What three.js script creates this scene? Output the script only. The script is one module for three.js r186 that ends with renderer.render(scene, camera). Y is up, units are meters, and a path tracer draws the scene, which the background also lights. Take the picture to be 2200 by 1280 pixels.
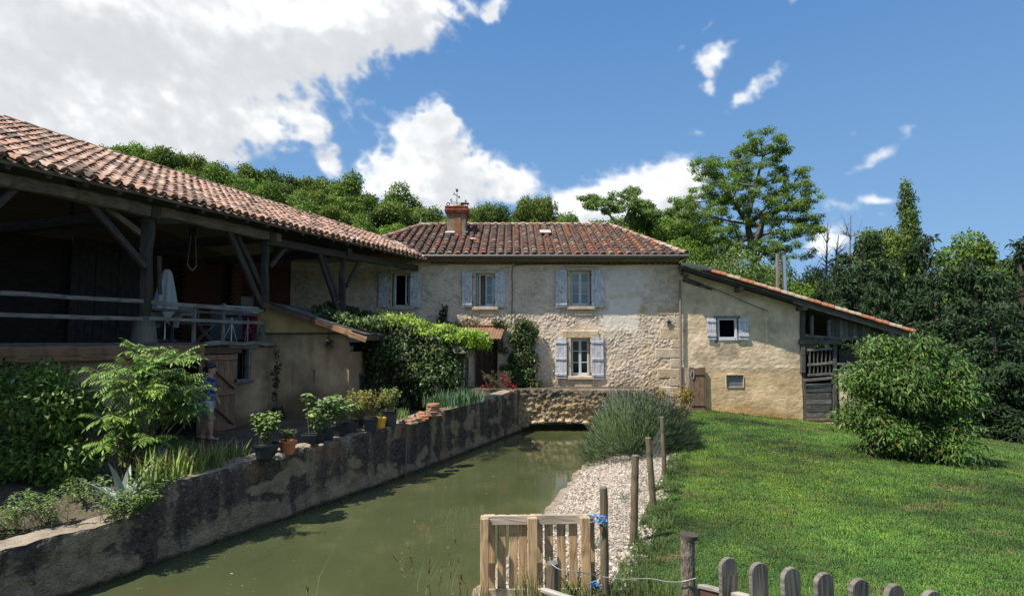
import * as THREE from 'three';
import { mergeGeometries } from 'three/addons/utils/BufferGeometryUtils.js';
import { MarchingCubes } from 'three/addons/objects/MarchingCubes.js';
import { TextGeometry } from 'three/addons/geometries/TextGeometry.js';
import { FontLoader } from 'three/addons/loaders/FontLoader.js';

// ---------- camera, sky, sun, exposure ----------
const scene = new THREE.Scene();
const EYE = 3.04, F = 1282, PITCH = Math.atan(92 / 1282);       // eye height over the water; focal length in photo pixels
const camera = new THREE.PerspectiveCamera(2 * Math.atan(640 / F) * 180 / Math.PI, 2200 / 1280, 0.1, 2000);
camera.position.set(0, EYE, 0);
camera.rotation.x = PITCH;
const renderer = new THREE.WebGLRenderer({ antialias: true });
renderer.toneMapping = THREE.LinearToneMapping;
renderer.toneMappingExposure = 1.3;
renderer.shadowMap.enabled = true;
const SUNDIR = new THREE.Vector3(-0.52, 1, 0.31).normalize();
const sun = new THREE.DirectionalLight(new THREE.Color(1, 0.94, 0.84), 5.0);
sun.position.copy(SUNDIR).multiplyScalar(80).add(new THREE.Vector3(0, 0, -20));
sun.target.position.set(0, 0, -20); scene.add(sun, sun.target);
sun.castShadow = true; sun.shadow.mapSize.set(4096, 4096); sun.shadow.radius = 1;
Object.assign(sun.shadow.camera, { left: -60, right: 60, top: 60, bottom: -60, near: 1, far: 220 });
const SKY_LIGHT = 1.0;

// ---------- small helpers ----------
const V = (x, y, z) => new THREE.Vector3(x, y, z);
const { lerp, clamp } = THREE.MathUtils;
const smoothstep = (x, a, b) => { const t = Math.min(1, Math.max(0, (x - a) / (b - a))); return t * t * (3 - 2 * t); };
function rng(seed) { let s = seed | 0; return () => { s = (s + 0x6d2b79f5) | 0; let t = Math.imul(s ^ (s >>> 15), 1 | s); t = (t + Math.imul(t ^ (t >>> 7), 61 | t)) ^ t; return ((t ^ (t >>> 14)) >>> 0) / 4294967296; }; }
const sp = Math.sin(PITCH), cp = Math.cos(PITCH);
function ray(X, Y) { const u = 640 - Y; return V(X - 1100, F * sp + u * cp, -F * cp + u * sp); }
function at(X, Y, d) { const r = ray(X, Y); return V(r.x * d / -r.z, EYE + r.y * d / -r.z, -d); }         // the spot seen there, d metres ahead
function onY(X, Y, y) { const r = ray(X, Y), t = (y - EYE) / r.y; return V(r.x * t, y, r.z * t); }          // the spot seen there on level y
// value/gradient noise
const PERM = new Uint8Array(512); { const r = rng(7), p = [...Array(256).keys()]; for (let i = 255; i > 0; i--) { const j = Math.floor(r() * (i + 1)); [p[i], p[j]] = [p[j], p[i]]; } for (let i = 0; i < 512; i++) PERM[i] = p[i & 255]; }
const GX = new Float32Array(256), GY = new Float32Array(256); for (let i = 0; i < 256; i++) { GX[i] = Math.cos(i / 256 * 6.2832); GY[i] = Math.sin(i / 256 * 6.2832); }
function noise(x, y, per = 256) {
  const x0 = Math.floor(x), y0 = Math.floor(y), fx = x - x0, fy = y - y0;
  const X0 = ((x0 % per) + per) % per & 255, X1 = (((x0 + 1) % per) + per) % per & 255, Y0 = ((y0 % per) + per) % per & 255, Y1 = (((y0 + 1) % per) + per) % per & 255;
  const u = fx * fx * fx * (fx * (fx * 6 - 15) + 10), v = fy * fy * fy * (fy * (fy * 6 - 15) + 10);
  const a = PERM[PERM[X0] + Y0], b = PERM[PERM[X1] + Y0], c = PERM[PERM[X0] + Y1], d = PERM[PERM[X1] + Y1];
  const n0 = GX[a] * fx + GY[a] * fy, n1 = GX[b] * (fx - 1) + GY[b] * fy, n2 = GX[c] * fx + GY[c] * (fy - 1), n3 = GX[d] * (fx - 1) + GY[d] * (fy - 1);
  return (n0 + u * (n1 - n0) + v * (n2 - n0 + u * (n0 - n1 - n2 + n3))) * 1.5;
}
function fbm(x, y, oct = 4, per = 256) { let s = 0, a = 0.5; for (let i = 0; i < oct; i++) { s += a * noise(x, y, per); x *= 2; y *= 2; per *= 2; a *= 0.5; } return s; }
// distance to the nearest and second nearest cell point, and the cell's own number
function cells(x, y, per = 256) {
  const xi = Math.floor(x), yi = Math.floor(y); let d1 = 9, d2 = 9, id = 0;
  for (let j = -1; j <= 1; j++) for (let i = -1; i <= 1; i++) {
    const cx = xi + i, cy = yi + j, h = PERM[PERM[((cx % per) + per) % per & 255] + (((cy % per) + per) % per & 255)], h2 = PERM[h + 91];
    const dx = cx + 0.15 + 0.7 * h / 255 - x, dy = cy + 0.15 + 0.7 * h2 / 255 - y, d = dx * dx + dy * dy;
    if (d < d1) { d2 = d1; d1 = d; id = PERM[h2 + h]; } else if (d < d2) d2 = d;
  }
  return [Math.sqrt(d1), Math.sqrt(d2), id / 255];
}

// ---------- the sky: clear air and fair weather clouds, by direction ----------
{
  const W = 3072, Hh = 1536, data = new Float32Array(W * Hh * 4);
  const dir2 = (X, Y) => { const r = ray(X, Y).normalize(); return [Math.atan2(r.x, -r.z) * 57.2958, Math.asin(r.y) * 57.2958]; };
  const K = 57.2958 / F;
  // [X, Y, half width, half height, strength, turn] of each cloud, as directions
  const blobs = [
    [130, 150, 380, 210, 1.25, 0], [-250, 100, 420, 320, 1.2, 0], [420, 60, 330, 150, 1.15, 0], [430, 165, 150, 88, 0.9, -0.2], [280, 280, 150, 72, 0.82, 0], [760, 15, 230, 80, 1.25, -0.1], [860, 50, 80, 62, 1.0, 0.4], [700, 60, 110, 50, 0.9, -0.4], [990, 15, 60, 30, 0.6, 0], [1062, 12, 45, 32, 0.8, -0.7],
    [545, 280, 80, 40, 1.0, -0.1], [655, 270, 50, 46, 1.05, 0], [688, 352, 46, 46, 1.0, 0.5], [430, 345, 90, 30, 0.55, 0],
    [940, 270, 52, 58, 1.05, 0.2], [905, 335, 95, 80, 1.15, 0], [880, 390, 120, 75, 1.0, 0], [990, 370, 62, 60, 0.85, 0.3], [1040, 342, 40, 22, 0.6, -0.3], [1090, 390, 75, 55, 1.0, 0], [1010, 430, 130, 45, 0.8, 0], [900, 440, 80, 40, 0.6, 0],
    [1440, 400, 90, 58, 1.1, -0.2], [1340, 425, 120, 58, 1.05, -0.15], [1240, 450, 110, 50, 1.0, -0.1], [1400, 470, 140, 50, 0.8, 0],
    [1545, 112, 52, 30, 0.74, -0.3], [1522, 150, 28, 38, 0.72, 0.2], [1516, 192, 26, 24, 0.74, 0], [1655, 168, 56, 26, 0.76, -0.45], [1605, 198, 48, 18, 0.66, -0.5], [1487, 288, 34, 17, 0.74, 0],
    [1885, 340, 48, 24, 0.74, -0.4], [1930, 290, 32, 20, 0.66, 0], [1805, 310, 30, 11, 0.62, -0.6], [1805, 447, 62, 27, 0.8, -0.1], [1900, 420, 44, 17, 0.72, 0], [1790, 512, 50, 30, 0.95, 0], [1690, 8, 36, 15, 0.66, -0.4], [1510, 66, 55, 9, 0.6, -0.5], [1905, 455, 32, 13, 0.6, 0],
    [2300, 330, 120, 40, 0.8, 0], [2500, 150, 170, 70, 0.9, 0],
  ].map(([X, Y, a, b, s, t]) => { const [az, el] = dir2(X, Y); const k = Math.cos((X - 1100) / F * 0.8); return [az, el, a * K * k, b * K * k, s, Math.cos(t), Math.sin(t)]; });
  const frontAt = (az, el) => {
    let m = 0;
    for (const [ba, be, rx, ry, s, c, sn] of blobs) {
      const dx = az - ba, dy = el - be; if (Math.abs(dx) > 3 * rx + ry && Math.abs(dx) > 20) continue;
      const u = (dx * c - dy * sn) / rx, v = (dx * sn + dy * c) / ry, q = u * u + v * v;
      if (q < 5) m = Math.max(m, s * Math.exp(-q * 0.75)) + 0.25 * Math.min(m, s * Math.exp(-q * 0.75));
    }
    return m;
  };
  const wrapN = (x, y, o) => { let s = 0, a = 0.5; for (let i = 0; i < o; i++) { s += a * noise(x + 31 * i, y + 17 * i); x *= 2.03; y *= 2.03; a *= 0.52; } return s; };
  const dens = (az, el, x, y, z, oct) => {
    const f = smoothstep(Math.abs(az), 62, 85), e = smoothstep(el, 42, 58), away = Math.max(f, e);
    const px = az * 0.17 + (y * 3), py = el * 0.21;
    const n = wrapN(px + 40, py + 20, oct); let n2 = 0, ba = 0.5, bx = px * 2.4 + 9, by = py * 2.4; for (let i = 0; i < oct - 1; i++) { n2 += ba * (Math.abs(noise(bx, by)) * 2.2); bx = bx * 2.1 + 5; by = by * 2.1 + 3; ba *= 0.55; }
    let m = 0;
    if (away < 1) m = (1 - away) * (frontAt(az + n * 2.6, el + n * 1.5) * 1.12 - 0.36 + n * 0.42 - n2 * 0.34);
    if (away > 0) { const k = 1 / (Math.max(y, 0.02) + 0.12); const q = wrapN(x * k * 1.6 + 5, z * k * 1.6 + 11, oct); m += away * (q * 1.7 - 0.12); }
    return m;
  };
  for (let row = 0; row < Hh; row++) {
    const up = ((row + 0.5) / Hh - 0.5) * Math.PI, y = Math.sin(up), el = up * 57.2958;
    for (let col = 0; col < W; col++) {
      const rd = ((col + 0.5) / W - 0.5) * 2 * Math.PI, x = Math.cos(rd) * Math.cos(up), z = Math.sin(rd) * Math.cos(up), o = (row * W + col) * 4;
      const t = Math.pow(clamp(y, 0, 1), 0.55);
      let r = lerp(0.30, 0.040, Math.min(1, t * 1.2)), g = lerp(0.50, 0.150, Math.min(1, t * 1.2)), b = lerp(0.72, 0.395, Math.min(1, t * 1.18));
      const sc = Math.max(0, x * SUNDIR.x + y * SUNDIR.y + z * SUNDIR.z), glow = 0.25 * Math.pow(sc, 6);
      r += glow; g += glow; b += glow;
      if (y < 0) { r = 0.16; g = 0.17; b = 0.12; }
      else {
        const az = Math.atan2(x, -z) * 57.2958;
        const d = dens(az, el, x, y, z, 6);
        if (d > -0.04) {
          const a = smoothstep(d, -0.06, 0.42), up2 = dens(az - 1.3, el + 1.8, x, y, z, 5), low = wrapN(az * 0.11 + 70, el * 0.16 + 5, 5);
          const face = clamp(0.55 + (d - up2) * 1.5, 0, 1), base = smoothstep(el, 11, 25) * smoothstep(d, 0.15, 0.6), gq = Math.max(0, base * (0.36 - low * 2.0) + (1 - face) * 0.8 - 0.1 + smoothstep(d, 0.3, 0.9) * 0.12 - wrapN(az * 0.5 + 3, el * 0.7 + 8, 5) * 0.35), grey = gq / (0.55 + gq) * 1.25;
          const lit = lerp(0.84, 0.56, grey * grey * (3 - 2 * grey) * 0.6 + grey * 0.4), haze = smoothstep(el, 18, 2) * 0.10;
          const gb = 1 - lit, cr = lit * (0.99 - gb * 0.08) + glow * 0.2, cg = lit * (1 - gb * 0.03) + glow * 0.2, cb = lit * (1.01 + gb * 0.02) + glow * 0.2, al = a * (1 - haze) * lerp(0.5, 0.98, smoothstep(d, 0.05, 0.5));
          r = lerp(r, cr, al); g = lerp(g, cg, al); b = lerp(b, cb, al);
        }
      }
      data[o] = r; data[o + 1] = g; data[o + 2] = b; data[o + 3] = 1;
    }
  }
  const t = new THREE.DataTexture(data, W, Hh, THREE.RGBAFormat, THREE.FloatType);
  t.mapping = THREE.EquirectangularReflectionMapping; t.magFilter = THREE.LinearFilter; t.minFilter = THREE.LinearFilter; t.needsUpdate = true;
  scene.background = t; scene.environment = t; scene.backgroundIntensity = SKY_LIGHT; scene.environmentIntensity = SKY_LIGHT;
}

// ---------- naming and tagging ----------
const used = new Map();
function numbered(n) { const k = used.get(n) ?? 0; used.set(n, k + 1); return k ? n + '_' + String(k).padStart(3, '0') : n; }
function tag(o, label, category, group) { o.userData.label = label; if (category) o.userData.category = category; if (group) o.userData.group = group; return o; }
function shade(o) { o.castShadow = true; o.receiveShadow = true; return o; }
function thing(name, label, category, pos = [0, 0, 0], turn = 0, group) {
  const o = new THREE.Group(); o.name = numbered(name); o.position.set(...pos); o.rotation.y = turn; scene.add(o); return tag(o, label, category, group);
}
function part(name, geo, mat, parent, label) {                       // one named mesh under a thing or a part
  if (Array.isArray(geo)) geo = merge(geo);
  const o = shade(new THREE.Mesh(geo, mat)); o.name = name; parent.add(o); if (label) o.userData.label = label; return o;
}
function sub(name, parent) { const g = new THREE.Group(); g.name = name; parent.add(g); return g; }
function solo(name, geo, mat, label, category, group) { if (Array.isArray(geo)) geo = merge(geo); const o = shade(new THREE.Mesh(geo, mat)); o.name = numbered(name); scene.add(o); return tag(o, label, category, group); }
function structure(name, geo, mat, label) { if (Array.isArray(geo)) geo = merge(geo); const o = shade(new THREE.Mesh(geo, mat)); o.name = name; o.userData.kind = 'structure'; if (label) o.userData.label = label; scene.add(o); return o; }
function merge(list) {
  const keep = ['position', 'normal', 'uv', 'color'];
  const col = list.some((g) => g.attributes.color);
  return mergeGeometries(list.map((g) => {
    g = g.index ? g.toNonIndexed() : g.clone(); for (const k of Object.keys(g.attributes)) if (!keep.includes(k)) g.deleteAttribute(k);
    const n = g.attributes.position.count;
    if (!g.attributes.normal) g.computeVertexNormals();
    if (!g.attributes.uv) g.setAttribute('uv', new THREE.BufferAttribute(new Float32Array(n * 2), 2));
    if (col && !g.attributes.color) g.setAttribute('color', new THREE.BufferAttribute(new Float32Array(n * 3).fill(1), 3));
    return g;
  }));
}
function copyOf(src, pos, turn, label, scale) { const c = src.clone(); c.userData = { ...src.userData }; c.name = numbered(src.name.replace(/_\d{3}$/, '')); c.position.set(...pos); c.rotation.y = turn; if (scale) c.scale.set(...(scale.length ? scale : [scale, scale, scale])); c.userData.label = label; scene.add(c); return c; }

// ---------- raw geometry builder ----------
class MB {
  constructor() { this.p = []; this.n = []; this.u = []; this.c = []; }
  tri(a, b, c, na, nb, nc, col, uv) {
    this.p.push(a.x, a.y, a.z, b.x, b.y, b.z, c.x, c.y, c.z);
    if (!na) { const e = b.clone().sub(a), f = c.clone().sub(a); na = nb = nc = e.cross(f).normalize(); }
    this.n.push(na.x, na.y, na.z, nb.x, nb.y, nb.z, nc.x, nc.y, nc.z);
    if (col) this.c.push(...col, ...col, ...col);
    if (uv) this.u.push(...uv); else this.u.push(a.x + a.z, a.y, b.x + b.z, b.y, c.x + c.z, c.y);
  }
  quad(a, b, c, d, col, n, uv) { this.tri(a, b, c, n, n, n, col, uv && [uv[0], uv[1], uv[2], uv[3], uv[4], uv[5]]); this.tri(a, c, d, n, n, n, col, uv && [uv[0], uv[1], uv[4], uv[5], uv[6], uv[7]]); }
  geo() {
    const g = new THREE.BufferGeometry(), f = (a, k) => new THREE.BufferAttribute(new Float32Array(a), k);
    g.setAttribute('position', f(this.p, 3)); g.setAttribute('normal', f(this.n, 3)); g.setAttribute('uv', f(this.u, 2)); if (this.c.length) g.setAttribute('color', f(this.c, 3)); return g;
  }
}
function boxUV(g, k = 1, ox = 0, oy = 0) {                           // uv in metres, by the way each face looks
  if (g.index) g = g.toNonIndexed();
  const p = g.attributes.position, n = g.attributes.normal, uv = new Float32Array(p.count * 2);
  for (let i = 0; i < p.count; i++) {
    const ax = Math.abs(n.getX(i)), ay = Math.abs(n.getY(i)), az = Math.abs(n.getZ(i));
    const a = ax > ay && ax > az ? [p.getZ(i), p.getY(i)] : ay > az ? [p.getX(i), p.getZ(i)] : [p.getX(i), p.getY(i)];
    uv[i * 2] = a[0] * k + ox; uv[i * 2 + 1] = a[1] * k + oy;
  }
  g.setAttribute('uv', new THREE.BufferAttribute(uv, 2)); return g;
}
// a box with chamfered edges, uv along its longest side
function cbox(w, h, d, ch = 0.006) {
  const x = w / 2, y = h / 2, z = d / 2, c = Math.min(ch, x * 0.6, y * 0.6, z * 0.6), s = [];
  const pts = [];
  for (const sx of [-1, 1]) for (const sy of [-1, 1]) for (const sz of [-1, 1]) pts.push([V(sx * x, sy * (y - c), sz * (z - c)), V(sx * (x - c), sy * y, sz * (z - c)), V(sx * (x - c), sy * (y - c), sz * z)]);
  const id = (sx, sy, sz) => (sx > 0 ? 4 : 0) + (sy > 0 ? 2 : 0) + (sz > 0 ? 1 : 0), P = (sx, sy, sz, k) => pts[id(sx, sy, sz)][k], m = new MB();
  const face = (q) => { const n = q[1].clone().sub(q[0]).cross(q[2].clone().sub(q[0])); const mid = q.reduce((a, b) => a.clone().add(b), V(0, 0, 0)); if (n.dot(mid) < 0) q.reverse(); if (q.length === 4) m.quad(...q); else m.tri(...q); };
  for (const s1 of [-1, 1]) {
    face([P(s1, -1, -1, 0), P(s1, 1, -1, 0), P(s1, 1, 1, 0), P(s1, -1, 1, 0)]); face([P(-1, s1, -1, 1), P(1, s1, -1, 1), P(1, s1, 1, 1), P(-1, s1, 1, 1)]); face([P(-1, -1, s1, 2), P(1, -1, s1, 2), P(1, 1, s1, 2), P(-1, 1, s1, 2)]);
    for (const s2 of [-1, 1]) {
      face([P(s1, s2, -1, 0), P(s1, s2, 1, 0), P(s1, s2, 1, 1), P(s1, s2, -1, 1)]); face([P(s1, -1, s2, 0), P(s1, 1, s2, 0), P(s1, 1, s2, 2), P(s1, -1, s2, 2)]); face([P(-1, s1, s2, 1), P(1, s1, s2, 1), P(1, s1, s2, 2), P(-1, s1, s2, 2)]);
      for (const s3 of [-1, 1]) face([P(s1, s2, s3, 0), P(s1, s2, s3, 1), P(s1, s2, s3, 2)]);
    }
  }
  const g = m.geo(), p = g.attributes.position, n = g.attributes.normal, uv = g.attributes.uv, long = w >= h && w >= d ? 0 : h >= d ? 1 : 2;
  for (let i = 0; i < p.count; i++) { const a = [p.getX(i), p.getY(i), p.getZ(i)], o = [0, 1, 2].filter((k) => k !== long), q = Math.abs(n.getComponent(i, o[0])) > Math.abs(n.getComponent(i, o[1])) ? o[1] : o[0]; uv.setXY(i, a[q], a[long]); }
  return g;
}
function put(g, x = 0, y = 0, z = 0, rx = 0, ry = 0, rz = 0) { return g.applyMatrix4(new THREE.Matrix4().compose(V(x, y, z), new THREE.Quaternion().setFromEuler(new THREE.Euler(rx, ry, rz, 'YXZ')), V(1, 1, 1))); }
// shifts a texture's start, so that like pieces show different stretches of grain
function shiftUV(g, a, b) { const u = g.attributes.uv; for (let i = 0; i < u.count; i++) u.setXY(i, u.getX(i) + a, u.getY(i) + b); return g; }
// a hewn timber from p to q: eight-sided, a little crooked; w across (towards side), h the other way
function timber(p, q, w, h, seed = 1, rough = 0.012, up = V(0, 1, 0), taper = 1) {
  const r = rng(seed), L = p.distanceTo(q), n = Math.max(2, Math.round(L / 0.35)), dir = q.clone().sub(p).normalize();
  let a = Math.abs(dir.dot(up)) > 0.95 ? V(1, 0, 0) : up.clone(); const sx = dir.clone().cross(a).normalize(), sy = sx.clone().cross(dir).normalize();
  const ring = [[-1, -0.75], [-0.75, -1], [0.75, -1], [1, -0.75], [1, 0.75], [0.75, 1], [-0.75, 1], [-1, 0.75]], R = [], ov = r() * 5, ou = r() * 3;
  for (let i = 0; i <= n; i++) { const t = i / n, k = lerp(1, taper, t), c = p.clone().lerp(q, t).addScaledVector(sx, (r() - 0.5) * 2 * rough * (i % n ? 1 : 0)).addScaledVector(sy, (r() - 0.5) * 2 * rough * (i % n ? 1 : 0)); R.push(ring.map(([u, v]) => c.clone().addScaledVector(sx, u * w / 2 * k + (r() - 0.5) * rough).addScaledVector(sy, v * h / 2 * k + (r() - 0.5) * rough))); }
  const m = new MB();
  for (let i = 0; i < n; i++) for (let k = 0; k < 8; k++) { const j = (k + 1) % 8, u0 = ou + k * (w + h) / 5, u1 = ou + (k + 1) * (w + h) / 5, v0 = ov + L * i / n, v1 = ov + L * (i + 1) / n; m.quad(R[i][k], R[i][j], R[i + 1][j], R[i + 1][k], null, null, [u0, v0, u1, v0, u1, v1, u0, v1]); }
  for (const [i, f] of [[0, 1], [n, 0]]) { const c = R[i].reduce((s, v) => s.add(v), V(0, 0, 0)).divideScalar(8); for (let k = 0; k < 8; k++) { const j = (k + 1) % 8; f ? m.tri(c, R[i][j], R[i][k]) : m.tri(c, R[i][k], R[i][j]); } }
  return m.geo();
}
// a round, tapered limb through points, with radii
function limb(pts, radii, sides = 7, seed = 0, rough = 0) {
  const r = rng(seed), m = new MB(), R = [], N = []; let ref = V(0.13, 0.2, 1).normalize(), len = 0; const vs = [];
  pts.forEach((p, i) => {
    const d = pts[Math.min(i + 1, pts.length - 1)].clone().sub(pts[Math.max(i - 1, 0)]).normalize(), a = d.clone().cross(ref).normalize(), b = a.clone().cross(d).normalize(); ref = b.clone().cross(a).lengthSq() ? d.clone().cross(a).negate().lengthSq() ? ref : ref : ref;
    if (i) len += p.distanceTo(pts[i - 1]); vs.push(len);
    const rr = [], nn = []; for (let k = 0; k < sides; k++) { const t = k / sides * 6.28318, n = a.clone().multiplyScalar(Math.cos(t)).addScaledVector(b, Math.sin(t)); nn.push(n); rr.push(p.clone().addScaledVector(n, radii[i] * (1 + (r() - 0.5) * rough))); } R.push(rr); N.push(nn);
  });
  for (let i = 0; i + 1 < R.length; i++) for (let k = 0; k < sides; k++) {
    const j = (k + 1) % sides, u0 = k / sides * 6.28 * radii[0], u1 = (k + 1) / sides * 6.28 * radii[0];
    m.tri(R[i][k], R[i + 1][j], R[i][j], N[i][k], N[i + 1][j], N[i][j], null, [u0, vs[i], u1, vs[i + 1], u1, vs[i]]); m.tri(R[i][k], R[i + 1][k], R[i + 1][j], N[i][k], N[i + 1][k], N[i + 1][j], null, [u0, vs[i], u0, vs[i + 1], u1, vs[i + 1]]);
  }
  const e = R.length - 1; for (let k = 1; k + 1 < sides; k++) { m.tri(R[e][0], R[e][k + 1], R[e][k]); m.tri(R[0][0], R[0][k], R[0][k + 1]); }
  return m.geo();
}
const tube = (pts, r, sides = 5, seg) => new THREE.TubeGeometry(new THREE.CatmullRomCurve3(pts), seg ?? pts.length * 4, r, sides, false);
const flipN = (g) => g;
// ---------- textures: colour, grain and fine relief only ----------
function dtex(w, h, fn, srgb, rx = 1, ry = 1) {                       // fn(u, v) gives linear colour or one height
  const d = new Uint8Array(w * h * 4), enc = (x) => { x = clamp(x, 0, 1); return 255 * (srgb ? (x < 0.0031308 ? 12.92 * x : 1.055 * Math.pow(x, 1 / 2.4) - 0.055) : x) + 0.5; };
  for (let y = 0, o = 0; y < h; y++) for (let x = 0; x < w; x++, o += 4) { const c = fn((x + 0.5) / w, (y + 0.5) / h); if (c.length) { d[o] = enc(c[0]); d[o + 1] = enc(c[1]); d[o + 2] = enc(c[2]); } else d[o] = d[o + 1] = d[o + 2] = enc(c); d[o + 3] = 255; }
  const t = new THREE.DataTexture(d, w, h, THREE.RGBAFormat); t.wrapS = t.wrapT = THREE.RepeatWrapping; t.magFilter = THREE.LinearFilter; t.minFilter = THREE.LinearMipmapLinearFilter; if (srgb) t.colorSpace = THREE.SRGBColorSpace; t.repeat.set(rx, ry); t.needsUpdate = true; return t;
}
const rep = (t, x, y = x) => { const c = t.clone(); c.repeat.set(x, y); c.needsUpdate = true; return c; };
const T = {};
T.grain = dtex(512, 512, (u, v) => { const w = 0.25 * noise(u * 4, v * 3, 4), a = fbm(u * 48 + w * 6, v * 3, 3, 48), b = noise(u * 12 + w * 5, v * 2, 12), k = Math.max(0, noise(u * 3, v * 6, 3) - 0.35); return 0.76 + a * 0.62 + b * 0.22 - k * 0.6; }, true);
T.grainB = dtex(512, 512, (u, v) => { const w = 0.25 * noise(u * 4, v * 3, 4); return 0.5 + 0.5 * fbm(u * 48 + w * 6, v * 3, 3, 48) + 0.2 * noise(u * 12, v * 2, 12); });
T.mottle = dtex(1024, 1024, (u, v) => { const a = fbm(u * 4, v * 4, 6, 4), b = fbm(u * 16 + 9, v * 16, 4, 16), s = noise(u * 150, v * 150, 150); const l = 0.78 + a * 0.4 + b * 0.2 + s * 0.05; return [l, l * (0.985 + a * 0.05), l * (0.95 + a * 0.12)]; }, true);
T.rough = dtex(1024, 1024, (u, v) => 0.5 + 0.35 * fbm(u * 12, v * 18, 5, 12) + 0.28 * fbm(u * 60, v * 60, 3, 60));
T.fine = dtex(512, 512, (u, v) => 0.5 + 0.5 * fbm(u * 40, v * 40, 4, 40));
T.tile = dtex(512, 512, (u, v) => {                                    // weathered clay with lichen
  const a = fbm(u * 5, v * 5, 5, 5), l = smoothstep(fbm(u * 9 + 3, v * 9, 5, 9), 0.10, 0.32), k = smoothstep(fbm(u * 7 + 11, v * 7 + 4, 4, 7), 0.12, 0.4), f = noise(u * 90, v * 90, 90) * 0.1;
  let c = [0.95 + a * 0.4 + f, 0.92 + a * 0.42 + f, 0.9 + a * 0.42 + f]; c = c.map((x, i) => lerp(x, [0.85, 1.05, 1.15][i] * (0.8 + f), l * 0.5)); return c.map((x, i) => lerp(x, [0.34, 0.42, 0.46][i], k * 0.75) * 0.8);
}, true);
T.bark = dtex(256, 512, (u, v) => { const a = fbm(u * 14, v * 8, 4, 14); return 0.65 + a * 0.7; }, true);
T.barkB = dtex(256, 512, (u, v) => 0.5 + 0.6 * fbm(u * 14, v * 8, 4, 14));
T.lawn = dtex(1024, 1024, (u, v) => { const a = fbm(u * 5, v * 5, 5, 5), b = fbm(u * 40, v * 40, 3, 40), d = smoothstep(fbm(u * 8 + 3, v * 8 + 1, 4, 8), 0.15, 0.42); const g = [0.04 + b * 0.03, 0.085 + a * 0.03 + b * 0.05, 0.014]; return g.map((x, i) => lerp(x, [0.11, 0.09, 0.04][i] * (1 + b), d * 0.7)); }, true);
T.earth = dtex(1024, 1024, (u, v) => { const a = fbm(u * 6, v * 6, 5, 6), b = fbm(u * 50, v * 50, 3, 50), g = smoothstep(fbm(u * 10 + 5, v * 10, 4, 10), 0.18, 0.4); const l = 0.75 + a * 0.5 + b * 0.5; return [lerp(0.115, 0.05, g) * l, lerp(0.09, 0.065, g) * l, lerp(0.06, 0.024, g) * l]; }, true);
T.water = dtex(512, 512, (u, v) => 0.5 + 0.3 * fbm(u * 5, v * 9, 3, 5) + 0.12 * noise(u * 22, v * 34, 22));
// the house front: patches of lime render over rubble, 14.4 m by 5.2 m
const HX0 = -8.2, HX1 = at(1459.5, 700, 22).x, HY0 = 1.0, HY1 = 6.3, ZF = -22;
const patchAt = (x, y, X0, Y0, X1, Y1, soft) => { const a = at(X0, Y1, 22), b = at(X1, Y0, 22), n = fbm(x * 1.7, y * 1.7, 4) * 0.45; const s = (v, lo, hi) => smoothstep(v + n, lo - soft, lo + soft) * smoothstep(-v + n, -hi - soft, -hi + soft); return s(x, a.x, b.x) * s(y, a.y, b.y); };
const limeAt = (x, y) => Math.max(patchAt(x, y, 1300, 640, 1372, 705, 0.1), 0.75 * patchAt(x, y, 1288, 662, 1345, 712, 0.12), 0.8 * patchAt(x, y, 1300, 575, 1385, 632, 0.2), 0.6 * patchAt(x, y, 1225, 690, 1300, 718, 0.2));
T.front = dtex(2048, 768, (u, v) => {
  const x = lerp(HX0, HX1, u), y = lerp(HY0, HY1, v), a = fbm(x * 0.9, y * 0.9, 5), b = fbm(x * 5, y * 7, 4), c = cells(x * 8.6 + b * 0.5, y * 12.5 + b * 0.5), st = smoothstep(c[1] - c[0], 0.04, 0.3);
  const show = 0.3 + 0.7 * smoothstep(fbm(x * 1.6 + 7, y * 1.6, 4) + 0.05 * (3.9 - y), -0.25, 0.2);
  let col = [0.72, 0.565, 0.42].map((k, i) => k * (1 + a * [0.28, 0.3, 0.34][i] + b * 0.16));
  const tone = c[2], stone = tone < 0.12 ? [0.46, 0.36, 0.22] : tone < 0.3 ? [0.62, 0.52, 0.38] : [0.68, 0.59, 0.475];
  col = col.map((k, i) => lerp(k, stone[i] * (0.9 + b * 0.5), st * show * 0.7)); col = col.map((k, i) => k * lerp(1, [0.64, 0.60, 0.55][i], (1 - st) * show * 0.75));
  const l = limeAt(x, y); col = col.map((k, i) => lerp(k, [0.77, 0.69, 0.59][i] * (1 + b * 0.12), l * 0.9));
  const och = Math.max(patchAt(x, y, 1180, 770, 1300, 830, 0.25), patchAt(x, y, 1090, 770, 1170, 815, 0.3), patchAt(x, y, 1215, 700, 1285, 725, 0.08), 0.8 * patchAt(x, y, 1380, 745, 1460, 830, 0.3)); col = col.map((k, i) => lerp(k, k * [1.02, 0.95, 0.84][i], och));
  for (const [X, Y] of [[1380, 665], [1388, 758], [1392, 742], [1238, 700], [1400, 812]]) { const p = at(X, Y, 22), d = Math.hypot(x - p.x, (y - p.y) * 1.4) + b * 0.12; col = col.map((k, i) => lerp(k, [0.5, 0.37, 0.18][i], 0.75 * smoothstep(d, 0.22, 0.08))); }
  const dirt = smoothstep(y + a * 0.5, 1.75, 1.2); return col.map((k, i) => k * lerp(1, [0.72, 0.68, 0.6][i], dirt));
}, true);
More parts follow.
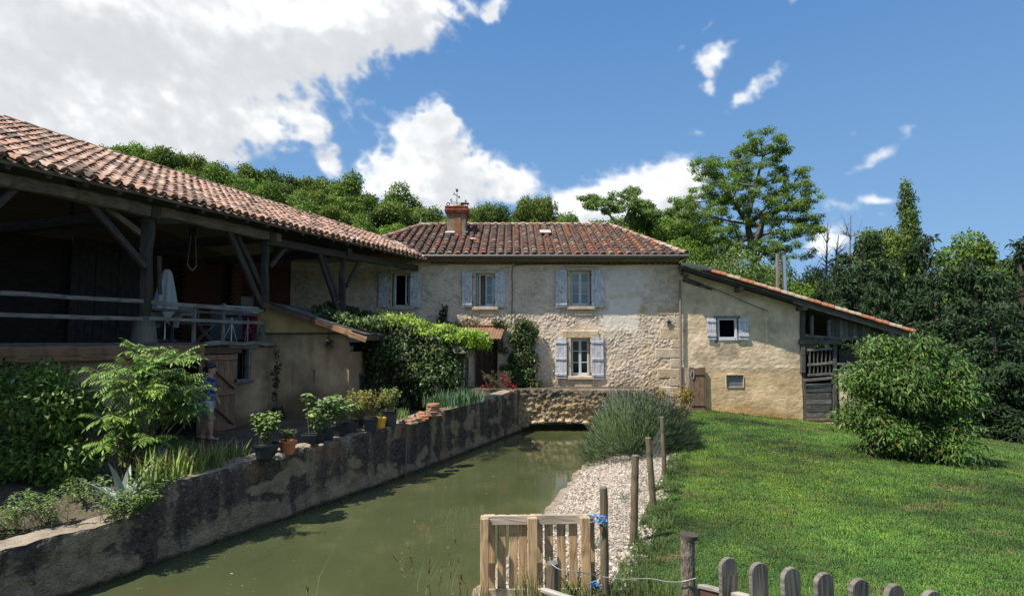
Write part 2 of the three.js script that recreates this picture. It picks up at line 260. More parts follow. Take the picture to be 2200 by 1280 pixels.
// the canal wall: black weathering over render, ochre where it has scaled off, damp along the water; u runs 24 m, v 2 m
T.canal = dtex(2048, 512, (u, v) => {
  const x = u * 24, y = v * 2, a = fbm(x * 0.7, y * 1.3, 5), b = fbm(x * 6, y * 6, 4), s = fbm(x * 3.2, y * 0.35, 4), f = noise(x * 24, y * 24, 256) * 0.6 + noise(x * 11, y * 13, 256) * 0.5 + 0.5;
  let blk = smoothstep(0.80 + s * 1.25 + a * 0.5 - smoothstep(y + a * 0.3, 0.62, 0.26) * 0.8 + (f - 0.5) * 0.45 + b * 0.5, 0.22, 0.72), col = [0.29, 0.222, 0.134].map((k) => k * (0.9 + b * 0.5));
  const och = smoothstep(fbm(x * 1.1 + 3, y * 1.6 + 2, 5), 0.15, 0.24); col = col.map((k, i) => lerp(k, [0.38, 0.29, 0.17][i] * (0.85 + b * 0.3), och * 0.8)); blk *= 1 - och * 0.8;
  col = col.map((k, i) => lerp(k, [0.040, 0.034, 0.026][i] * Math.max(0.25, 0.35 + f * 1.5 + b), blk * 0.95 - 0.1 * f)); const lich = smoothstep(fbm(x * 9, y * 9, 4), 0.22, 0.42) * 0.3; col = col.map((k, i) => lerp(k, [0.16, 0.155, 0.14][i], lich));
  const rust = smoothstep(fbm(x * 0.8 + 20, y * 1.2 + 8, 3), 0.2, 0.36) * 0.4; const wet = smoothstep(y + 0.04 * b, 0.27, 0.17); return col.map((k, i) => lerp(lerp(k, [0.24, 0.13, 0.07][i], rust), [0.05, 0.05, 0.028][i], wet * 0.8));
}, true);
T.bed = dtex(1024, 1024, (u, v) => { const a = fbm(u * 5, v * 5, 5, 5), b = fbm(u * 16 + 4, v * 16, 4, 16), y = smoothstep(a + b * 0.4, 0.08, 0.4), br = smoothstep(fbm(u * 6 + 9, v * 6 + 2, 4, 6), 0.2, 0.42); let c = [0.066, 0.077, 0.033].map((k) => k * (1 + a * 0.35)); c = c.map((k, i) => lerp(k, [0.098, 0.105, 0.042][i], y * 0.6)); return c.map((k, i) => lerp(k, [0.085, 0.068, 0.03][i], br * 0.5)); }, true);

// ---------- materials ----------
const C = (r, g, b) => new THREE.Color().setRGB(r, g, b);
const S = (o) => new THREE.MeshStandardMaterial({ roughness: 0.9, ...o });
const M = {
  front: S({ map: T.front, bumpMap: rep(T.rough, 7, 2.6), bumpScale: 0.022 }),
  quoin: S({ color: C(0.69, 0.525, 0.345), map: rep(T.mottle, 0.7), bumpMap: rep(T.rough, 0.8), bumpScale: 0.012 }), quoin2: S({ color: C(0.71, 0.57, 0.42), map: rep(T.mottle, 0.9), bumpMap: rep(T.rough, 0.9), bumpScale: 0.012 }),
  shed: S({ color: C(0.87, 0.675, 0.45), map: rep(T.mottle, 0.3), bumpMap: rep(T.rough, 0.55), bumpScale: 0.02 }),
  lean: S({ color: C(0.40, 0.285, 0.165), map: rep(T.mottle, 0.35), bumpMap: rep(T.rough, 0.5), bumpScale: 0.008 }), leanTop: S({ color: C(0.44, 0.32, 0.14), map: rep(T.mottle, 0.35), bumpMap: rep(T.rough, 0.5), bumpScale: 0.005 }),
  barnWall: S({ color: C(0.38, 0.28, 0.165), map: rep(T.mottle, 0.4), bumpMap: rep(T.rough, 0.6), bumpScale: 0.015 }),
  canal: S({ map: T.canal, bumpMap: rep(T.rough, 14, 1.2), bumpScale: 0.09 }), canalTop: S({ color: C(0.40, 0.33, 0.25), map: rep(T.mottle, 0.8), bumpMap: rep(T.rough, 1), bumpScale: 0.03 }),
  bridge: S({ vertexColors: true, map: rep(T.mottle, 0.7), bumpMap: rep(T.rough, 1.1), bumpScale: 0.05 }),
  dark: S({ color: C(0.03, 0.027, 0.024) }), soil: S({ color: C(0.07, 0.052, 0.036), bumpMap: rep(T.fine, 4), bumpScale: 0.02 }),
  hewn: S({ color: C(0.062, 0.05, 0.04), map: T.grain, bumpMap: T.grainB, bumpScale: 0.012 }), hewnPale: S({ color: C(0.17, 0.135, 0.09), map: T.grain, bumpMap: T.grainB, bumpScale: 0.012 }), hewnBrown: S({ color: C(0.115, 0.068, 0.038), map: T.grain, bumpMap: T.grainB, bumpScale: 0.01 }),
  grey: S({ color: C(0.20, 0.185, 0.16), map: T.grain, bumpMap: T.grainB, bumpScale: 0.008 }), greyDark: S({ color: C(0.105, 0.098, 0.088), map: T.grain, bumpMap: T.grainB, bumpScale: 0.008 }), greyPale: S({ color: C(0.30, 0.27, 0.225), map: T.grain, bumpMap: T.grainB, bumpScale: 0.008 }),
  pallet: S({ color: C(0.64, 0.42, 0.22), map: T.grain, bumpMap: T.grainB, bumpScale: 0.005 }), palletGrey: S({ color: C(0.56, 0.45, 0.33), map: T.grain, bumpMap: T.grainB, bumpScale: 0.005 }),
  plank: S({ color: C(0.27, 0.165, 0.10), map: T.grain, bumpMap: T.grainB, bumpScale: 0.008 }), door: S({ color: C(0.16, 0.105, 0.072), map: T.grain, bumpMap: T.grainB, bumpScale: 0.006 }), orange: S({ color: C(0.52, 0.30, 0.15), map: T.grain, bumpMap: T.grainB, bumpScale: 0.006 }),
  picket: S({ color: C(0.235, 0.205, 0.165), map: T.grain, bumpMap: T.grainB, bumpScale: 0.006 }), railTop: S({ color: C(0.48, 0.42, 0.36), map: T.grain, bumpMap: T.grainB, bumpScale: 0.004 }), railRed: S({ color: C(0.16, 0.065, 0.04), map: T.grain, bumpMap: T.grainB, bumpScale: 0.004 }),
  stake: S({ color: C(0.21, 0.16, 0.095), map: T.grain, bumpMap: T.grainB, bumpScale: 0.008 }), stakeBark: S({ color: C(0.27, 0.22, 0.165), map: rep(T.bark, 4, 2), bumpMap: rep(T.barkB, 4, 2), bumpScale: 0.02 }),
  shutter: S({ color: C(0.76, 0.75, 0.77), roughness: 0.6, map: rep(T.grain, 1), bumpMap: T.grainB, bumpScale: 0.002 }), white: S({ color: C(0.72, 0.72, 0.69), roughness: 0.55 }), frame: S({ color: C(0.62, 0.64, 0.66), roughness: 0.5 }), cream: S({ color: C(0.60, 0.56, 0.46), roughness: 0.7 }),
  glass: new THREE.MeshPhysicalMaterial({ color: C(0.9, 0.95, 0.95), transmission: 1, thickness: 0, roughness: 0.03, ior: 1.5 }),
  zinc: S({ color: C(0.13, 0.13, 0.13), metalness: 0.4, roughness: 0.5, bumpMap: rep(T.fine, 2), bumpScale: 0.002 }), steel: S({ color: C(0.55, 0.55, 0.55), metalness: 0.9, roughness: 0.28 }), iron: S({ color: C(0.035, 0.033, 0.034), metalness: 0.4, roughness: 0.6 }), rust: S({ color: C(0.30, 0.165, 0.10), map: rep(T.mottle, 0.8), roughness: 0.85 }), cable: S({ color: C(0.02, 0.018, 0.016), roughness: 0.7 }),
  wire: S({ color: C(0.5, 0.5, 0.48), metalness: 0.5, roughness: 0.5 }), twine: S({ color: C(0.12, 0.33, 0.62), roughness: 0.8 }),
  concrete: S({ color: C(0.20, 0.19, 0.155), map: rep(T.mottle, 0.7), bumpMap: rep(T.rough, 1), bumpScale: 0.008 }), brickDark: S({ color: C(0.20, 0.085, 0.05), map: rep(T.mottle, 0.5), bumpMap: rep(T.rough, 0.8), bumpScale: 0.01 }),
  brickDim: S({ color: C(0.15, 0.062, 0.036), map: rep(T.mottle, 1) }), brickOchre: S({ color: C(0.24, 0.12, 0.06), map: rep(T.mottle, 1) }),
  brick: S({ color: C(0.36, 0.10, 0.055), map: rep(T.mottle, 1), bumpMap: rep(T.rough, 2), bumpScale: 0.008 }), brickTan: S({ color: C(0.34, 0.25, 0.16), map: rep(T.mottle, 1), bumpMap: rep(T.rough, 2), bumpScale: 0.02 }), rustStain: S({ color: C(0.33, 0.165, 0.075), map: rep(T.mottle, 1.2), bumpMap: rep(T.rough, 2), bumpScale: 0.02 }), clay: S({ color: C(0.50, 0.24, 0.13), map: rep(T.mottle, 1), bumpMap: rep(T.rough, 2), bumpScale: 0.006 }),
  lawn: S({ map: rep(T.lawn, 0.17), bumpMap: rep(T.fine, 2), bumpScale: 0.02 }), earth: S({ map: rep(T.earth, 0.3), bumpMap: rep(T.rough, 0.6), bumpScale: 0.03 }),
  plasticBlack: S({ color: C(0.02, 0.026, 0.028), roughness: 0.5 }), terracotta: S({ color: C(0.56, 0.19, 0.075), roughness: 0.7, map: rep(T.mottle, 2) }), yellow: S({ color: C(0.78, 0.42, 0.03), roughness: 0.45 }), cloth: S({ color: C(0.36, 0.38, 0.38), roughness: 0.95 }), red: S({ color: C(0.35, 0.02, 0.04), roughness: 0.5 }),
  bark: S({ color: C(0.14, 0.115, 0.09), map: rep(T.bark, 1.2, 0.6), bumpMap: rep(T.barkB, 1.2, 0.6), bumpScale: 0.04 }), barkPale: S({ color: C(0.30, 0.26, 0.21), map: rep(T.bark, 1.2, 0.6), bumpMap: rep(T.barkB, 1.2, 0.6), bumpScale: 0.03 }),
};
M.lintel = S({ color: C(0.26, 0.14, 0.07), map: T.grain, bumpMap: T.grainB, bumpScale: 0.01 }); M.leanSide = M.lean.clone(); M.lean.vertexColors = M.barnWall.vertexColors = true;
const leafMat = (o) => new THREE.MeshPhysicalMaterial({ vertexColors: true, roughness: 0.75, transmission: 0.35, thickness: 0, specularIntensity: 0.5, side: THREE.DoubleSide, ...o });
M.leaf = leafMat({ transmission: 0.42 }); M.leafGloss = leafMat({ roughness: 0.5, transmission: 0.3, specularIntensity: 0.55 }); M.leafAiry = leafMat({ roughness: 0.85, transmission: 0.55, specularIntensity: 0.3 }); M.leafFar = leafMat({ roughness: 0.95, transmission: 0.3, specularIntensity: 0.2 }); M.blade = leafMat({ roughness: 0.7, transmission: 0.35 }); M.petal = leafMat({ roughness: 0.8, transmission: 0.4 });

// ---------- walls with a worked, uneven face ----------
// a grid facing +z over x0..x1, y0..y1; h(x, y) is the relief; holes are left open; low/high clip it
function relief(x0, x1, y0, y1, step, o) {
  const line = (a, b, extra) => { const n = Math.ceil((b - a) / step), l = []; for (let i = 0; i <= n; i++) l.push(lerp(a, b, i / n)); for (const e of extra) if (e > a && e < b) { let k = 0; for (let i = 1; i < l.length - 1; i++) if (Math.abs(l[i] - e) < Math.abs(l[k] - e) || k === 0) k = i; l[k] = e; } return l; };
  const holes = o.holes ?? [], xs = line(x0, x1, holes.flatMap((q) => [q[0], q[2]])), ys = line(y0, y1, holes.flatMap((q) => [q[1], q[3]])), nx = xs.length, ny = ys.length, pos = new Float32Array(nx * ny * 3), uv = new Float32Array(nx * ny * 2), col = o.color && new Float32Array(nx * ny * 3), idx = [];
  for (let j = 0; j < ny; j++) for (let i = 0; i < nx; i++) {
    const x = xs[i]; let y = ys[j]; if (o.high) y = Math.min(y, o.high(x)); if (o.low) y = Math.max(y, o.low(x)); const k = j * nx + i;
    pos.set([x, y, o.h ? o.h(x, y) : 0], k * 3); uv.set(o.uv ? o.uv(x, y) : [x, y], k * 2); if (col) col.set(o.color(x, y), k * 3);
  }
  for (let j = 0; j + 1 < ny; j++) for (let i = 0; i + 1 < nx; i++) {
    const cx = (xs[i] + xs[i + 1]) / 2, cy = (ys[j] + ys[j + 1]) / 2; if (holes.some((q) => cx > q[0] && cx < q[2] && cy > q[1] && cy < q[3])) continue;
    const a = j * nx + i, b = a + 1, c = a + nx, d = c + 1, P = (k, q) => pos[k * 3 + q]; if (P(c, 1) - P(a, 1) < 1e-5 && P(d, 1) - P(b, 1) < 1e-5) continue; idx.push(a, b, d, a, d, c);
  }
  const g = new THREE.BufferGeometry(); g.setAttribute('position', new THREE.BufferAttribute(pos, 3)); g.setAttribute('uv', new THREE.BufferAttribute(uv, 2)); if (col) g.setAttribute('color', new THREE.BufferAttribute(col, 3)); g.setIndex(idx); g.computeVertexNormals(); return g;
}
// a height field over x and depth
function field(x0, x1, d0, d1, nx, nd, fy, keep) {
  const pos = [], uv = [], idx = []; for (let j = 0; j <= nd; j++) for (let i = 0; i <= nx; i++) { const d = lerp(d0, d1, j / nd), X = typeof x0 === 'function' ? lerp(x0(d), x1(d), i / nx) : lerp(x0, x1, i / nx); pos.push(X, fy(X, d), -d); uv.push(X, d); }
  for (let j = 0; j < nd; j++) for (let i = 0; i < nx; i++) { const a = j * (nx + 1) + i, b = a + 1, c = a + nx + 1; if (keep && !keep((pos[a * 3] + pos[b * 3]) / 2, -(pos[a * 3 + 2] + pos[c * 3 + 2]) / 2)) continue; idx.push(a, b, c + 1, a, c + 1, c); }
  const g = new THREE.BufferGeometry(); g.setAttribute('position', new THREE.BufferAttribute(new Float32Array(pos), 3)); g.setAttribute('uv', new THREE.BufferAttribute(new Float32Array(uv), 2)); g.setIndex(idx); g.computeVertexNormals(); return g;
}
// ---------- foliage ----------
class Leaves {
  constructor() { this.p = []; this.n = []; this.c = []; }
  // a leaf from (x,y,z) along d, its flat turned to n; the sides sag a little
  leaf(x, y, z, d, n, len, wid, col, sag = 0.12, mid = 0.45) {
    let sx = d.y * n.z - d.z * n.y, sy = d.z * n.x - d.x * n.z, sz = d.x * n.y - d.y * n.x; const l = Math.hypot(sx, sy, sz) || 1; sx /= l; sy /= l; sz /= l;
    const hw = wid / 2, mx = x + d.x * len * mid, my = y + d.y * len * mid - len * sag * 0.3, mz = z + d.z * len * mid, tx = x + d.x * len, ty = y + d.y * len - len * sag, tz = z + d.z * len;
    const lx = mx + sx * hw, ly = my + sy * hw, lz = mz + sz * hw, rx = mx - sx * hw, ry = my - sy * hw, rz = mz - sz * hw;
    this.p.push(x, y, z, lx, ly, lz, tx, ty, tz, x, y, z, tx, ty, tz, rx, ry, rz); for (let i = 0; i < 6; i++) { this.n.push(n.x, n.y, n.z); this.c.push(col[0], col[1], col[2]); }
  }
  blade(x, y, z, dx, dz, h, w, bend, col, tip) {                      // a grass-like blade in two pieces
    const L = Math.hypot(dx, dz) || 1, sx = -dz / L * w / 2, sz = dx / L * w / 2, ux = dx / L, uz = dz / L;
    const m = [x + ux * bend * h * 0.3, y + h * 0.55, z + uz * bend * h * 0.3], t = [x + ux * bend * h, y + h * (1 - bend * bend * 0.25), z + uz * bend * h], k = 0.8;
    const a = [x - sx, y, z - sz], b = [x + sx, y, z + sz], c = [m[0] + sx * k, m[1], m[2] + sz * k], e = [m[0] - sx * k, m[1], m[2] - sz * k];
    this.p.push(...a, ...b, ...c, ...a, ...c, ...e, ...e, ...c, ...t); const n = [-ux * 0.5, 0.75, -uz * 0.5]; tip ??= col;
    for (let i = 0; i < 9; i++) { this.n.push(...n); this.c.push(...(i > 5 ? tip : col)); }
  }
  geo() { const g = new THREE.BufferGeometry(); for (const [k, a] of [['position', this.p], ['normal', this.n], ['color', this.c]]) g.setAttribute(k, new THREE.BufferAttribute(new Float32Array(a), 3)); return g; }
}
const onSphere = (r) => { const z = r() * 2 - 1, a = r() * 6.28318, k = Math.sqrt(1 - z * z); return V(k * Math.cos(a), z, k * Math.sin(a)); };
const tint = (c, k, w = 0) => [c[0] * k * (1 + w), c[1] * k, c[2] * k * (1 - w)];
// leaves through lumps [x, y, z, rx, ry, rz?, colour?]: o = {n, len, wid, col, shell, nb, droop, flat}
function crown(seed, lumps, o, L = new Leaves()) {
  const r = rng(seed), wt = lumps.map((l) => l[3] * (l[4] + l[3])), sum = wt.reduce((a, b) => a + b, 0), lt = lumps.map(() => 0.8 + 0.4 * r());
  for (let i = 0; i < o.n; i++) {
    let k = 0, q = r() * sum; while ((q -= wt[k]) > 0 && k < lumps.length - 1) k++;
    const l = lumps[k], u = onSphere(r); if (o.flat && u.y < -0.3 && r() < o.flat) { u.y *= -1; }
    const s = lerp(o.shell ?? 0.55, 1.04, Math.pow(r(), 0.7)) + (o.stray && r() < o.stray ? 0.45 * r() : 0), rz = l[5] ?? l[3], x = l[0] + u.x * l[3] * s, y = l[1] + u.y * l[4] * s, z = l[2] + u.z * rz * s;
    const out = V(u.x / l[3], u.y / l[4], u.z / rz).normalize(), rn = onSphere(r), d = onSphere(r).addScaledVector(out, 0.7); d.y -= o.droop ?? 0.3; d.normalize();
    const n = out.clone().multiplyScalar(o.nb ?? 0.7).add(V(0, 0.35, 0)).addScaledVector(rn, 1 - (o.nb ?? 0.7) * 0.5).normalize(); if (o.lie) { n.y = Math.abs(n.y) + o.lie; n.normalize(); }
    const c = o.cols[Math.floor(r() * o.cols.length)], kk = lt[k] * (0.72 + 0.56 * r()), sz = 0.7 + 0.6 * r();
    L.leaf(x, y, z, d, n, o.len * sz, o.wid * sz, tint(c, kk, (r() - 0.5) * 0.25), o.sag ?? 0.12);
  }
  return L;
}
const bend = (a, b, k, r, n = 5) => { const m = a.clone().lerp(b, 0.5).add(V((r() - 0.5) * k, (r() - 0.3) * k, (r() - 0.5) * k)); return new THREE.QuadraticBezierCurve3(a, m, b).getPoints(n); };

// ---------- levels of the ground ----------
const WL = [onY(246, 1246, 0), onY(870, 1023, 0), onY(1132, 921, 0)];
const canalX = (d) => { const [a, b, c] = WL.map((p) => [p.x, -p.z]); return d < b[0 + 1] ? a[0] + (b[0] - a[0]) * (d - a[1]) / (b[1] - a[1]) : b[0] + (c[0] - b[0]) * (d - b[1]) / (c[1] - b[1]); };
const canalAt = (X) => { let lo = 3, hi = 40; for (let i = 0; i < 50; i++) { const m = (lo + hi) / 2; canalX(m) / m < (X - 1100) / 1290 ? (lo = m) : (hi = m); } return lo; };
const TOPS = [[150, 1150], [246, 1128], [335, 1098], [352, 1058], [372, 1040], [470, 1014], [550, 990], [650, 966], [750, 940], [860, 911], [940, 887], [1040, 862], [1100, 840], [1135, 834]].map(([X, Y]) => { const d = canalAt(X); return [d, at(X, Y, d).y]; });
const wallTop = (d) => { if (d <= TOPS[0][0]) return TOPS[0][1]; for (let i = 1; i < TOPS.length; i++) if (d < TOPS[i][0]) return lerp(TOPS[i - 1][1], TOPS[i][1], (d - TOPS[i - 1][0]) / (TOPS[i][0] - TOPS[i - 1][0])); return TOPS.at(-1)[1]; };
const bankX = (d) => { const p = onY(1250, 1022, 0), q = onY(1112, 1192, 0); const s = (p.x - q.x) / (p.z - q.z) * -1; return p.x + s * (d + p.z) + 0.07 * noise(d * 1.3, 3) + 0.03 * noise(d * 4, 5); };
const postX = (d) => 0.88 + 0.347 * (d - 5.75);
const lawnY = (x, d) => 0.6 - Math.min(d, 22) / 22 * (0.15 + 0.106 * Math.max(0, x - 7.2)) + 0.03 * noise(x * 0.5, d * 0.5) + 0.012 * noise(x * 2, d * 2);
const gravelY = (x, d) => { const a = bankX(d), b = postX(d) + 0.1, t = clamp((x - a) / Math.max(0.3, b - a), 0, 1); return lerp(0.02, lawnY(b, d), Math.pow(t, 0.62)) + (t <= 0 ? -0.35 : 0.012 * noise(x * 4, d * 4)); };
const yardY = (x, d) => { const c = wallTop(d) - 0.13, far = smoothstep(d, 12.6, 15.5), u = smoothstep(canalX(d) - x, 0.2, 2.2); return lerp(c, 0.8 + far * 0.32 + smoothstep(d, 16, 21) * 0.26, u) + 0.03 * noise(x * 1.2, d * 1.2) + 0.012 * noise(x * 5, d * 5); };
const hillY = (x, d) => smoothstep(d, 30, 84) * (9.0 + 0.2 * Math.max(0, -x - 11) - 0.16 * clamp(x - 2, 0, 40)) + 0.5 * noise(x * 0.06, d * 0.06) * smoothstep(d, 32, 50);

{ // the base sheet out to the horizon, with the wooded rise behind the house
  const g = field(-420, 420, -30, 620, 120, 110, (x, d) => d < 30 ? -0.9 : hillY(x, d) - 0.3 + 2 * noise(x * 0.01, d * 0.01) * smoothstep(d, 90, 200));
  structure('ground', g, M.lawn);
}
structure('water', field(-9, 8, 2, 23, 68, 84, () => 0), new THREE.MeshPhysicalMaterial({ map: rep(T.bed, 0.11, 0.085), roughness: 0.03, ior: 1.33, specularIntensity: 1, bumpMap: rep(T.water, 0.45, 0.4), bumpScale: 0.0025 }));
structure('lawn', field((d) => postX(d) - 0.05, () => 26, 1.6, 30, 120, 130, lawnY), M.lawn);
structure('gravel_bank', field((d) => bankX(d) - 0.12, (d) => postX(d) + 0.25, 4.2, 20.2, 24, 150, (x, d) => gravelY(x, d) - 0.004 - smoothstep(x, postX(d) - 0.05, postX(d) + 0.25) * 0.05), S({ color: C(0.46, 0.39, 0.32), map: rep(T.mottle, 1.2), bumpMap: rep(T.rough, 3), bumpScale: 0.03 }));
structure('yard', field((d) => -18, (d) => canalX(d) - 0.3, 2, 22, 110, 150, yardY), M.earth);
structure('near_bank', field((d) => -7, (d) => postX(d) + 0.1, 1.2, 5.1, 60, 30, (x, d) => 0.6 - smoothstep(d, 4.3, 5.1) * 0.75 * smoothstep(x, 0.6, -0.2) + 0.04 * noise(x * 2, d * 2)), M.earth);

{ // the canal's long wall: worked face, uneven top, back
  const pts = []; let s = 0; for (let d = 3.2; d <= 20.75; d += 0.05) { if (pts.length) s += Math.hypot(0.05, canalX(d) - pts.at(-1)[1]); pts.push([s, canalX(d), d]); }
  const find = (q) => { const i = clamp(Math.floor(q / s * (pts.length - 1)), 0, pts.length - 2); return [lerp(pts[i][1], pts[i + 1][1], clamp((q - pts[i][0]) / (pts[i + 1][0] - pts[i][0]), 0, 1)), lerp(pts[i][2], pts[i + 1][2], clamp((q - pts[i][0]) / (pts[i + 1][0] - pts[i][0]), 0, 1))]; };
  const nx = 0.916, nz = 0.4, topAt = (q) => { const d = find(q)[1]; return wallTop(d) + 0.018 * noise(d * 2.2, 9) + 0.014 * noise(d * 6, 2); };
  const place = (g, f) => { const p = g.attributes.position; for (let i = 0; i < p.count; i++) { const [x, y, z] = f(p.getX(i), p.getY(i), p.getZ(i)); p.setXYZ(i, x, y, z); } g.computeVertexNormals(); return g; };
  const wall = thing('canal_wall', 'long black stained canal wall with crumbling top on the house yard side', 'retaining wall');
  const rel = (q, y) => 0.06 * fbm(q * 1.1, y * 1.6, 4) + 0.06 * fbm(q * 5, y * 5, 3) - 0.05 * smoothstep(y, 0.06, -0.02) + 0.035 * smoothstep(y, 0.3, 0.12) ;
  const face = relief(0, s, -0.25, 1.75, 0.05, { high: topAt, h: (q, y) => rel(q, y) - 0.03 * smoothstep(topAt(q) - y, 0.07, 0), uv: (q, y) => [q / 24, (y + 0.15) / 2] });
  part('face', place(face, (q, y, h) => { const [x, d] = find(q); return [x + nx * h, y, -d + nz * h]; }), M.canal, wall);
  const top = relief(0, s, -0.46, 0, 0.06, { uv: (q, y) => [q, y], h: (q, y) => topAt(q) + 0.02 * fbm(q * 6, y * 6, 3) * smoothstep(-y, 0, 0.1) });
  part('coping', place(top, (q, y, h) => { const [x, d] = find(q), e = y > -0.001 ? rel(q, 1) - 0.03 : 0; return [x + nx * (y + e), h, -d + nz * (y + e)]; }), M.canalTop, wall);
  const back = relief(0, s, 0, 1.75, 0.3, { high: topAt }); part('back', place(back, (q, y, h) => { const [x, d] = find(q); return [x - nx * 0.46, y, -d - nz * 0.46]; }), M.canal, wall);
  const h0 = canalAt(866), hx = canalX(h0) + 0.07; solo('hose', [tube([V(hx - 0.16, wallTop(h0) + 0.03, -h0 - 0.02), V(hx - 0.02, wallTop(h0) + 0.03, -h0), V(hx + 0.03, wallTop(h0) - 0.14, -h0 + 0.02), V(hx + 0.02, 0.45, -h0 + 0.02), V(hx + 0.025, -0.03, -h0 + 0.02)], 0.016, 6, 30)], M.concrete, 'thin grey hose hanging down the black canal wall into the water', 'hose');
}
{ // the low arch by which the water runs under the terrace
  const b0 = canalX(20.4) - 0.25, b1 = 4.6, ya = at(1132, 834, 20.4).y, yb = at(1320, 838, 20.4).y, top = (x) => lerp(ya, yb, (x - b0) / (3.4 - b0)) + 0.02 * noise(x * 3, 4) + 0.012 * noise(x * 9, 1), xc = at(1200, 900, 20.4).x;
  const arch = (x) => { const t = (x - xc) / 1.28; return Math.abs(t) < 1 ? 0.30 * Math.pow(1 - t * t, 0.4) + 0.03 * noise(x * 6, 8) : -0.3; };
  const hh = (x, y) => { const c = cells(x * 10 + 1.4 * fbm(x * 5, y * 5, 3), y * 13 + fbm(x * 4 + 3, y * 5, 3)); return 0.11 * fbm(x * 1.2, y * 1.5, 3) + 0.035 * smoothstep(c[1] - c[0], 0.0, 0.45) * (0.2 + c[2]) + 0.09 * fbm(x * 7, y * 8, 4) - 0.05 * smoothstep(top(x) - y, 0.06, 0) + 0.16 * smoothstep(x, b0 + 0.75, b0); };
  const colr = (x, y) => { const b = fbm(x * 3, y * 4, 4), dk = smoothstep(y + b * 0.5, 1.0, 1.28), gr = smoothstep(fbm(x * 2 + 5, y * 2, 3), 0.0, 0.3) * 0.5; let c = [0.52, 0.385, 0.215].map((k) => k * (0.9 + b * 0.5)); c = c.map((k, i) => lerp(k, [0.30, 0.26, 0.20][i], gr)); c = c.map((k, i) => lerp(k, [0.16, 0.13, 0.105][i], dk * 0.9)); return c.map((k) => k * lerp(0.45, 1, smoothstep(y, 0.02, 0.28))); };
  const br = thing('bridge', 'rough ochre stone bridge wall with a low dark arch across the canal', 'bridge');
  part('parapet', put(relief(b0, b1, -0.3, 1.7, 0.03, { high: top, low: arch, h: hh, color: colr }), 0, 0, -20.4), M.bridge, br);
  part('coping', put(boxUV(new THREE.BoxGeometry(b1 - b0, 0.12, 0.4, 60, 1, 4)), (b0 + b1) / 2, Math.min(ya, yb) - 0.055, -20.6), M.canalTop, br);
  const r = rng(5), st = sub('rim_stones', br); for (let i = 0; i < 9; i++) { const x = xc - 1.15 + i * 0.29 + r() * 0.05, g = new THREE.IcosahedronGeometry(0.085 + r() * 0.04, 1); const p = g.attributes.position; for (let k = 0; k < p.count; k++) { const q = 0.85 + 0.3 * noise(p.getX(k) * 14 + i, p.getY(k) * 14 + p.getZ(k) * 9); p.setXYZ(k, p.getX(k) * q * 1.3, p.getY(k) * q * 0.8, p.getZ(k) * q); } g.computeVertexNormals(); part('stone', put(boxUV(g), x, arch(x) + 0.05, -20.36), i % 3 ? M.quoin : M.canalTop, st); }
}
structure('terrace', boxUV(put(new THREE.BoxGeometry(9.2, 0.95, 1.72), -0.1, 1.37 - 0.475, -21.36)), M.earth);
// ---------- roofs of barrel tiles ----------
function barrel(L, r0, r1, th, seg = 7, inv = false) {                 // lower end at z = 0, running to -z; opens downwards (upwards when inv)
  const m = new MB(), o = [], n = [], f = inv ? -1 : 1, hk = 0.86;
  for (const [z, r] of [[0, r0], [-L, r1]]) { const a = [], b = []; for (let i = 0; i <= seg; i++) { const t = i / seg * Math.PI, c = Math.cos(t), s = Math.sin(t); a.push(V(c * r, f * s * r * hk, z)); b.push(V(c * (r - th), f * (s * (r - th) * hk), z)); } o.push(a); n.push(b); }
  for (let i = 0; i < seg; i++) {
    const nn = (k) => { const t = k / seg * Math.PI; return inv ? V(-Math.cos(t), Math.sin(t), 0) : V(Math.cos(t), Math.sin(t), 0); }, na = nn(i), nb = nn(i + 1), u0 = i / seg * 0.3, u1 = (i + 1) / seg * 0.3;
    if (inv) { m.tri(o[0][i], o[1][i + 1], o[0][i + 1], na, nb, nb, null, [u0, 0, u1, L, u1, 0]); m.tri(o[0][i], o[1][i], o[1][i + 1], na, na, nb, null, [u0, 0, u0, L, u1, L]); }
    else { m.tri(o[0][i], o[1][i + 1], o[0][i + 1], na, nb, nb, null, [u0, 0, u1, L, u1, 0]); m.tri(o[0][i], o[1][i], o[1][i + 1], na, na, nb, null, [u0, 0, u0, L, u1, L]); }
    if (!inv) { m.quad(n[0][i], n[0][i + 1], n[1][i + 1], n[1][i]); m.quad(o[0][i], n[0][i], n[0][i + 1], o[0][i + 1]); }
  }
  return m.geo();
}
const TONES = { house: [[0.26, 0.105, 0.062], [0.19, 0.092, 0.062], [0.135, 0.085, 0.066], [0.31, 0.165, 0.105], [0.095, 0.066, 0.054], [0.25, 0.175, 0.13], [0.34, 0.125, 0.062], [0.17, 0.12, 0.09], [0.115, 0.078, 0.06], [0.30, 0.22, 0.16]], barn: [[0.70, 0.43, 0.31], [0.62, 0.34, 0.23], [0.54, 0.33, 0.235], [0.72, 0.53, 0.41], [0.25, 0.17, 0.125], [0.44, 0.27, 0.185], [0.66, 0.40, 0.295], [0.32, 0.21, 0.155], [0.17, 0.125, 0.095]], shed: [[0.56, 0.22, 0.115], [0.62, 0.36, 0.24], [0.50, 0.20, 0.11], [0.60, 0.46, 0.34]] };
const tileMats = {}; for (const k in TONES) tileMats[k] = TONES[k].map((c) => S({ color: C(...c), map: rep(T.tile, 1.4), bumpMap: rep(T.rough, 1.5), bumpScale: 0.006, roughness: 0.92 }));
const tileWhite = S({ color: C(1, 1, 1), map: rep(T.tile, 1.4), bumpMap: rep(T.rough, 1.5), bumpScale: 0.006 });
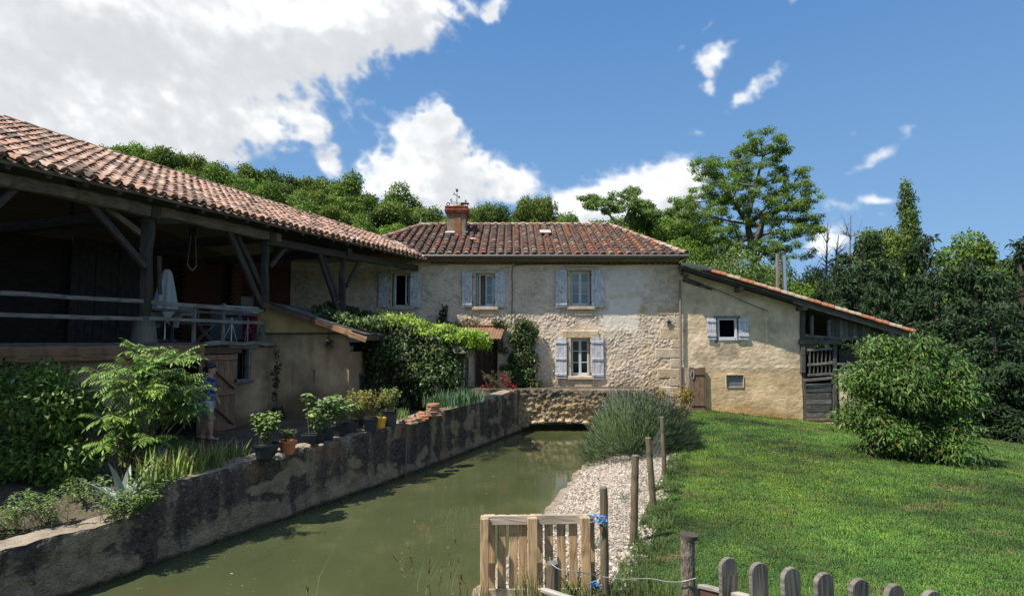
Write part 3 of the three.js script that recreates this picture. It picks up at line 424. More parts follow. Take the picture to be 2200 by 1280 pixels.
// O: the eave's start, A: along the eave, U: up the slope; span(a) gives [lowest, highest] slope length for a column
function tiledRoof(roof, { O, A, U, a0, a1, pitch, L, expo, r0, r1, th = 0.014, kind, span, seed, channelTone, plugs, skip }) {
  const r = rng(seed), N = U.clone().cross(A).normalize(); if (N.y < 0) N.negate(); const right = U.clone().negate(); // z axis of a tile: down the slope
  const X = N.clone().cross(right).normalize(), geos = [0, 0.13, 0.31, 0.47].map((k) => shiftUV(barrel(L, r0, r1, th), k * 2, k * 3.1)), list = [], chan = [], ends = [];
  for (let a = a0, c = 0; a <= a1; a += pitch, c++) {
    const [s0, s1] = span(a); if (s1 - s0 < 0.12) continue; const off = (r() - 0.5) * 0.05, ta = r();
    for (let s = s0 - 0.06, k = 0; s < s1 - 0.1; s += expo, k++) {
      const lift = 0.045 + (r() - 0.5) * 0.014, p = O.clone().addScaledVector(A, a + (r() - 0.5) * 0.018).addScaledVector(U, s + off * (k ? 1 : 0.3) + (r() - 0.5) * 0.03).addScaledVector(N, lift);
      if (skip && skip(a, s)) continue;
      const b = new THREE.Matrix4().makeBasis(X, N, right), q = new THREE.Matrix4().makeRotationFromEuler(new THREE.Euler(-0.045 + (r() - 0.5) * 0.03, (r() - 0.5) * 0.05, (r() - 0.5) * 0.06)); b.multiply(q);
      const tone = r() < 0.35 ? Math.floor(ta * TONES[kind].length) : Math.floor(r() * TONES[kind].length);
      list.push({ p, m: b.setPosition(p), tone, g: Math.floor(r() * 4), k, d: p.distanceTo(camera.position) }); if (k === 0) ends.push(p.clone().addScaledVector(U, 0.05).addScaledVector(N, 0.0));
    }
    const [c0, c1] = span(a + pitch / 2); for (let s = c0 - 0.1; s < c1 - 0.1; s += expo) { const p = O.clone().addScaledVector(A, a + pitch / 2).addScaledVector(U, s + off).addScaledVector(N, 0.075 + (r() - 0.5) * 0.01); if (skip && skip(a + pitch / 2, s)) continue; chan.push(new THREE.Matrix4().makeBasis(X, N, right).multiply(new THREE.Matrix4().makeRotationX(-0.04)).setPosition(p)); }
  }
  list.sort((p, q) => p.d - q.d);
  list.slice(0, 300).forEach((t) => { const o = part('roof_tile', geos[t.g], tileMats[kind][t.tone], roof); o.matrixAutoUpdate = false; o.matrix.copy(t.m); o.matrix.decompose(o.position, o.quaternion, o.scale); o.matrixAutoUpdate = true; });
  const rest = list.slice(300), inst = (name, geo, mat, ms, cols) => { if (!ms.length) return; const im = shade(new THREE.InstancedMesh(geo, mat, ms.length)); ms.forEach((m, i) => { im.setMatrixAt(i, m); if (cols) im.setColorAt(i, C(...cols[i])); }); im.name = name; im.userData.kind = 'stuff'; roof.add(im); };
  inst('far_tiles', geos[0], tileWhite, rest.map((t) => t.m), rest.map((t) => TONES[kind][t.tone]));
  inst('channel_tiles', barrel(L, pitch * 0.46, pitch * 0.42, th, 5, true), tileWhite, chan, chan.map(() => tint(channelTone, 0.7 + 0.6 * r())));
  if (plugs) { const pg = new THREE.CircleGeometry(r0 * 0.82, 10, 0, Math.PI); inst('mortar_plugs', pg, S({ color: C(0.5, 0.42, 0.32), map: T.mottle }), ends.filter(() => r() < plugs).map((p) => new THREE.Matrix4().makeBasis(X, N, right).setPosition(p)), null); }
}
function ridgeTiles(roof, p, q, kind, seed, r0 = 0.12, tones) {        // a row of caps laid in mortar along a ridge or hip
  const r = rng(seed), n = Math.round(p.distanceTo(q) / 0.4), z = q.clone().sub(p).normalize(), x = V(0, 1, 0).cross(z).normalize(), y = z.clone().cross(x), g = barrel(0.46, r0, r0 * 0.86, 0.016);
  for (let i = 0; i < n; i++) { const o = part('ridge_tile', g, (tones ?? tileMats[kind])[Math.floor(r() * (tones ?? tileMats[kind]).length)], roof); const t = p.clone().lerp(q, i / n); t.y += 0.05 + (r() - 0.5) * 0.015; const m = new THREE.Matrix4().makeBasis(x, y, z).multiply(new THREE.Matrix4().makeRotationFromEuler(new THREE.Euler(0.04, (r() - 0.5) * 0.06 + Math.PI, (r() - 0.5) * 0.08))).setPosition(t); m.decompose(o.position, o.quaternion, o.scale); }
  const m = timber(p.clone().add(V(0, 0.02, 0)), q.clone().add(V(0, 0.02, 0)), r0 * 1.7, 0.1, seed, 0.006); part('ridge_mortar', m, M.canalTop, roof);
}
const sheet = (pts, drop = 0, th = 0.06) => { const m = new MB(), v = pts.map((p) => p.clone().add(V(0, -drop, 0))), w = v.map((p) => p.clone().add(V(0, -th, 0))); for (let i = 1; i + 1 < v.length; i++) { m.tri(v[0], v[i], v[i + 1]); m.tri(w[0], w[i + 1], w[i]); } for (let i = 0; i < v.length; i++) { const j = (i + 1) % v.length; m.quad(v[i], w[i], w[j], v[j]); } return m.geo(); };

// ---------- the farmhouse ----------
const house = thing('farmhouse', 'long two storey rubble stone farmhouse with blue grey shutters and barrel tiled hip roof', 'farmhouse');
const hole = (X0, Y0, X1, Y1) => { const a = at(X0, Y1, 22), b = at(X1, Y0, 22); return [a.x, a.y, b.x, b.y]; };
const WIN = [[842.5, 588, 880, 658.5], [1022.5, 588, 1062, 659], [1226, 582, 1268.5, 658], [1227, 727, 1267.5, 808]].map((q) => hole(...q));
const DOOR = hole(1020, 727, 1069, 836);
{
  const wall = sub('wall', house), inAny = (x, y, m) => WIN.some((q) => x > q[0] - m && x < q[2] + m && y > q[1] - m && y < q[3] + m) || (x > DOOR[0] - m && x < DOOR[2] + m && y < DOOR[3] + m);
  const h = (x, y) => {
    const l = limeAt(x, y), w1 = fbm(x * 4, y * 4, 3) * 0.5, c = cells(x * 8.6 + w1, y * 12.5 + w1), c2 = cells(x * 15 + w1, y * 19 + w1), st = smoothstep(c[1] - c[0], 0.02, 0.35) * (0.25 + 0.75 * c[2]), show = smoothstep(fbm(x * 1.6 + 7, y * 1.6, 4) + 0.1 * (4.2 - y), -0.2, 0.3);
    const edge = inAny(x, y, 0.16) ? 0.15 : 1;
    return edge * (1 - l * 0.85) * (0.03 * st * show + 0.02 * smoothstep(c2[1] - c2[0], 0.02, 0.3) * c2[2] * (1 - show * 0.5)) + 0.03 * fbm(x * 0.8, y * 0.8, 3) + 0.02 * fbm(x * 9, y * 12, 3) * (1 - l * 0.6) * edge;
  };
  const uvf = (x, y) => [(x - HX0) / (HX1 - HX0), (y - HY0) / (HY1 - HY0)];
  part('front_wall', put(relief(HX0, HX1, -0.3, 6.12, 0.034, { holes: [...WIN, DOOR], h, uv: uvf }), 0, 0, ZF), M.front, wall);
  const side = new THREE.BoxGeometry(0.4, 6.3, 9); part('side_wall', boxUV(put(side, HX1 - 0.2, 2.95, -26.6)), M.shed, wall);
  part('back_wall', boxUV(put(new THREE.BoxGeometry(HX1 + 16, 6.3, 0.4), (HX1 - 16) / 2, 2.95, -31)), M.shed, wall);
  part('inner_wall', boxUV(put(new THREE.BoxGeometry(8.2, 6.3, 0.4), -12.2, 2.95, -22.25)), M.brickDark, wall);
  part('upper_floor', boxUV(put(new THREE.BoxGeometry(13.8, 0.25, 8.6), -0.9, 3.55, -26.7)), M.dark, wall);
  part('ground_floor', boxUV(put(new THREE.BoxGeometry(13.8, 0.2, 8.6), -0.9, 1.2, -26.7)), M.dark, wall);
  part('partition', [0, 1, 2].map((i) => boxUV(put(new THREE.BoxGeometry(0.15, 6, 8.6), -5 + i * 3.9, 3, -26.7))), M.leanSide, wall);
  // reveals: jambs, head and sill of every opening
  for (const q of [...WIN, DOOR]) { const [x0, y0, x1, y1] = q, d = 0.32, m = new MB(), F0 = ZF + 0.05, B0 = ZF - d; m.quad(V(x0, y0, F0), V(x0, y0, B0), V(x0, y1, B0), V(x0, y1, F0)); m.quad(V(x1, y0, B0), V(x1, y0, F0), V(x1, y1, F0), V(x1, y1, B0)); m.quad(V(x0, y1, F0), V(x0, y1, B0), V(x1, y1, B0), V(x1, y1, F0)); m.quad(V(x0, y0, B0), V(x0, y0, F0), V(x1, y0, F0), V(x1, y0, B0)); part('reveal', m.geo(), M.cream, wall); }
  // dressed corner stones, a long and a short one by turns; stone surrounds
  const r = rng(11), cs = sub('corner', house); let y = 1.0, k = 0;
  while (y < 5.9) { const hh = 0.28 + r() * 0.2, w = k % 2 ? 0.3 + r() * 0.25 : 0.6 + r() * 0.4; const g = cbox(w, hh - 0.02, 0.42, 0.02); part('stone', shiftUV(boxUV(put(g, HX1 - w / 2 + 0.03, y + hh / 2, ZF - 0.19 + r() * 0.02)), r(), r()), r() < 0.4 ? M.quoin : M.quoin2, cs); y += hh; k++; }
  WIN.forEach((q, i) => {
    const [x0, y0, x1, y1] = q, w = x1 - x0, hgt = y1 - y0, sr = sub('surround', house);
    part('lintel', shiftUV(boxUV(put(cbox(w + (i === 3 ? 0.66 : 0.34), i === 3 ? 0.27 : 0.14, 0.3, 0.02), (x0 + x1) / 2, y1 + (i === 3 ? 0.15 : 0.08), ZF - 0.09)), i * 0.3, 0), i === 3 ? M.quoin : M.quoin2, sr);
    part('sill', shiftUV(boxUV(put(cbox(w + 0.3, 0.13, 0.42, 0.02), (x0 + x1) / 2, y0 - 0.06, ZF - 0.1)), i * 0.2, 0.4), M.quoin2, sr);
    if (i > 0) part('apron_stone', shiftUV(boxUV(put(cbox(w * 0.95, i === 3 ? 0.3 : 0.22, 0.3, 0.03), (x0 + x1) / 2 + 0.1, y0 - (i === 3 ? 0.29 : 0.24), ZF - 0.1)), 0.3 * i, 0.2), M.quoin, sr);
    for (const s of [-1, 1]) part('jamb_stone', boxUV(put(cbox(0.12, hgt, 0.3, 0.01), s < 0 ? x0 - 0.06 : x1 + 0.06, (y0 + y1) / 2, ZF - 0.095)), M.quoin2, sr);
    // casement: outer frame, two leaves (one stands open where the photograph shows a dark half), three panes each
    const win = sub('window', house); win.userData.label = ['dark open window at the shaded end of the upper floor', 'upper window with one casement opened', 'closed upper window nearest the corner', 'ground floor window'][i];
    const z = ZF - 0.16, fw = 0.045, cx = (x0 + x1) / 2, cy = (y0 + y1) / 2;
    part('frame', [put(cbox(fw, hgt, 0.06), x0 + fw / 2, cy, z), put(cbox(fw, hgt, 0.06), x1 - fw / 2, cy, z), put(cbox(w - 2 * fw, fw, 0.06), cx, y1 - fw / 2, z), put(cbox(w - 2 * fw, fw * 1.4, 0.08), cx, y0 + fw * 0.7, z + 0.01)], i < 2 ? M.white : M.cream, win);
    for (const s of [-1, 1]) {
      const lw = (w - 2 * fw) / 2 - 0.004, open = (i === 0 ? 1.25 : i === 1 && s < 0 ? 1.2 : 0), leaf = new THREE.Group(); leaf.name = 'casement'; leaf.position.set(s < 0 ? x0 + fw : x1 - fw, y0 + fw * 1.4, z + (open ? -0.03 : 0.015)); leaf.rotation.y = -s * -open; win.add(leaf);
      const lh = hgt - fw * 2.4 - 0.006, b = 0.042, X = (u) => -s * u, fr = [put(cbox(b, lh, 0.04), X(b / 2), lh / 2, 0), put(cbox(b, lh, 0.04), X(lw - b / 2), lh / 2, 0), put(cbox(lw - 2 * b, b, 0.04), X(lw / 2), lh - b / 2, 0), put(cbox(lw - 2 * b, b * 1.3, 0.04), X(lw / 2), b * 0.65, 0), put(cbox(lw - 2 * b, 0.024, 0.034), X(lw / 2), lh * 0.345, 0), put(cbox(lw - 2 * b, 0.024, 0.034), X(lw / 2), lh * 0.675, 0)];
      const pane = put(new THREE.BoxGeometry(lw - 2 * b, lh - 2 * b, 0.002), X(lw / 2), lh / 2, -0.004);
      const fm = merge(fr), mt = leaf.matrix.compose(leaf.position, new THREE.Quaternion().setFromEuler(leaf.rotation), V(1, 1, 1)); win.remove(leaf);
      part('casement', fm.applyMatrix4(mt), M.frame, win); part('pane', pane.applyMatrix4(mt), M.glass, win);
    }
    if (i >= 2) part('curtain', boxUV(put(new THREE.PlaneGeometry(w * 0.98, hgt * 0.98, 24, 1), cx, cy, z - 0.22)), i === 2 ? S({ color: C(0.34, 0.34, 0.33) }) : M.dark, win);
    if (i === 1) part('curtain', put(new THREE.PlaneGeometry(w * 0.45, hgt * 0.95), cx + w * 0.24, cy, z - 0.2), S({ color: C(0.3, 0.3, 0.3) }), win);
  });
  // shutters folded back against the wall
  const SH = [[812, 586, 835.5, 660], [880.5, 586, 903.5, 660], [992.5, 584.5, 1015, 660], [1063.5, 584, 1086, 660], [1193.5, 579.5, 1218.5, 660.5], [1271.5, 579, 1297, 660], [1193, 725.5, 1217.5, 813], [1271.5, 724.5, 1297, 815]];
  SH.forEach(([X0, Y0, X1, Y1], i) => {
    const a = at(X0, Y1, 21.9), b = at(X1, Y0, 21.9), w = b.x - a.x, hh = b.y - a.y, g = new THREE.Group(); g.name = 'shutter'; g.position.set(a.x, a.y, ZF + 0.085); g.rotation.y = (i % 2 ? 1 : -1) * 0.045; house.add(g);
    const n = 4, rr = rng(60 + i); for (let k = 0; k < n; k++) part('board', shiftUV(put(cbox(w / n - 0.005, hh, 0.028, 0.005), (k + 0.5) * w / n, hh / 2, (rr() - 0.5) * 0.003), rr(), rr()), M.shutter, g);
    for (const t of i < 6 ? [0.09, 0.46, 0.87] : [0.1, 0.48, 0.88]) { if (i < 6 && t > 0.5 && t < 0.9 && i < 4 && rr() < 0) continue; part('ledge', put(cbox(w * 0.97, 0.075, 0.026, 0.008), w / 2, hh * t, 0.029), M.shutter, g); }
    for (const t of [0.14, 0.86]) part('hinge', put(cbox(0.05, 0.05, 0.07, 0.01), i % 2 ? -0.02 : w + 0.02, hh * t, -0.03), M.iron, g);
    part('catch', put(cbox(0.07, 0.025, 0.03, 0.006), w * 0.5, -0.02, 0.02), M.iron, g);
  });
  // door in a deep stone case under a rusty canopy
  const d = sub('door', house), dz = ZF - 0.28; for (let k = 0; k < 5; k++) part('plank', shiftUV(put(cbox((DOOR[2] - DOOR[0]) / 5 - 0.006, DOOR[3] - DOOR[1] - 0.05, 0.05), DOOR[0] + (k + 0.5) * (DOOR[2] - DOOR[0]) / 5, (DOOR[1] + DOOR[3]) / 2, dz), k * 0.21, 0), M.hewnBrown, d); part('handle', put(new THREE.SphereGeometry(0.035, 10, 8), DOOR[2] - 0.1, 2.3, dz + 0.06), M.iron, d);
  const cs2 = sub('door_case', house); let yy = DOOR[1]; for (let k = 0; k < 5; k++) { const hh = [0.5, 0.4, 0.45, 0.38, 0.34][k]; if (yy > DOOR[3] + 0.2) break; part('stone', shiftUV(boxUV(put(cbox(k % 2 ? 0.34 : 0.42, hh - 0.01, 0.36, 0.015), DOOR[2] + (k % 2 ? 0.17 : 0.21), yy + hh / 2, ZF - 0.06)), k * 0.3, 0), k % 2 ? M.quoin : M.quoin2, cs2); yy += hh; }
  const cn = sub('canopy', house), c0 = at(982, 700, 21.95), c1 = at(1085, 700, 21.95), f1 = at(1076, 727.5, 20.75), f0x = c0.x + 0.2, mm = new MB(), nC = 64;
  const cor = (k, t) => { const x = lerp(lerp(c0.x, f0x - 0.25, t), lerp(c1.x, f1.x, t), k / nC); return V(x, lerp(c0.y, f1.y, t) + 0.016 * Math.sin(k * Math.PI / 2) + 0.006 * noise(k * 0.4, t * 4), lerp(-21.95, -20.75, t)); };
  for (let k = 0; k < nC; k++) for (let j = 0; j < 4; j++) mm.quad(cor(k, j / 4), cor(k, (j + 1) / 4), cor(k + 1, (j + 1) / 4), cor(k + 1, j / 4)); part('sheet', boxUV(mm.geo()), M.rust, cn);
  part('flashing', put(cbox(c1.x - c0.x - 0.05, 0.02, 0.18, 0.005), (c0.x + c1.x) / 2, c0.y + 0.035, -21.88, 0.35), M.rust, cn);
  for (const x of [c0.x + 0.1, c1.x - 0.1]) part('bracket', timber(V(x, c0.y - 0.75, -21.95), V(x, lerp(c0.y, f1.y, 0.75) - 0.05, -21.1), 0.07, 0.08, 3), M.hewnBrown, cn);
  part('rail', timber(V(f0x - 0.2, f1.y - 0.05, -20.82), V(f1.x - 0.03, f1.y - 0.05, -20.82), 0.07, 0.07, 4), M.hewnBrown, cn);
  // cornice of tiles under the eave, gutter, cable, iron star
  const cr = sub('cornice', house), ct = barrel(0.3, 0.085, 0.085, 0.016), m0 = []; for (let k = 0; k < 46; k++) { const x = -2.9 + k * 0.2; if (x > HX1) break; m0.push(put(ct.clone(), x, 5.86 + 0.0, ZF + 0.22)); }
  const cm = part('tile_course', merge(m0), tileMats.house[5], cr); cm.userData.kind = 'stuff'; part('band', boxUV(put(cbox(HX1 + 8.2, 0.16, 0.26, 0.01), (HX1 - 8.2) / 2, 6.03, ZF + 0.12)), M.leanSide, cr); part('lower_band', boxUV(put(cbox(HX1 + 8.2, 0.05, 0.1, 0.01), (HX1 - 8.2) / 2, 5.82, ZF + 0.04)), M.shed, cr);
  const gut = sub('gutter', house), gy = 6.09, gz = -21.42, gg = new THREE.CylinderGeometry(0.065, 0.065, 9.75, 12, 1, true, -Math.PI / 2, Math.PI); part('trough', put(gg, 1.52, gy, gz, 0, 0, Math.PI / 2).applyMatrix4(new THREE.Matrix4().makeTranslation(0, 0, 0)), M.zinc, gut);
  part('lip', put(new THREE.CylinderGeometry(0.012, 0.012, 9.75, 6), 1.52, gy + 0.005, gz + 0.066, 0, 0, Math.PI / 2), M.zinc, gut); for (let k = 0; k < 12; k++) part('clip', put(cbox(0.025, 0.02, 0.15, 0.003), -3.1 + k * 0.83, gy + 0.02, gz), M.zinc, gut);
  part('downpipe', tube([V(6.3, gy - 0.04, gz), V(6.28, gy - 0.16, gz - 0.05), V(6.22, gy - 0.34, -21.8), V(6.24, 5.5, -21.86), V(6.5, 5.42, -21.86)], 0.05, 8, 24), M.zinc, gut);
  const k0 = at(1100.5, 571, 21.9), k1 = at(1452, 566, 21.9), kb = at(1099, 700, 21.9); part('cable', tube([V(kb.x, kb.y, -21.9), V(k0.x, kb.y + 1.2, -21.92), V(k0.x, k0.y - 0.12, -21.91), V(k0.x + 0.03, k0.y - 0.02, -21.91), V(k0.x + 0.14, k0.y + 0.02, -21.91), V(lerp(k0.x, k1.x, 0.3), k0.y + 0.09, -21.9), V(lerp(k0.x, k1.x, 0.6), k0.y + 0.05, -21.9), V(k1.x, k1.y, -21.9), V(6.3, k1.y - 0.15, -21.86)], 0.016, 5, 70), M.cable, house);
  const so = at(1438.5, 692.5, 21.9), star = new THREE.Shape(); for (let k = 0; k < 10; k++) { const a = k / 10 * 6.2832 + 0.4, q = k % 2 ? 0.05 : 0.13; k ? star.lineTo(Math.cos(a) * q, Math.sin(a) * q) : star.moveTo(Math.cos(a) * q, Math.sin(a) * q); } part('wall_tie', put(new THREE.ExtrudeGeometry(star, { depth: 0.02, bevelEnabled: true, bevelSize: 0.006, bevelThickness: 0.006, bevelSegments: 1 }), so.x, so.y, -21.93), M.iron, house, 'dark star shaped iron tie on the front wall near the corner');
}
// its roof
const TH = 0.42, RV = { V0: V(-3.39, 6.125, -21.5), E1: V(6.39, 6.125, -21.5), R1: V(4.365, 8.16, -26.35), R0: V(-4.05, 8.16, -26.35), HL: V(-5.28, 7.16, -23.97), VT: V(-4.4, 6.83, -23.2) };
{
  const roof = sub('roof', house), U = V(0, TH, -1).normalize(), k = 1 / U.z * -1;
  const xs = (x) => { // slope span of the front plane at x, in depth past the eave
    const lo = x < -3.39 ? (x > -4.4 ? lerp(0, 1.7, (-3.39 - x) / 1.01) : lerp(1.7, 2.47, (-4.4 - x) / 0.88)) : 0, hi = x > 4.365 ? lerp(4.85, 0, (x - 4.365) / 2.025) : x > -4.05 ? 4.85 : lerp(4.85, 2.47, (-4.05 - x) / 1.23); return [lo, hi]; };
  const sky = at(1172, 507, 24.6), ch = at(985, 500, 25.2);
  tiledRoof(roof, { O: V(0, 6.125, -21.5), A: V(1, 0, 0), U, a0: -5.1, a1: 6.25, pitch: 0.312, L: 0.5, expo: 0.4, r0: 0.112, r1: 0.092, kind: 'house', span: (x) => xs(x).map((q) => q * k), seed: 21, channelTone: [0.15, 0.09, 0.065], plugs: 0.3,
    skip: (a, s) => { const d = 21.5 + s / k; return (Math.abs(a - sky.x) < 0.2 && Math.abs(d - 24.75) < 0.2) || (a > -2.9 && a < -1.75 && d > 24.3 && d < 25.75); } });
  part('roof_deck', [sheet([RV.V0, RV.E1, RV.R1, RV.R0, RV.HL, RV.VT], 0.0, 0.08)], S({ color: C(0.11, 0.06, 0.04) }), roof);
  part('hidden_slopes', [sheet([RV.E1, V(6.39, 6.125, -31.2), RV.R1]), sheet([RV.R1, V(6.39, 6.125, -31.2), V(-9, 6.125, -31.2), RV.R0]), sheet([RV.R0, V(-9, 6.125, -31.2), V(-9, 6.125, -23.5), RV.HL])], M.brickDark, roof);
  const pale = [[0.55, 0.40, 0.29], [0.50, 0.33, 0.22], [0.58, 0.44, 0.33], [0.44, 0.27, 0.17]].map((c) => S({ color: C(...c), map: rep(T.tile, 1.4), bumpMap: rep(T.rough, 1.5), bumpScale: 0.006 }));
  ridgeTiles(roof, RV.R0, RV.R1, 'house', 3, 0.125, pale); ridgeTiles(roof, RV.E1.clone().add(V(-0.05, 0.03, 0)), RV.R1, 'house', 4, 0.125, pale); ridgeTiles(roof, RV.HL, RV.R0, 'house', 5, 0.12, pale);
  // skylight, pale patch, finial
  const n = V(0, 1, TH).normalize(), on = (x, d, o) => V(x, 6.125 + TH * (d - 21.5), -d).addScaledVector(n, o), s1 = sub('skylight', roof), sp1 = on(sky.x, 24.75, 0.1); part('lid', put(cbox(0.46, 0.05, 0.5, 0.01), sp1.x, sp1.y + 0.02, sp1.z, Math.atan(TH)), S({ color: C(0.46, 0.43, 0.39), roughness: 0.6 }), s1); part('frame', put(cbox(0.56, 0.05, 0.07, 0.01), sp1.x, sp1.y + 0.15, sp1.z - 0.28, Math.atan(TH)), M.hewnBrown, s1);
  const pp = on(at(1017, 518, 23.6).x, 23.35, 0.17); part('slip_tile', put(cbox(0.23, 0.02, 0.2, 0.004), pp.x, pp.y, pp.z, Math.atan(TH)), pale[2], roof);
  part('finial', put(new THREE.LatheGeometry([[0.001, 0.4], [0.03, 0.3], [0.05, 0.16], [0.11, 0.03], [0.12, 0], [0.001, 0]].map((q) => new THREE.Vector2(...q)), 10), RV.R0.x - 0.02, RV.R0.y + 0.05, RV.R0.z), M.concrete, roof);
  part('lead_valley', timber(RV.V0.clone().add(V(0, 0.07, 0.1)), RV.VT.clone().add(V(0, 0.06, 0.05)), 0.22, 0.03, 8), M.zinc, roof);
  // chimney: battered shaft, corbelled cap in bricks that can be told apart
  const chm = sub('chimney', house), a = at(962, 508, 24.9), b = at(1001, 508, 24.9), cx = (a.x + b.x) / 2 + 0.0, w = b.x - a.x, dp = 1.15, yb = 6.9, yt = at(985, 468, 24.9).y, cz = -24.55 - dp / 2;
  part('shaft', boxUV(put(new THREE.BoxGeometry(w, yt - yb, dp), cx, (yt + yb) / 2, cz)), M.brickTan, chm); part('stained_face', boxUV(put(cbox(w * 0.36, yt - yb - 0.05, 0.016, 0.004), cx + 0.06, (yt + yb) / 2, cz + dp / 2 + 0.011)), M.rustStain, chm);
  const rr = rng(9); let y = yt; [[0.02, 0.075, 1], [0.05, 0.075, 0], [0.09, 0.075, 0], [0.11, 0.075, 0], [0.08, 0.075, 0]].forEach(([o, hh, tan], c) => {
    const W = w + 2 * o, D = dp + 2 * o, nb = 4, nd = 5; for (let k = 0; k < nb; k++) part('brick', put(cbox(W / nb - 0.008, hh - 0.008, 0.12, 0.006), cx - W / 2 + (k + 0.5) * W / nb, y + hh / 2, cz + D / 2 - 0.06 + (rr() - 0.5) * 0.012), tan ? M.brickTan : M.brick, chm);
    for (const s of [-1, 1]) for (let k = 0; k < nd; k++) part('brick', put(cbox(0.12, hh - 0.008, (D - 0.24) / nd - 0.008, 0.006), cx + s * (W / 2 - 0.06), y + hh / 2, cz - D / 2 + 0.12 + (k + 0.5) * (D - 0.24) / nd), tan ? M.brickTan : M.brick, chm); y += hh; });
  part('core', boxUV(put(new THREE.BoxGeometry(w * 0.9, y - yt - 0.03, dp * 0.94), cx, (y + yt) / 2 - 0.02, cz)), M.soil, chm); part('cap', boxUV(put(cbox(w + 0.2, 0.05, dp + 0.2, 0.015), cx, y + 0.02, cz)), M.brick, chm);
  part('flaunching', boxUV(put(cbox(w * 0.55, 0.1, 0.12, 0.03), cx - w * 0.32, 7.52, cz + dp / 2 + 0.05, 0.4)), S({ color: C(0.62, 0.6, 0.56) }), chm); part('side_flaunching', boxUV(put(cbox(0.14, 0.09, 0.4, 0.03), cx + w / 2 + 0.04, 7.58, cz + dp / 2 - 0.1, 0.4)), M.concrete, chm);
  // the small cowl beside the vane
  const cw = sub('cowl', chm), q = V(cx + w * 0.42, y + 0.04, cz + 0.1); part('plate', put(cbox(0.36, 0.02, 0.3, 0.004), q.x, q.y + 0.22, q.z), M.iron, cw); for (const s of [-1, 1]) part('leg', put(new THREE.CylinderGeometry(0.014, 0.014, 0.22, 6), q.x + s * 0.12, q.y + 0.11, q.z), M.iron, cw);
  // weather vane with the four French compass letters
  const font = await new FontLoader().loadAsync('fonts/droid/droid_sans_bold.typeface.json'), vp = at(984, 440, 24.85), vx = vp.x - 0.02, vz = cz + dp / 2 - 0.02, vy = vp.y + 0.02, vane = thing('weather_vane', 'black iron weather vane with compass letters standing on the brick chimney', 'weather vane', [vx, y + 0.02, vz]);
  const top = vy - y; part('rod', put(new THREE.CylinderGeometry(0.012, 0.014, top + 0.68, 8), 0, (top + 0.68) / 2 - 0.3, 0), M.iron, vane);
  for (const [t, ax, az] of [['S', -0.45, 0.89], ['N', 0.45, -0.89], ['E', 0.89, 0.45], ['O', -0.89, -0.45]]) { const arm = part('arm', tube([V(0, top - 0.03, 0), V(ax * 0.36, top - 0.03, az * 0.36)], 0.009, 5, 1), M.iron, vane); const g = new TextGeometry(t, { font, size: 0.16, depth: 0.018, curveSegments: 4 }); g.computeBoundingBox(); const bb = g.boundingBox; g.translate(-(bb.min.x + bb.max.x) / 2, -0.08, -0.009); part('letter', put(g, ax * 0.44, top - 0.03, az * 0.44, 0, t === 'O' || t === 'E' ? 0.25 : 0), M.iron, vane); }
  const arrow = new THREE.Shape(); [[-0.2, 0.012], [0.16, 0.012], [0.16, 0.06], [0.28, 0], [0.16, -0.06], [0.16, -0.012], [-0.2, -0.012], [-0.3, -0.07], [-0.26, 0], [-0.3, 0.07]].forEach(([x, yy], i) => (i ? arrow.lineTo(x, yy) : arrow.moveTo(x, yy))); part('arrow', put(new THREE.ExtrudeGeometry(arrow, { depth: 0.014, bevelEnabled: false }), 0, top + 0.28, 0, 0, -0.9, -0.5), M.iron, vane);
  const bird = new THREE.Shape(); [[-0.05, 0], [0.02, -0.02], [0.06, 0.05], [0.05, 0.14], [0.02, 0.1], [-0.02, 0.13], [-0.06, 0.18], [-0.05, 0.08]].forEach(([x, yy], i) => (i ? bird.lineTo(x, yy) : bird.moveTo(x, yy))); part('cock', put(new THREE.ExtrudeGeometry(bird, { depth: 0.012, bevelEnabled: false }), 0, top + 0.44, 0, 0, -0.4), M.iron, vane);
}
// ---------- the open barn on the left: a along its front, w behind its eave ----------
const BT = V(0.4004, 0, -0.9163), BN = V(-0.9163, 0, -0.4004), BO = V(-12.46, 0, 0), BY = 6.0;
const B = (a, w, y) => BO.clone().addScaledVector(BT, a).addScaledVector(BN, w).setY(y);
const BTURN = Math.atan2(BT.x, BT.z) - Math.PI / 2;                     // turns x to run along the front
const aAt = (X, w, Y = 640) => { let lo = -5, hi = 60; const k = (X - 1100) / (F * cp - (640 - Y) * sp); for (let i = 0; i < 60; i++) { const m = (lo + hi) / 2, p = B(m, w, 0); p.x / -p.z < k ? (lo = m) : (hi = m); } return lo; };
const yAt = (X, Y, a, w) => { const p = B(a, w, 0); return at(X, Y, -p.z).y; };
const bx = (lx, ly, lz, a, w, y, ch = 0.01) => put(cbox(lx, ly, lz, ch), 0, 0, 0, 0, Math.atan2(-BT.z, BT.x)).applyMatrix4(new THREE.Matrix4().setPosition(B(a, w, y)));  // lx along the front, lz deep
const barn = thing('open_barn', 'old open timber barn with braced posts and a pale barrel tiled roof', 'barn');
const DECK = 3.0, RIDGE_W = (a) => (a < 23.7 ? 5.15 - (a - 15.43) * 0.358 : 2.19 - (a - 23.7) * 0.367);
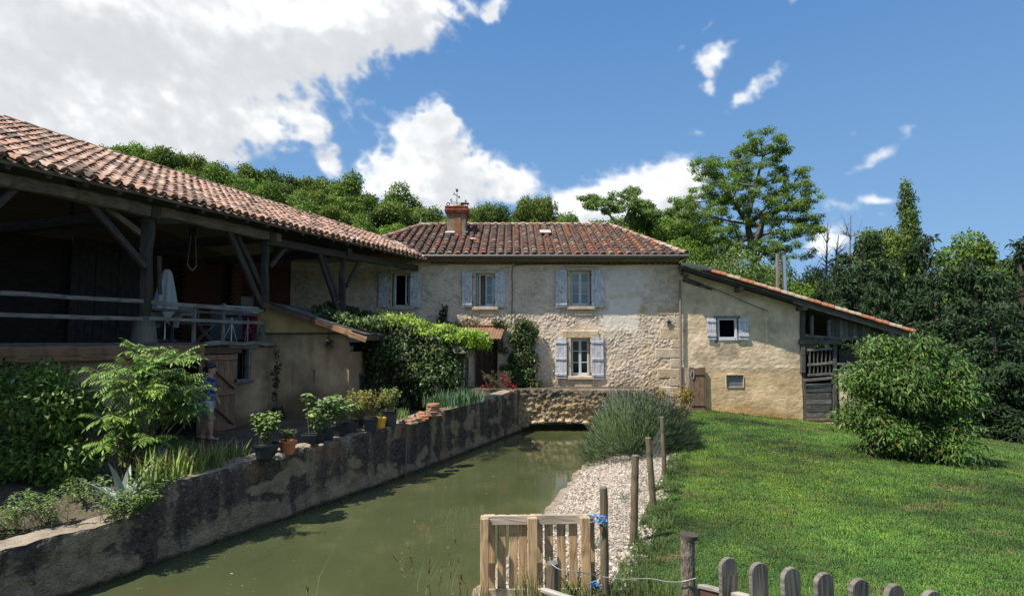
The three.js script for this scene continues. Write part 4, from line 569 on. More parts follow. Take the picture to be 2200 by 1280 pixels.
{
  const roof = sub('roof', barn), U = BN.clone().setY(TH).normalize(), k = 1 / Math.hypot(1, TH), aEnd = 23.2;
  tiledRoof(roof, { O: B(0, 0, BY), A: BT, U, a0: 6.2, a1: 24.3, pitch: 0.232, L: 0.44, expo: 0.34, r0: 0.088, r1: 0.07, kind: 'barn', seed: 31, channelTone: [0.34, 0.21, 0.15], plugs: 0.85, span: (a) => { const lo = a > 23.2 ? lerp(0, 1.9, (a - 23.2) / 1.29) : 0, hi = RIDGE_W(a); return [lo / k, hi / k]; } });
  const P = (a, w, dy = 0) => B(a, w, BY + TH * w + dy), deck = [P(5.6, 0), P(23.33, 0.05), P(23.33, 0.3), P(24.49, 1.9), P(23.7, 2.19), P(15.43, 5.15), P(5.6, 8.67)];
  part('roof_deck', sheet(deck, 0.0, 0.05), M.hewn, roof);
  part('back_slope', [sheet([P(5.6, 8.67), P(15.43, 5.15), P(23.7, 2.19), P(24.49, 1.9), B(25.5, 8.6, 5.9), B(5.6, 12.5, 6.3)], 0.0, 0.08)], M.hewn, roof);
  ridgeTiles(roof, P(6, 8.53), P(15.43, 5.15), 'barn', 6, 0.1, tileMats.barn.slice(3, 6)); ridgeTiles(roof, P(15.43, 5.15), P(24.3, 1.97), 'barn', 7, 0.1, tileMats.barn.slice(4, 8));
  // rafters, purlins, fascia
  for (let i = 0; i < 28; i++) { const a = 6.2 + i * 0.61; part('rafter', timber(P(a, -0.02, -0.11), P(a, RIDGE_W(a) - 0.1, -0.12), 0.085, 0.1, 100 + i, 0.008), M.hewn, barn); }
  part('eave_board', [timber(P(5.8, -0.03, -0.045), P(14, -0.03, -0.05), 0.035, 0.07, 41, 0.006), timber(P(14, -0.03, -0.05), P(23.3, -0.03, -0.045), 0.035, 0.07, 42, 0.006)], M.hewnPale, barn);
  const a1 = aAt(315, 0.55, 560), a2 = aAt(570, 0.55, 560), a3 = aAt(737, 0.55, 590), yT = BY - 0.28, A0 = a1 - (a2 - a1) * 1.02;
  part('plate', [timber(B(5.8, 0.42, yT + 0.05), B(a1 + 0.25, 0.42, yT + 0.03), 0.2, 0.24, 43, 0.02)], M.hewnPale, barn); part('plate', [timber(B(a1 + 0.2, 0.44, yT + 0.05), B(a2 + 0.3, 0.42, yT + 0.0), 0.19, 0.23, 44, 0.02)], M.hewnPale, barn); part('plate', [timber(B(a2 - 0.15, 0.46, yT - 0.12), B(23.4, 0.45, yT - 0.05), 0.18, 0.2, 45, 0.015)], M.hewn, barn);
  [[A0, 0.24], [a1, 0.18], [a2, 0.17], [a3, 0.16]].forEach(([a, w], i) => {
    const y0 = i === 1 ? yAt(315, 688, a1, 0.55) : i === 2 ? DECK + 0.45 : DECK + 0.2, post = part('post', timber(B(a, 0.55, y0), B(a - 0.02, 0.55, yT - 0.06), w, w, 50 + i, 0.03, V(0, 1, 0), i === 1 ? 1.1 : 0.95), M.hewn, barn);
    if (i === 1) part('stub', timber(B(a + 0.16, 0.4, y0 + 1.35), B(a + 0.2, 0.38, y0 + 0.55), 0.1, 0.05, 71), M.hewn, barn);
    // plinth
    const g = new THREE.CylinderGeometry(0.19, 0.26, y0 - DECK + 0.12, 4, 1); part('plinth', boxUV(put(g, 0, 0, 0, 0, Math.PI / 4 + Math.atan2(-BT.z, BT.x)).applyMatrix4(new THREE.Matrix4().setPosition(B(a, 0.55, (y0 + DECK) / 2 + 0.02)))), M.concrete, barn);
    // braces: long ones towards the near side, a short one towards the far side, one inwards
    const b0 = y0 + (i === 1 ? 1.1 : 0.35), H2 = yT - 0.05;
    part('brace', timber(B(a - 0.1, 0.46, b0), B(a - 1.25, 0.47, H2), 0.11, 0.13, 80 + i, 0.012), M.hewn, barn); part('brace', timber(B(a - 0.1, 0.64, b0 + 0.7), B(a - 0.85, 0.66, H2 + 0.02), 0.1, 0.12, 85 + i, 0.012), i === 1 ? M.hewnPale : M.hewn, barn);
    part('brace', timber(B(a + 0.1, 0.5, b0 + (i === 1 ? 1.0 : 1.15)), B(a + 0.8, 0.5, H2 + 0.02), 0.09, 0.11, 90 + i, 0.01), M.hewn, barn); part('brace', timber(B(a, 0.7, b0 + 0.8), B(a, 1.7, H2 + 0.25), 0.1, 0.12, 95 + i, 0.012), M.hewn, barn);
    part('tie_beam', timber(B(a, 0.3, H2 + 0.04), B(a, 6.6, H2 + 0.12), 0.2, 0.24, 97 + i, 0.02), M.hewn, barn); part('king_post', timber(B(a, 3.3, H2 + 0.1), B(a, 3.3, BY + TH * Math.min(3.3, RIDGE_W(a)) - 0.1), 0.14, 0.14, 99 + i), M.hewn, barn);
  });
  for (const w of [1.9, 3.3]) part('purlin', timber(B(5.8, w, BY + TH * w - 0.24), B(15.5 + (5.2 - w) * 2.4, w, BY + TH * w - 0.24), 0.15, 0.17, 110 + w, 0.02), M.hewn, barn);
  // deck, its edge beam, floor and the walls at the back
  part('deck_floor', bx(14.6, 0.12, 7, 12.9, 3.8, DECK - 0.06), M.greyDark, barn);
  const aw = aAt(430, 0.3, 740); part('edge_beam', timber(B(5.6, 0.3, DECK - 0.2), B(aw, 0.3, DECK - 0.2), 0.26, 0.3, 120, 0.015), M.lintel, barn);
  const back = sub('back_wall', barn); const wl = (X0, X1, Y0, mat, name, n, w = 6.5) => { const p0 = aAt(X0, w, 600), p1 = aAt(X1, w, 600), q = (p1 - p0) / n; for (let i = 0; i < n; i++) part(name, shiftUV(boxUV(bx(q - 0.012, 2.95, 0.06, p0 + (i + 0.5) * q, w + 0.012 * (i % 3), DECK + 1.47)), i * 0.23, i * 0.1), mat, back); };
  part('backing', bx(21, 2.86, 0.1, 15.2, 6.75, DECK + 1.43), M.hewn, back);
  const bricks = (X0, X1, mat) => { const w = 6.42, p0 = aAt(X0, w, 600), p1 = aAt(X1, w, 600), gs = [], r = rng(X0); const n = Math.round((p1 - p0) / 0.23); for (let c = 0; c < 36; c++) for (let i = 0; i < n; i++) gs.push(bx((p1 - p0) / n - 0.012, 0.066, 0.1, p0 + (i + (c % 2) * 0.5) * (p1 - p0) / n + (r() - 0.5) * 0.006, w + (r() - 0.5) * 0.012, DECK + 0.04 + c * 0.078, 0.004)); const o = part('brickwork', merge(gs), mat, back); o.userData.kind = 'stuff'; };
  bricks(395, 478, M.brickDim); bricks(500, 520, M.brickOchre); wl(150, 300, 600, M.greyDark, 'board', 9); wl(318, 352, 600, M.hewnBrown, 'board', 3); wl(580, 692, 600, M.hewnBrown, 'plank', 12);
  // the near gable end
  part('gable', bx(0.15, 4.6, 9, 5.7, 5, DECK + 0.6), M.hewn, barn);
  // lower wall: opening, plank door, small window
  const W0 = 0.32, doorX = [417, 497.5], wx = [499, 537], a0 = aAt(doorX[0], W0, 850), ad = aAt(doorX[1], W0, 850), aW0 = aAt(503, W0, 780), aW1 = aAt(531, W0, 780), wy0 = yAt(517, 815, (aW0 + aW1) / 2, W0), wy1 = yAt(517, 749, (aW0 + aW1) / 2, W0), aOpen = aAt(300, W0, 850), aEnd2 = aAt(584, W0, 800);
  const Rot = Math.atan2(-BT.z, BT.x), toBarn = (g) => put(g, 0, 0, 0, 0, Rot).applyMatrix4(new THREE.Matrix4().setPosition(B(0, W0, 0)));
  const dirtC = (base) => (x, y) => { const b = fbm(x * 0.9 + 4, y * 1.1, 5), c = fbm(x * 3, y * 3 + 8, 4), k = 1 + b * 0.55 + c * 0.25, damp = smoothstep(y + b * 0.7, base + 0.75, base + 0.1), run = 0.25 * smoothstep(fbm(x * 4, y * 0.4, 3), 0.08, 0.3), pt = smoothstep(fbm(x * 0.7 + 9, y * 0.9 + 3, 5), 0.18, 0.24) * 0.3; return [1, 1, 1].map((v, i) => v * k * lerp(1, [0.5, 0.47, 0.42][i], damp) * (1 - run) * (1 + pt)); };
  const bh = (x, y) => 0.012 * fbm(x * 2, y * 2, 4) + 0.02 * fbm(x * 0.7, y * 0.7, 2);
  part('lower_wall', toBarn(relief(a0 - 0.02, aEnd2 + 0.25, 0.3, DECK, 0.06, { holes: [[aW0, wy0, aW1, wy1], [a0 - 0.03, 0.2, ad, 2.76]], h: bh, color: dirtC(1.0), high: () => DECK - 0.02 })), M.barnWall, barn);
  part('sill_lip', timber(B(aw, 0.24, DECK - 0.03), B(aEnd2, 0.24, DECK - 0.03), 0.18, 0.09, 130, 0.03), M.concrete, barn);
  part('lower_wall', toBarn(relief(5.6, aOpen, 0.3, DECK - 0.3, 0.12, { h: bh, color: dirtC(0.8) })), M.barnWall, barn);
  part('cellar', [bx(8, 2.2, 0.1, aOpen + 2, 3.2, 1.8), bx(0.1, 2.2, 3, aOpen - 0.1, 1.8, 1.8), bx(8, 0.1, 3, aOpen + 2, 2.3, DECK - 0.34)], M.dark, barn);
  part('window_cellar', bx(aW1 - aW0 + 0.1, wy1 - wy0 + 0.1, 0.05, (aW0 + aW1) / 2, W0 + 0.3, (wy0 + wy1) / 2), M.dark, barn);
  const win = sub('window', barn), fr = 0.09; for (const s of [0, 1]) part('jamb', bx(fr, wy1 - wy0 + 0.1, 0.16, s ? aW1 + 0.02 : aW0 - 0.02, W0 - 0.0, (wy0 + wy1) / 2, 0.015), M.grey, win); part('lintel', bx(aW1 - aW0 + 0.5, 0.13, 0.2, (aW0 + aW1) / 2, W0 - 0.01, wy1 + 0.06, 0.02), M.grey, win); part('sill', bx(aW1 - aW0 + 0.24, 0.09, 0.22, (aW0 + aW1) / 2, W0 - 0.02, wy0 - 0.04, 0.02), M.grey, win); part('bar', bx(0.025, wy1 - wy0, 0.03, (aW0 + aW1) / 2 + 0.1, W0 + 0.06, (wy0 + wy1) / 2), M.hewn, win);
  const door = sub('plank_door', barn), dl = ad - a0, dy0 = 0.92, dy1 = 2.72; for (let i = 0; i < 6; i++) part('plank', shiftUV(bx(dl / 6 - 0.006, dy1 - dy0, 0.03, a0 + (i + 0.5) * dl / 6, W0 - 0.1, (dy0 + dy1) / 2, 0.004), i * 0.17, i * 0.4), M.plank, door);
  for (const y of [dy1 - 0.06, lerp(dy0, dy1, 0.52), dy0 + 0.14]) part('ledge', bx(dl, 0.12, 0.035, a0 + dl / 2, W0 - 0.135, y, 0.008), M.plank, door);
  part('brace', timber(B(a0 + 0.1, W0 - 0.135, dy1 - 0.12), B(ad - 0.08, W0 - 0.135, lerp(dy0, dy1, 0.56)), 0.09, 0.03, 140, 0.003), M.door, door); part('brace', timber(B(a0 + 0.1, W0 - 0.135, lerp(dy0, dy1, 0.48)), B(ad - 0.08, W0 - 0.135, dy0 + 0.2), 0.09, 0.03, 141, 0.003), M.door, door); part('latch', bx(0.06, 0.08, 0.05, ad - 0.04, W0 - 0.15, lerp(dy0, dy1, 0.66)), M.iron, door);
  part('door_lintel', bx(dl + 0.3, 0.16, 0.16, a0 + dl / 2, W0 - 0.03, dy1 + 0.1), M.hewnBrown, barn);
  // low board fence before the cellar opening
  const bf = thing('board_fence', 'low reddish board fence panel before the barn opening behind the sapling', 'fence'), f0 = aAt(232, -0.1, 920), f1 = aAt(332, -0.1, 920), nb = 16; for (let i = 0; i < nb; i++) { const a = lerp(f0, f1, (i + 0.5) / nb), p = B(a, -0.1, 0), g = yardY(p.x, -p.z); part('board', shiftUV(bx((f1 - f0) / nb - 0.008, 0.95, 0.025, a, -0.1 + (i % 2) * 0.006, g + 0.46, 0.004), i * 0.19, i * 0.3), M.plank, bf); } part('rail', bx(f1 - f0, 0.07, 0.04, (f0 + f1) / 2, -0.06, 1.3), M.hewnBrown, bf);
  // railing of the deck
  const rl = sub('railing', barn), rw = 0.3, rail = (X0, Y0, X1, Y1, th, dp, mat, w = rw) => { const p = aAt(X0, w, Y0), q = aAt(X1, w, Y1); part('rail', timber(B(p, w, yAt(X0, Y0, p, w)), B(q, w, yAt(X1, Y1, q, w)), dp, th, X0 + Y0, 0.006), mat, rl); };
  rail(-60, 626, 306, 647, 0.075, 0.04, M.grey); rail(-60, 674, 305, 685.5, 0.075, 0.04, M.grey); rail(324, 650, 566, 668, 0.085, 0.04, M.grey); rail(330, 664, 556, 678, 0.05, 0.05, M.greyDark, 0.36); rail(318, 684, 567, 694, 0.075, 0.04, M.grey); for (const [X, w] of [[417, 0.09], [479.5, 0.1]]) { const p = aAt(X, 0.36, 690); part('baluster', timber(B(p, 0.36, DECK), B(p, 0.36, yAt(X, 652, p, 0.36)), w, 0.05, X, 0.004), M.grey, rl); }
  // ropes of the swing, hung wires
  const sw = thing('rope_swing', 'thin pale rope swing hanging in the dark barn', 'swing'), s0 = aAt(407, 3, 540), s1 = aAt(418, 3, 540), sy = yAt(407, 569, s0, 3); part('rope', tube([B(s0 + 0.02, 3, 5.9), B(s0 - 0.06, 3, sy)], 0.012, 5, 2), M.cloth, sw); part('rope', tube([B(s1, 3, 5.9), B(s1 + 0.06, 3, sy)], 0.012, 5, 2), M.cloth, sw); part('seat', tube([B(s0 - 0.06, 3, sy), B(s0 + 0.08, 3, sy - 0.13), B(s1 - 0.04, 3, sy - 0.13), B(s1 + 0.06, 3, sy)], 0.022, 6, 16), M.cloth, sw);
}
// things on the deck
{
  const pw = 1.6, pa = aAt(357, pw, 620), base = yAt(357, 700, pa, pw), top = yAt(357, 578, pa, pw), pos = B(pa, pw, DECK), r = rng(12);
  const par = thing('folded_parasol', 'closed pale parasol shrouded in a cloth beside the second barn post', 'parasol', [pos.x, DECK, pos.z]); const prof = [[0.02, top - DECK], [0.075, top - DECK - 0.03], [0.12, top - DECK - 0.14], [0.17, top - DECK - 0.45], [0.235, top - DECK - 0.95], [0.30, 0.6], [0.29, 0.5]], m = new THREE.LatheGeometry(prof.map((q) => new THREE.Vector2(...q)), 40), p = m.attributes.position;
  for (let i = 0; i < p.count; i++) { const a = Math.atan2(p.getZ(i), p.getX(i)), k = 1 + 0.2 * Math.sin(a * 8) * smoothstep(top - DECK - p.getY(i), 0.1, 0.7) + 0.06 * Math.sin(a * 3 + 1); p.setX(i, p.getX(i) * k); p.setZ(i, p.getZ(i) * k); if (p.getY(i) < 0.6) p.setY(i, p.getY(i) - 0.16 * Math.max(0, Math.cos(a * 2 - 0.6))); } m.computeVertexNormals(); part('canopy', m, M.cloth, par); part('pole', put(new THREE.CylinderGeometry(0.024, 0.024, 1, 8), 0, 0.5, 0), M.steel, par); part('base', put(new THREE.CylinderGeometry(0.24, 0.27, 0.07, 20), 0, 0.035, 0), M.concrete, par);
  const stool = thing('bar_stool', 'chrome bar stool with dark seat behind the deck rail, left of the red cabinet', 'bar stool', B(aAt(497, 1.5, 700), 1.5, DECK).toArray()); part('seat', put(new THREE.CylinderGeometry(0.17, 0.15, 0.06, 20), 0, 0.68, 0), M.plasticBlack, stool); part('column', put(new THREE.CylinderGeometry(0.03, 0.03, 0.66, 10), 0, 0.34, 0), M.steel, stool); for (let i = 0; i < 3; i++) { const a = i * 2.1 + 0.4; part('leg', tube([V(0, 0.5, 0), V(Math.cos(a) * 0.2, 0.02, Math.sin(a) * 0.2)], 0.013, 6, 2), M.steel, stool); } part('foot_ring', put(new THREE.TorusGeometry(0.13, 0.01, 6, 20), 0, 0.25, 0, Math.PI / 2), M.steel, stool);
  const s2 = copyOf(stool, B(aAt(532, 1.4, 700), 1.4, DECK).toArray(), 1, 'chrome bar stool standing in front of the red cabinet'); s2.children[0].material = S({ color: C(0.12, 0.01, 0.05), roughness: 0.5 });
  const cab = thing('red_cabinet', 'dark red metal cabinet with pale top on the barn deck', 'cabinet', B(aAt(545, 2.0, 700), 2.0, DECK).toArray(), Math.atan2(-BT.z, BT.x)); part('body', put(cbox(0.5, 0.78, 0.45, 0.02), 0, 0.4, 0), M.red, cab); part('door', put(cbox(0.44, 0.68, 0.02, 0.008), 0, 0.4, 0.236), M.red, cab); part('top', put(cbox(0.54, 0.04, 0.5, 0.01), 0, 0.81, 0), M.white, cab);
  const tb = thing('bar_table', 'long high table under a grey cloth on the barn deck', 'table', B(aAt(505, 2.4, 690), 2.4, DECK).toArray(), Math.atan2(-BT.z, BT.x)); part('cloth', put(cbox(1.25, 0.9, 0.5, 0.03), 0, 0.5, 0), S({ color: C(0.16, 0.18, 0.19) }), tb); part('tabletop', put(cbox(1.35, 0.035, 0.6, 0.008), 0, 0.98, 0), M.white, tb);
  const bxg = thing('cardboard_box', 'small grey box standing at the end of the bar table', 'box', B(aAt(530, 2.35, 660), 2.35, DECK + 1.0).toArray(), 0.3); part('carton', put(cbox(0.3, 0.26, 0.3, 0.01), 0, 0.13, 0), M.concrete, bxg); part('lid', put(cbox(0.31, 0.03, 0.31, 0.006), 0, 0.275, 0), M.concrete, bxg);
  const ct = thing('small_table', 'small round table with a white cloth corner hanging on the deck', 'table', B(aAt(368, 1.2, 690), 1.2, DECK).toArray()); part('top', put(new THREE.CylinderGeometry(0.5, 0.5, 0.03, 28), 0, 0.72, 0), M.greyDark, ct); const cg = new THREE.ConeGeometry(0.17, 0.26, 4, 1, true); part('cloth', put(cg, 0.1, 0.56, 0.36, Math.PI), M.white, ct); part('leg', put(new THREE.CylinderGeometry(0.035, 0.035, 0.7, 10), 0, 0.35, 0), M.iron, ct); part('foot', put(new THREE.CylinderGeometry(0.22, 0.25, 0.03, 16), 0, 0.015, 0), M.iron, ct);
  const chair = thing('wooden_chair', 'dim folding chair by the small table on the barn deck', 'chair', B(aAt(392, 1.5, 700), 1.5, DECK).toArray(), 0.5); part('seat', put(cbox(0.42, 0.03, 0.42, 0.01), 0, 0.45, 0), M.greyPale, chair); part('backrest', put(cbox(0.4, 0.3, 0.025, 0.01), 0, 0.78, -0.2, -0.12), M.greyPale, chair); for (const sx of [-1, 1]) for (const sz of [-1, 1]) part('leg', tube([V(sx * 0.19, 0.45, sz * 0.18), V(sx * 0.2, 0, sz * -0.2)], 0.014, 6, 2), M.greyPale, chair); for (const sx of [-1, 1]) part('stile', tube([V(sx * 0.19, 0.45, -0.18), V(sx * 0.19, 0.94, -0.22)], 0.014, 6, 2), M.greyPale, chair);
  copyOf(chair, B(aAt(440, 2.0, 700), 2.0, DECK).toArray(), 2.2, 'dim folding chair between the two railing balusters on the deck');
}
// ---------- the lean-to ----------
{
  const lt = thing('lean_to', 'ochre rendered lean-to with dark sloping roof beside the barn', 'lean-to'), D = 15.2, x0 = at(583, 700, D).x - 0.25, x1 = at(750, 760, D).x, P = at(571, 652, D - 0.25), Q = at(783, 721, D - 0.25), slope = (Q.y - P.y) / (Q.x - P.x), yr = (x) => P.y + slope * (x - P.x), line = at(650, 717, D).y;
  const leanC = (x, y) => { const b = fbm(x * 0.9 + 4, y * 1.1, 5), c = fbm(x * 3, y * 3 + 8, 4), damp = smoothstep(y + b * 0.7, 1.9, 1.2), run = 0.22 * smoothstep(fbm(x * 5, y * 0.4, 3), 0.08, 0.3); return [1, 1, 1].map((v, i) => (1 + b * 0.5 + c * 0.2) * lerp(1, [0.5, 0.47, 0.42][i], damp) * (1 - run)); };
  const wall = sub('wall', lt), hh = (x, y) => 0.012 * fbm(x * 1.5, y * 1.5, 4) + 0.018 * fbm(x * 0.6, y * 0.6, 2);
  part('render', put(relief(x0, x1, 0.6, line, 0.06, { h: hh, color: leanC }), 0, 0, -D), M.lean, wall); part('upper_panel', put(relief(x0 - 0.1, x1 - 0.05, line + 0.02, line + 1.4, 0.06, { h: (x, y) => 0.03 + hh(x, y) * 0.6, high: (x) => yr(x) - 0.06 }), 0, 0, -D), M.leanTop, wall); part('string_board', put(cbox(x1 - x0 + 0.1, 0.035, 0.1, 0.008), (x0 + x1) / 2, line + 0.01, -D + 0.03), M.hewn, wall);
  part('side', boxUV(put(new THREE.BoxGeometry(0.25, 2.2, 3.0), x1 - 0.13, 1.65, -D - 1.52)), M.leanSide, wall);
  const roof = sub('roof', lt), zf = -D + 0.28, n = V(-slope, 1, 0).normalize(), along = V(1, slope, 0).normalize(), Lr = P.distanceTo(Q), r = rng(77);
  part('roof_boards', boxUV(put(new THREE.BoxGeometry(Lr, 0.05, 3.5), (P.x + Q.x) / 2 + 0.02, (P.y + Q.y) / 2 - 0.03, zf - 1.75, 0, 0, Math.atan(slope))), M.hewn, roof);
  for (let i = 0; i < 9; i++) for (let k = 0; k < 10; k++) { const L = Lr / 9 + 0.09, c = P.clone().addScaledVector(along, (i + 0.5) * Lr / 9).addScaledVector(n, 0.035 + r() * 0.012 + i * 0.0); part('shingle', shiftUV(put(cbox(L, 0.022, 0.33, 0.006), c.x, c.y, zf - 0.14 - k * 0.345 + (r() - 0.5) * 0.03, (r() - 0.5) * 0.03, (r() - 0.5) * 0.05, Math.atan(slope) + 0.05 + (r() - 0.5) * 0.02), r(), r() * 2), [M.greyDark, M.grey, M.greyDark, M.hewn][Math.floor(r() * 4)], roof); }
  const vb = (t0, t1, mat, h, dz, dy = 0) => part('verge_board', timber(P.clone().addScaledVector(along, Lr * t0).add(V(0, -0.05 + dy, zf - P.z + dz)), P.clone().addScaledVector(along, Lr * t1).add(V(0, -0.05 + dy, zf - P.z + dz)), 0.04, h, t0 * 50 + 3, 0.004, V(0, 1, 0)), mat, roof);
  vb(-0.02, 0.7, M.hewnBrown, 0.13, 0.03); vb(0.69, 0.87, M.orange, 0.15, 0.06, 0.0); vb(0.86, 1.03, M.orange, 0.14, 0.1, -0.03); part('eave_board', timber(V(Q.x + 0.03, Q.y - 0.05, zf), V(Q.x + 0.03, Q.y - 0.05, zf - 3.4), 0.04, 0.13, 9), M.hewnBrown, roof);
  // hanging lantern, two wall brackets
  const lp = at(705.5, 700, D - 0.12), lb = at(705.5, 737, D - 0.12), lan = thing('hanging_lantern', 'small black lantern hanging from the lean-to eave', 'lantern', [lb.x, lb.y, lb.z]); part('chain', put(new THREE.CylinderGeometry(0.006, 0.006, lp.y - lb.y, 5), 0, (lp.y - lb.y) / 2 + 0.08, 0), M.iron, lan); part('roof', put(new THREE.CylinderGeometry(0.1, 0.11, 0.012, 12), 0, 0.07, 0), M.iron, lan); for (let i = 0; i < 6; i++) part('bar', put(new THREE.CylinderGeometry(0.006, 0.006, 0.15, 5), Math.cos(i) * 0.075, 0, Math.sin(i) * 0.075), M.iron, lan); part('candle', put(new THREE.CylinderGeometry(0.03, 0.03, 0.1, 10), 0, -0.02, 0), M.cable, lan); part('plate', put(new THREE.CylinderGeometry(0.13, 0.13, 0.012, 16), 0, -0.08, 0), M.iron, lan);
  const br = (X, Y, label, first) => { const p = at(X, Y, D - 0.02), g = thing('wall_bracket', label, 'bracket', [p.x, p.y, p.z], 0); part('upright', tube([V(0, 0, 0), V(0, -0.34, 0.01)], 0.013, 5, 2), M.rust, g); part('arm', tube([V(0, 0, 0), V(0.06, 0, 0.24)], 0.011, 5, 2), M.rust, g); part('stay', tube([V(0, -0.22, 0), V(0.06, 0, 0.24)], 0.011, 5, 2), M.rust, g); return g; };
  br(675, 794, 'rusty iron bracket on the lean-to wall below the lantern'); br(596, 800, 'rusty iron bracket by the creeper at the wall joint');
  // what leans at its end: bin, corrugated sheet, plank
  const q = at(768, 858, 15.6), gy = yardY(q.x, 15.6), bin = thing('wheeled_bin', 'dark green rubbish bin in the shade behind the lean-to corner', 'bin', [at(762, 858, 16.4).x, yardY(at(762, 858, 16.4).x, 16.4), -16.4]); part('body', new THREE.CylinderGeometry(0.27, 0.2, 0.9, 4, 1).translate(0, 0.47, 0), S({ color: C(0.02, 0.035, 0.032), roughness: 0.5 }), bin); part('lid', put(cbox(0.46, 0.06, 0.46, 0.02), 0, 0.95, 0, -0.08, 0.78), S({ color: C(0.02, 0.035, 0.032), roughness: 0.5 }), bin); for (const s of [-1, 1]) part('wheel', put(new THREE.CylinderGeometry(0.09, 0.09, 0.05, 14), s * 0.2, 0.09, -0.2, 0, 0, Math.PI / 2), M.plasticBlack, bin);
  const cp0 = at(774, 800, 17.2), mm = new MB(), cpt = (u, v) => V(cp0.x - 0.28 + u * 0.55, lerp(1.25, 3.0, v), -17.2 - 0.25 * v + 0.025 * Math.sin(u * 44)); for (let i = 0; i < 44; i++) mm.quad(cpt(i / 44, 0), cpt((i + 1) / 44, 0), cpt((i + 1) / 44, 1), cpt(i / 44, 1)); solo('corrugated_sheet', boxUV(mm.geo()), M.concrete, 'grey corrugated roofing sheet leaning in the gap behind the lean-to', 'sheet');
}
// ---------- the low annexe on the right ----------
const AX0 = HX1 - 0.02, RA = at(1462, 568, 21.6), RB = at(1953, 715, 21.6), RS = (RB.y - RA.y) / (RB.x - RA.x), annexY = (x) => RA.y + RS * (x - RA.x), AX1 = at(1722, 760, 22).x;
{
  const an = thing('annexe', 'ochre rendered annexe with a long sloping tiled roof and half timbered end', 'outbuilding'), wall = sub('wall', an);
  const w1 = hole(1542, 683, 1583, 731), vent = hole(1560.5, 805, 1597, 832), gx = (x) => lawnY(x, 22) - 0.25;
  const h = (x, y) => { const up = smoothstep(y, 1.85, 2.05); return 0.03 * fbm(x * 0.9, y * 0.9, 3) + (0.016 * fbm(x * 5, y * 9, 3) + 0.01 * Math.abs(fbm(x * 9, y * 12, 2))) * (0.6 + 0.5 * up) + 0.012 * up; };
  const col = (x, y) => { const b = fbm(x * 0.8, y * 0.8, 4), up = smoothstep(y + b * 0.2, 1.75, 2.1), st = patchAt(x, y, 1547, 740, 1580, 775, 0.12), low = smoothstep(y - gx(x) + b * 0.5, 0.75, 0.2); let c = [lerp(0.92, 1.0, up), lerp(0.86, 1.0, up), lerp(0.74, 1.02, up)].map((k) => k * (1 + b * 0.2)); c = c.map((k) => k * (1 - 0.45 * st)); c = c.map((k, i) => k * lerp(1, [0.95, 0.8, 0.55][i], low)); for (const X of [1586, 1648]) { const p = at(X, 740, 22).x; if (Math.abs(x - p) < 0.025 && y > 2.05 && y < (X > 1600 ? 4.2 : 2.9)) c = [1.25, 1.25, 1.2]; } if (Math.abs(y - at(1640, 788, 22).y) < 0.025 && x > at(1600, 788, 22).x && x < at(1690, 788, 22).x) c = [1.25, 1.25, 1.2]; return c; };
  const am = M.shed.clone(); am.vertexColors = true;
  part('render', put(relief(AX0, AX1, -0.4, 6, 0.045, { holes: [w1, vent], h, color: col, high: (x) => annexY(x) - 0.15 }), 0, 0, ZF), am, wall);
  for (const q of [w1, vent]) { const [x0, y0, x1, y1] = q, m = new MB(), a = ZF + 0.04, b = ZF - 0.3; m.quad(V(x0, y0, a), V(x0, y0, b), V(x0, y1, b), V(x0, y1, a)); m.quad(V(x1, y0, b), V(x1, y0, a), V(x1, y1, a), V(x1, y1, b)); m.quad(V(x0, y1, a), V(x0, y1, b), V(x1, y1, b), V(x1, y1, a)); m.quad(V(x0, y0, b), V(x0, y0, a), V(x1, y0, a), V(x1, y0, b)); part('reveal', m.geo(), M.shed, wall); }
  part('end_block', [boxUV(put(new THREE.BoxGeometry(0.3, annexY(AX1) + 0.2, 6), AX1 - 0.15, annexY(AX1) / 2 - 0.25, -25.05)), boxUV(put(new THREE.BoxGeometry(RB.x - AX0, 6, 0.3), (RB.x + AX0) / 2, 0.2, -28.4))], M.shed, wall);
  part('chase', timber(at(1468, 602, 21.93), at(1530, 622, 21.93), 0.05, 0.06, 5, 0.01), M.canal, wall); part('bond_timber', timber(at(1468, 598, 21.96), at(1512, 613, 21.96), 0.06, 0.1, 6, 0.01), M.grey, wall);
  // window with its little shutters
  const [x0, y0, x1, y1] = w1, cx = (x0 + x1) / 2, cy = (y0 + y1) / 2, win = sub('window', an), sr = sub('surround', an); part('head', put(cbox(x1 - x0 + 0.26, 0.1, 0.12, 0.01), cx, y1 + 0.03, ZF + 0.0), M.greyPale, sr); for (const s of [-1, 1]) part('jamb', put(cbox(0.1, y1 - y0 + 0.1, 0.12, 0.01), cx + s * ((x1 - x0) / 2 + 0.045), cy - 0.03, ZF + 0.0), M.grey, sr);
  const fw = 0.075; part('frame', [put(cbox(fw, y1 - y0, 0.08), x0 + fw / 2, cy, ZF - 0.02), put(cbox(fw, y1 - y0, 0.08), x1 - fw / 2, cy, ZF - 0.02), put(cbox(x1 - x0 - 2 * fw, fw, 0.08), cx, y1 - fw / 2, ZF - 0.02), put(cbox(x1 - x0 - 2 * fw, fw * 1.6, 0.1), cx, y0 + fw * 0.8, ZF - 0.01)], M.frame, win); part('dim_room', [put(new THREE.BoxGeometry(1.4, 1.4, 0.05), cx, cy, ZF - 1.2), put(new THREE.BoxGeometry(1.2, 0.05, 1.2), cx, cy + 0.65, ZF - 0.62), put(new THREE.BoxGeometry(0.05, 1.3, 1.2), cx + 0.6, cy, ZF - 0.62), put(new THREE.BoxGeometry(0.05, 1.3, 1.2), cx - 0.6, cy, ZF - 0.62)], M.dark, an);
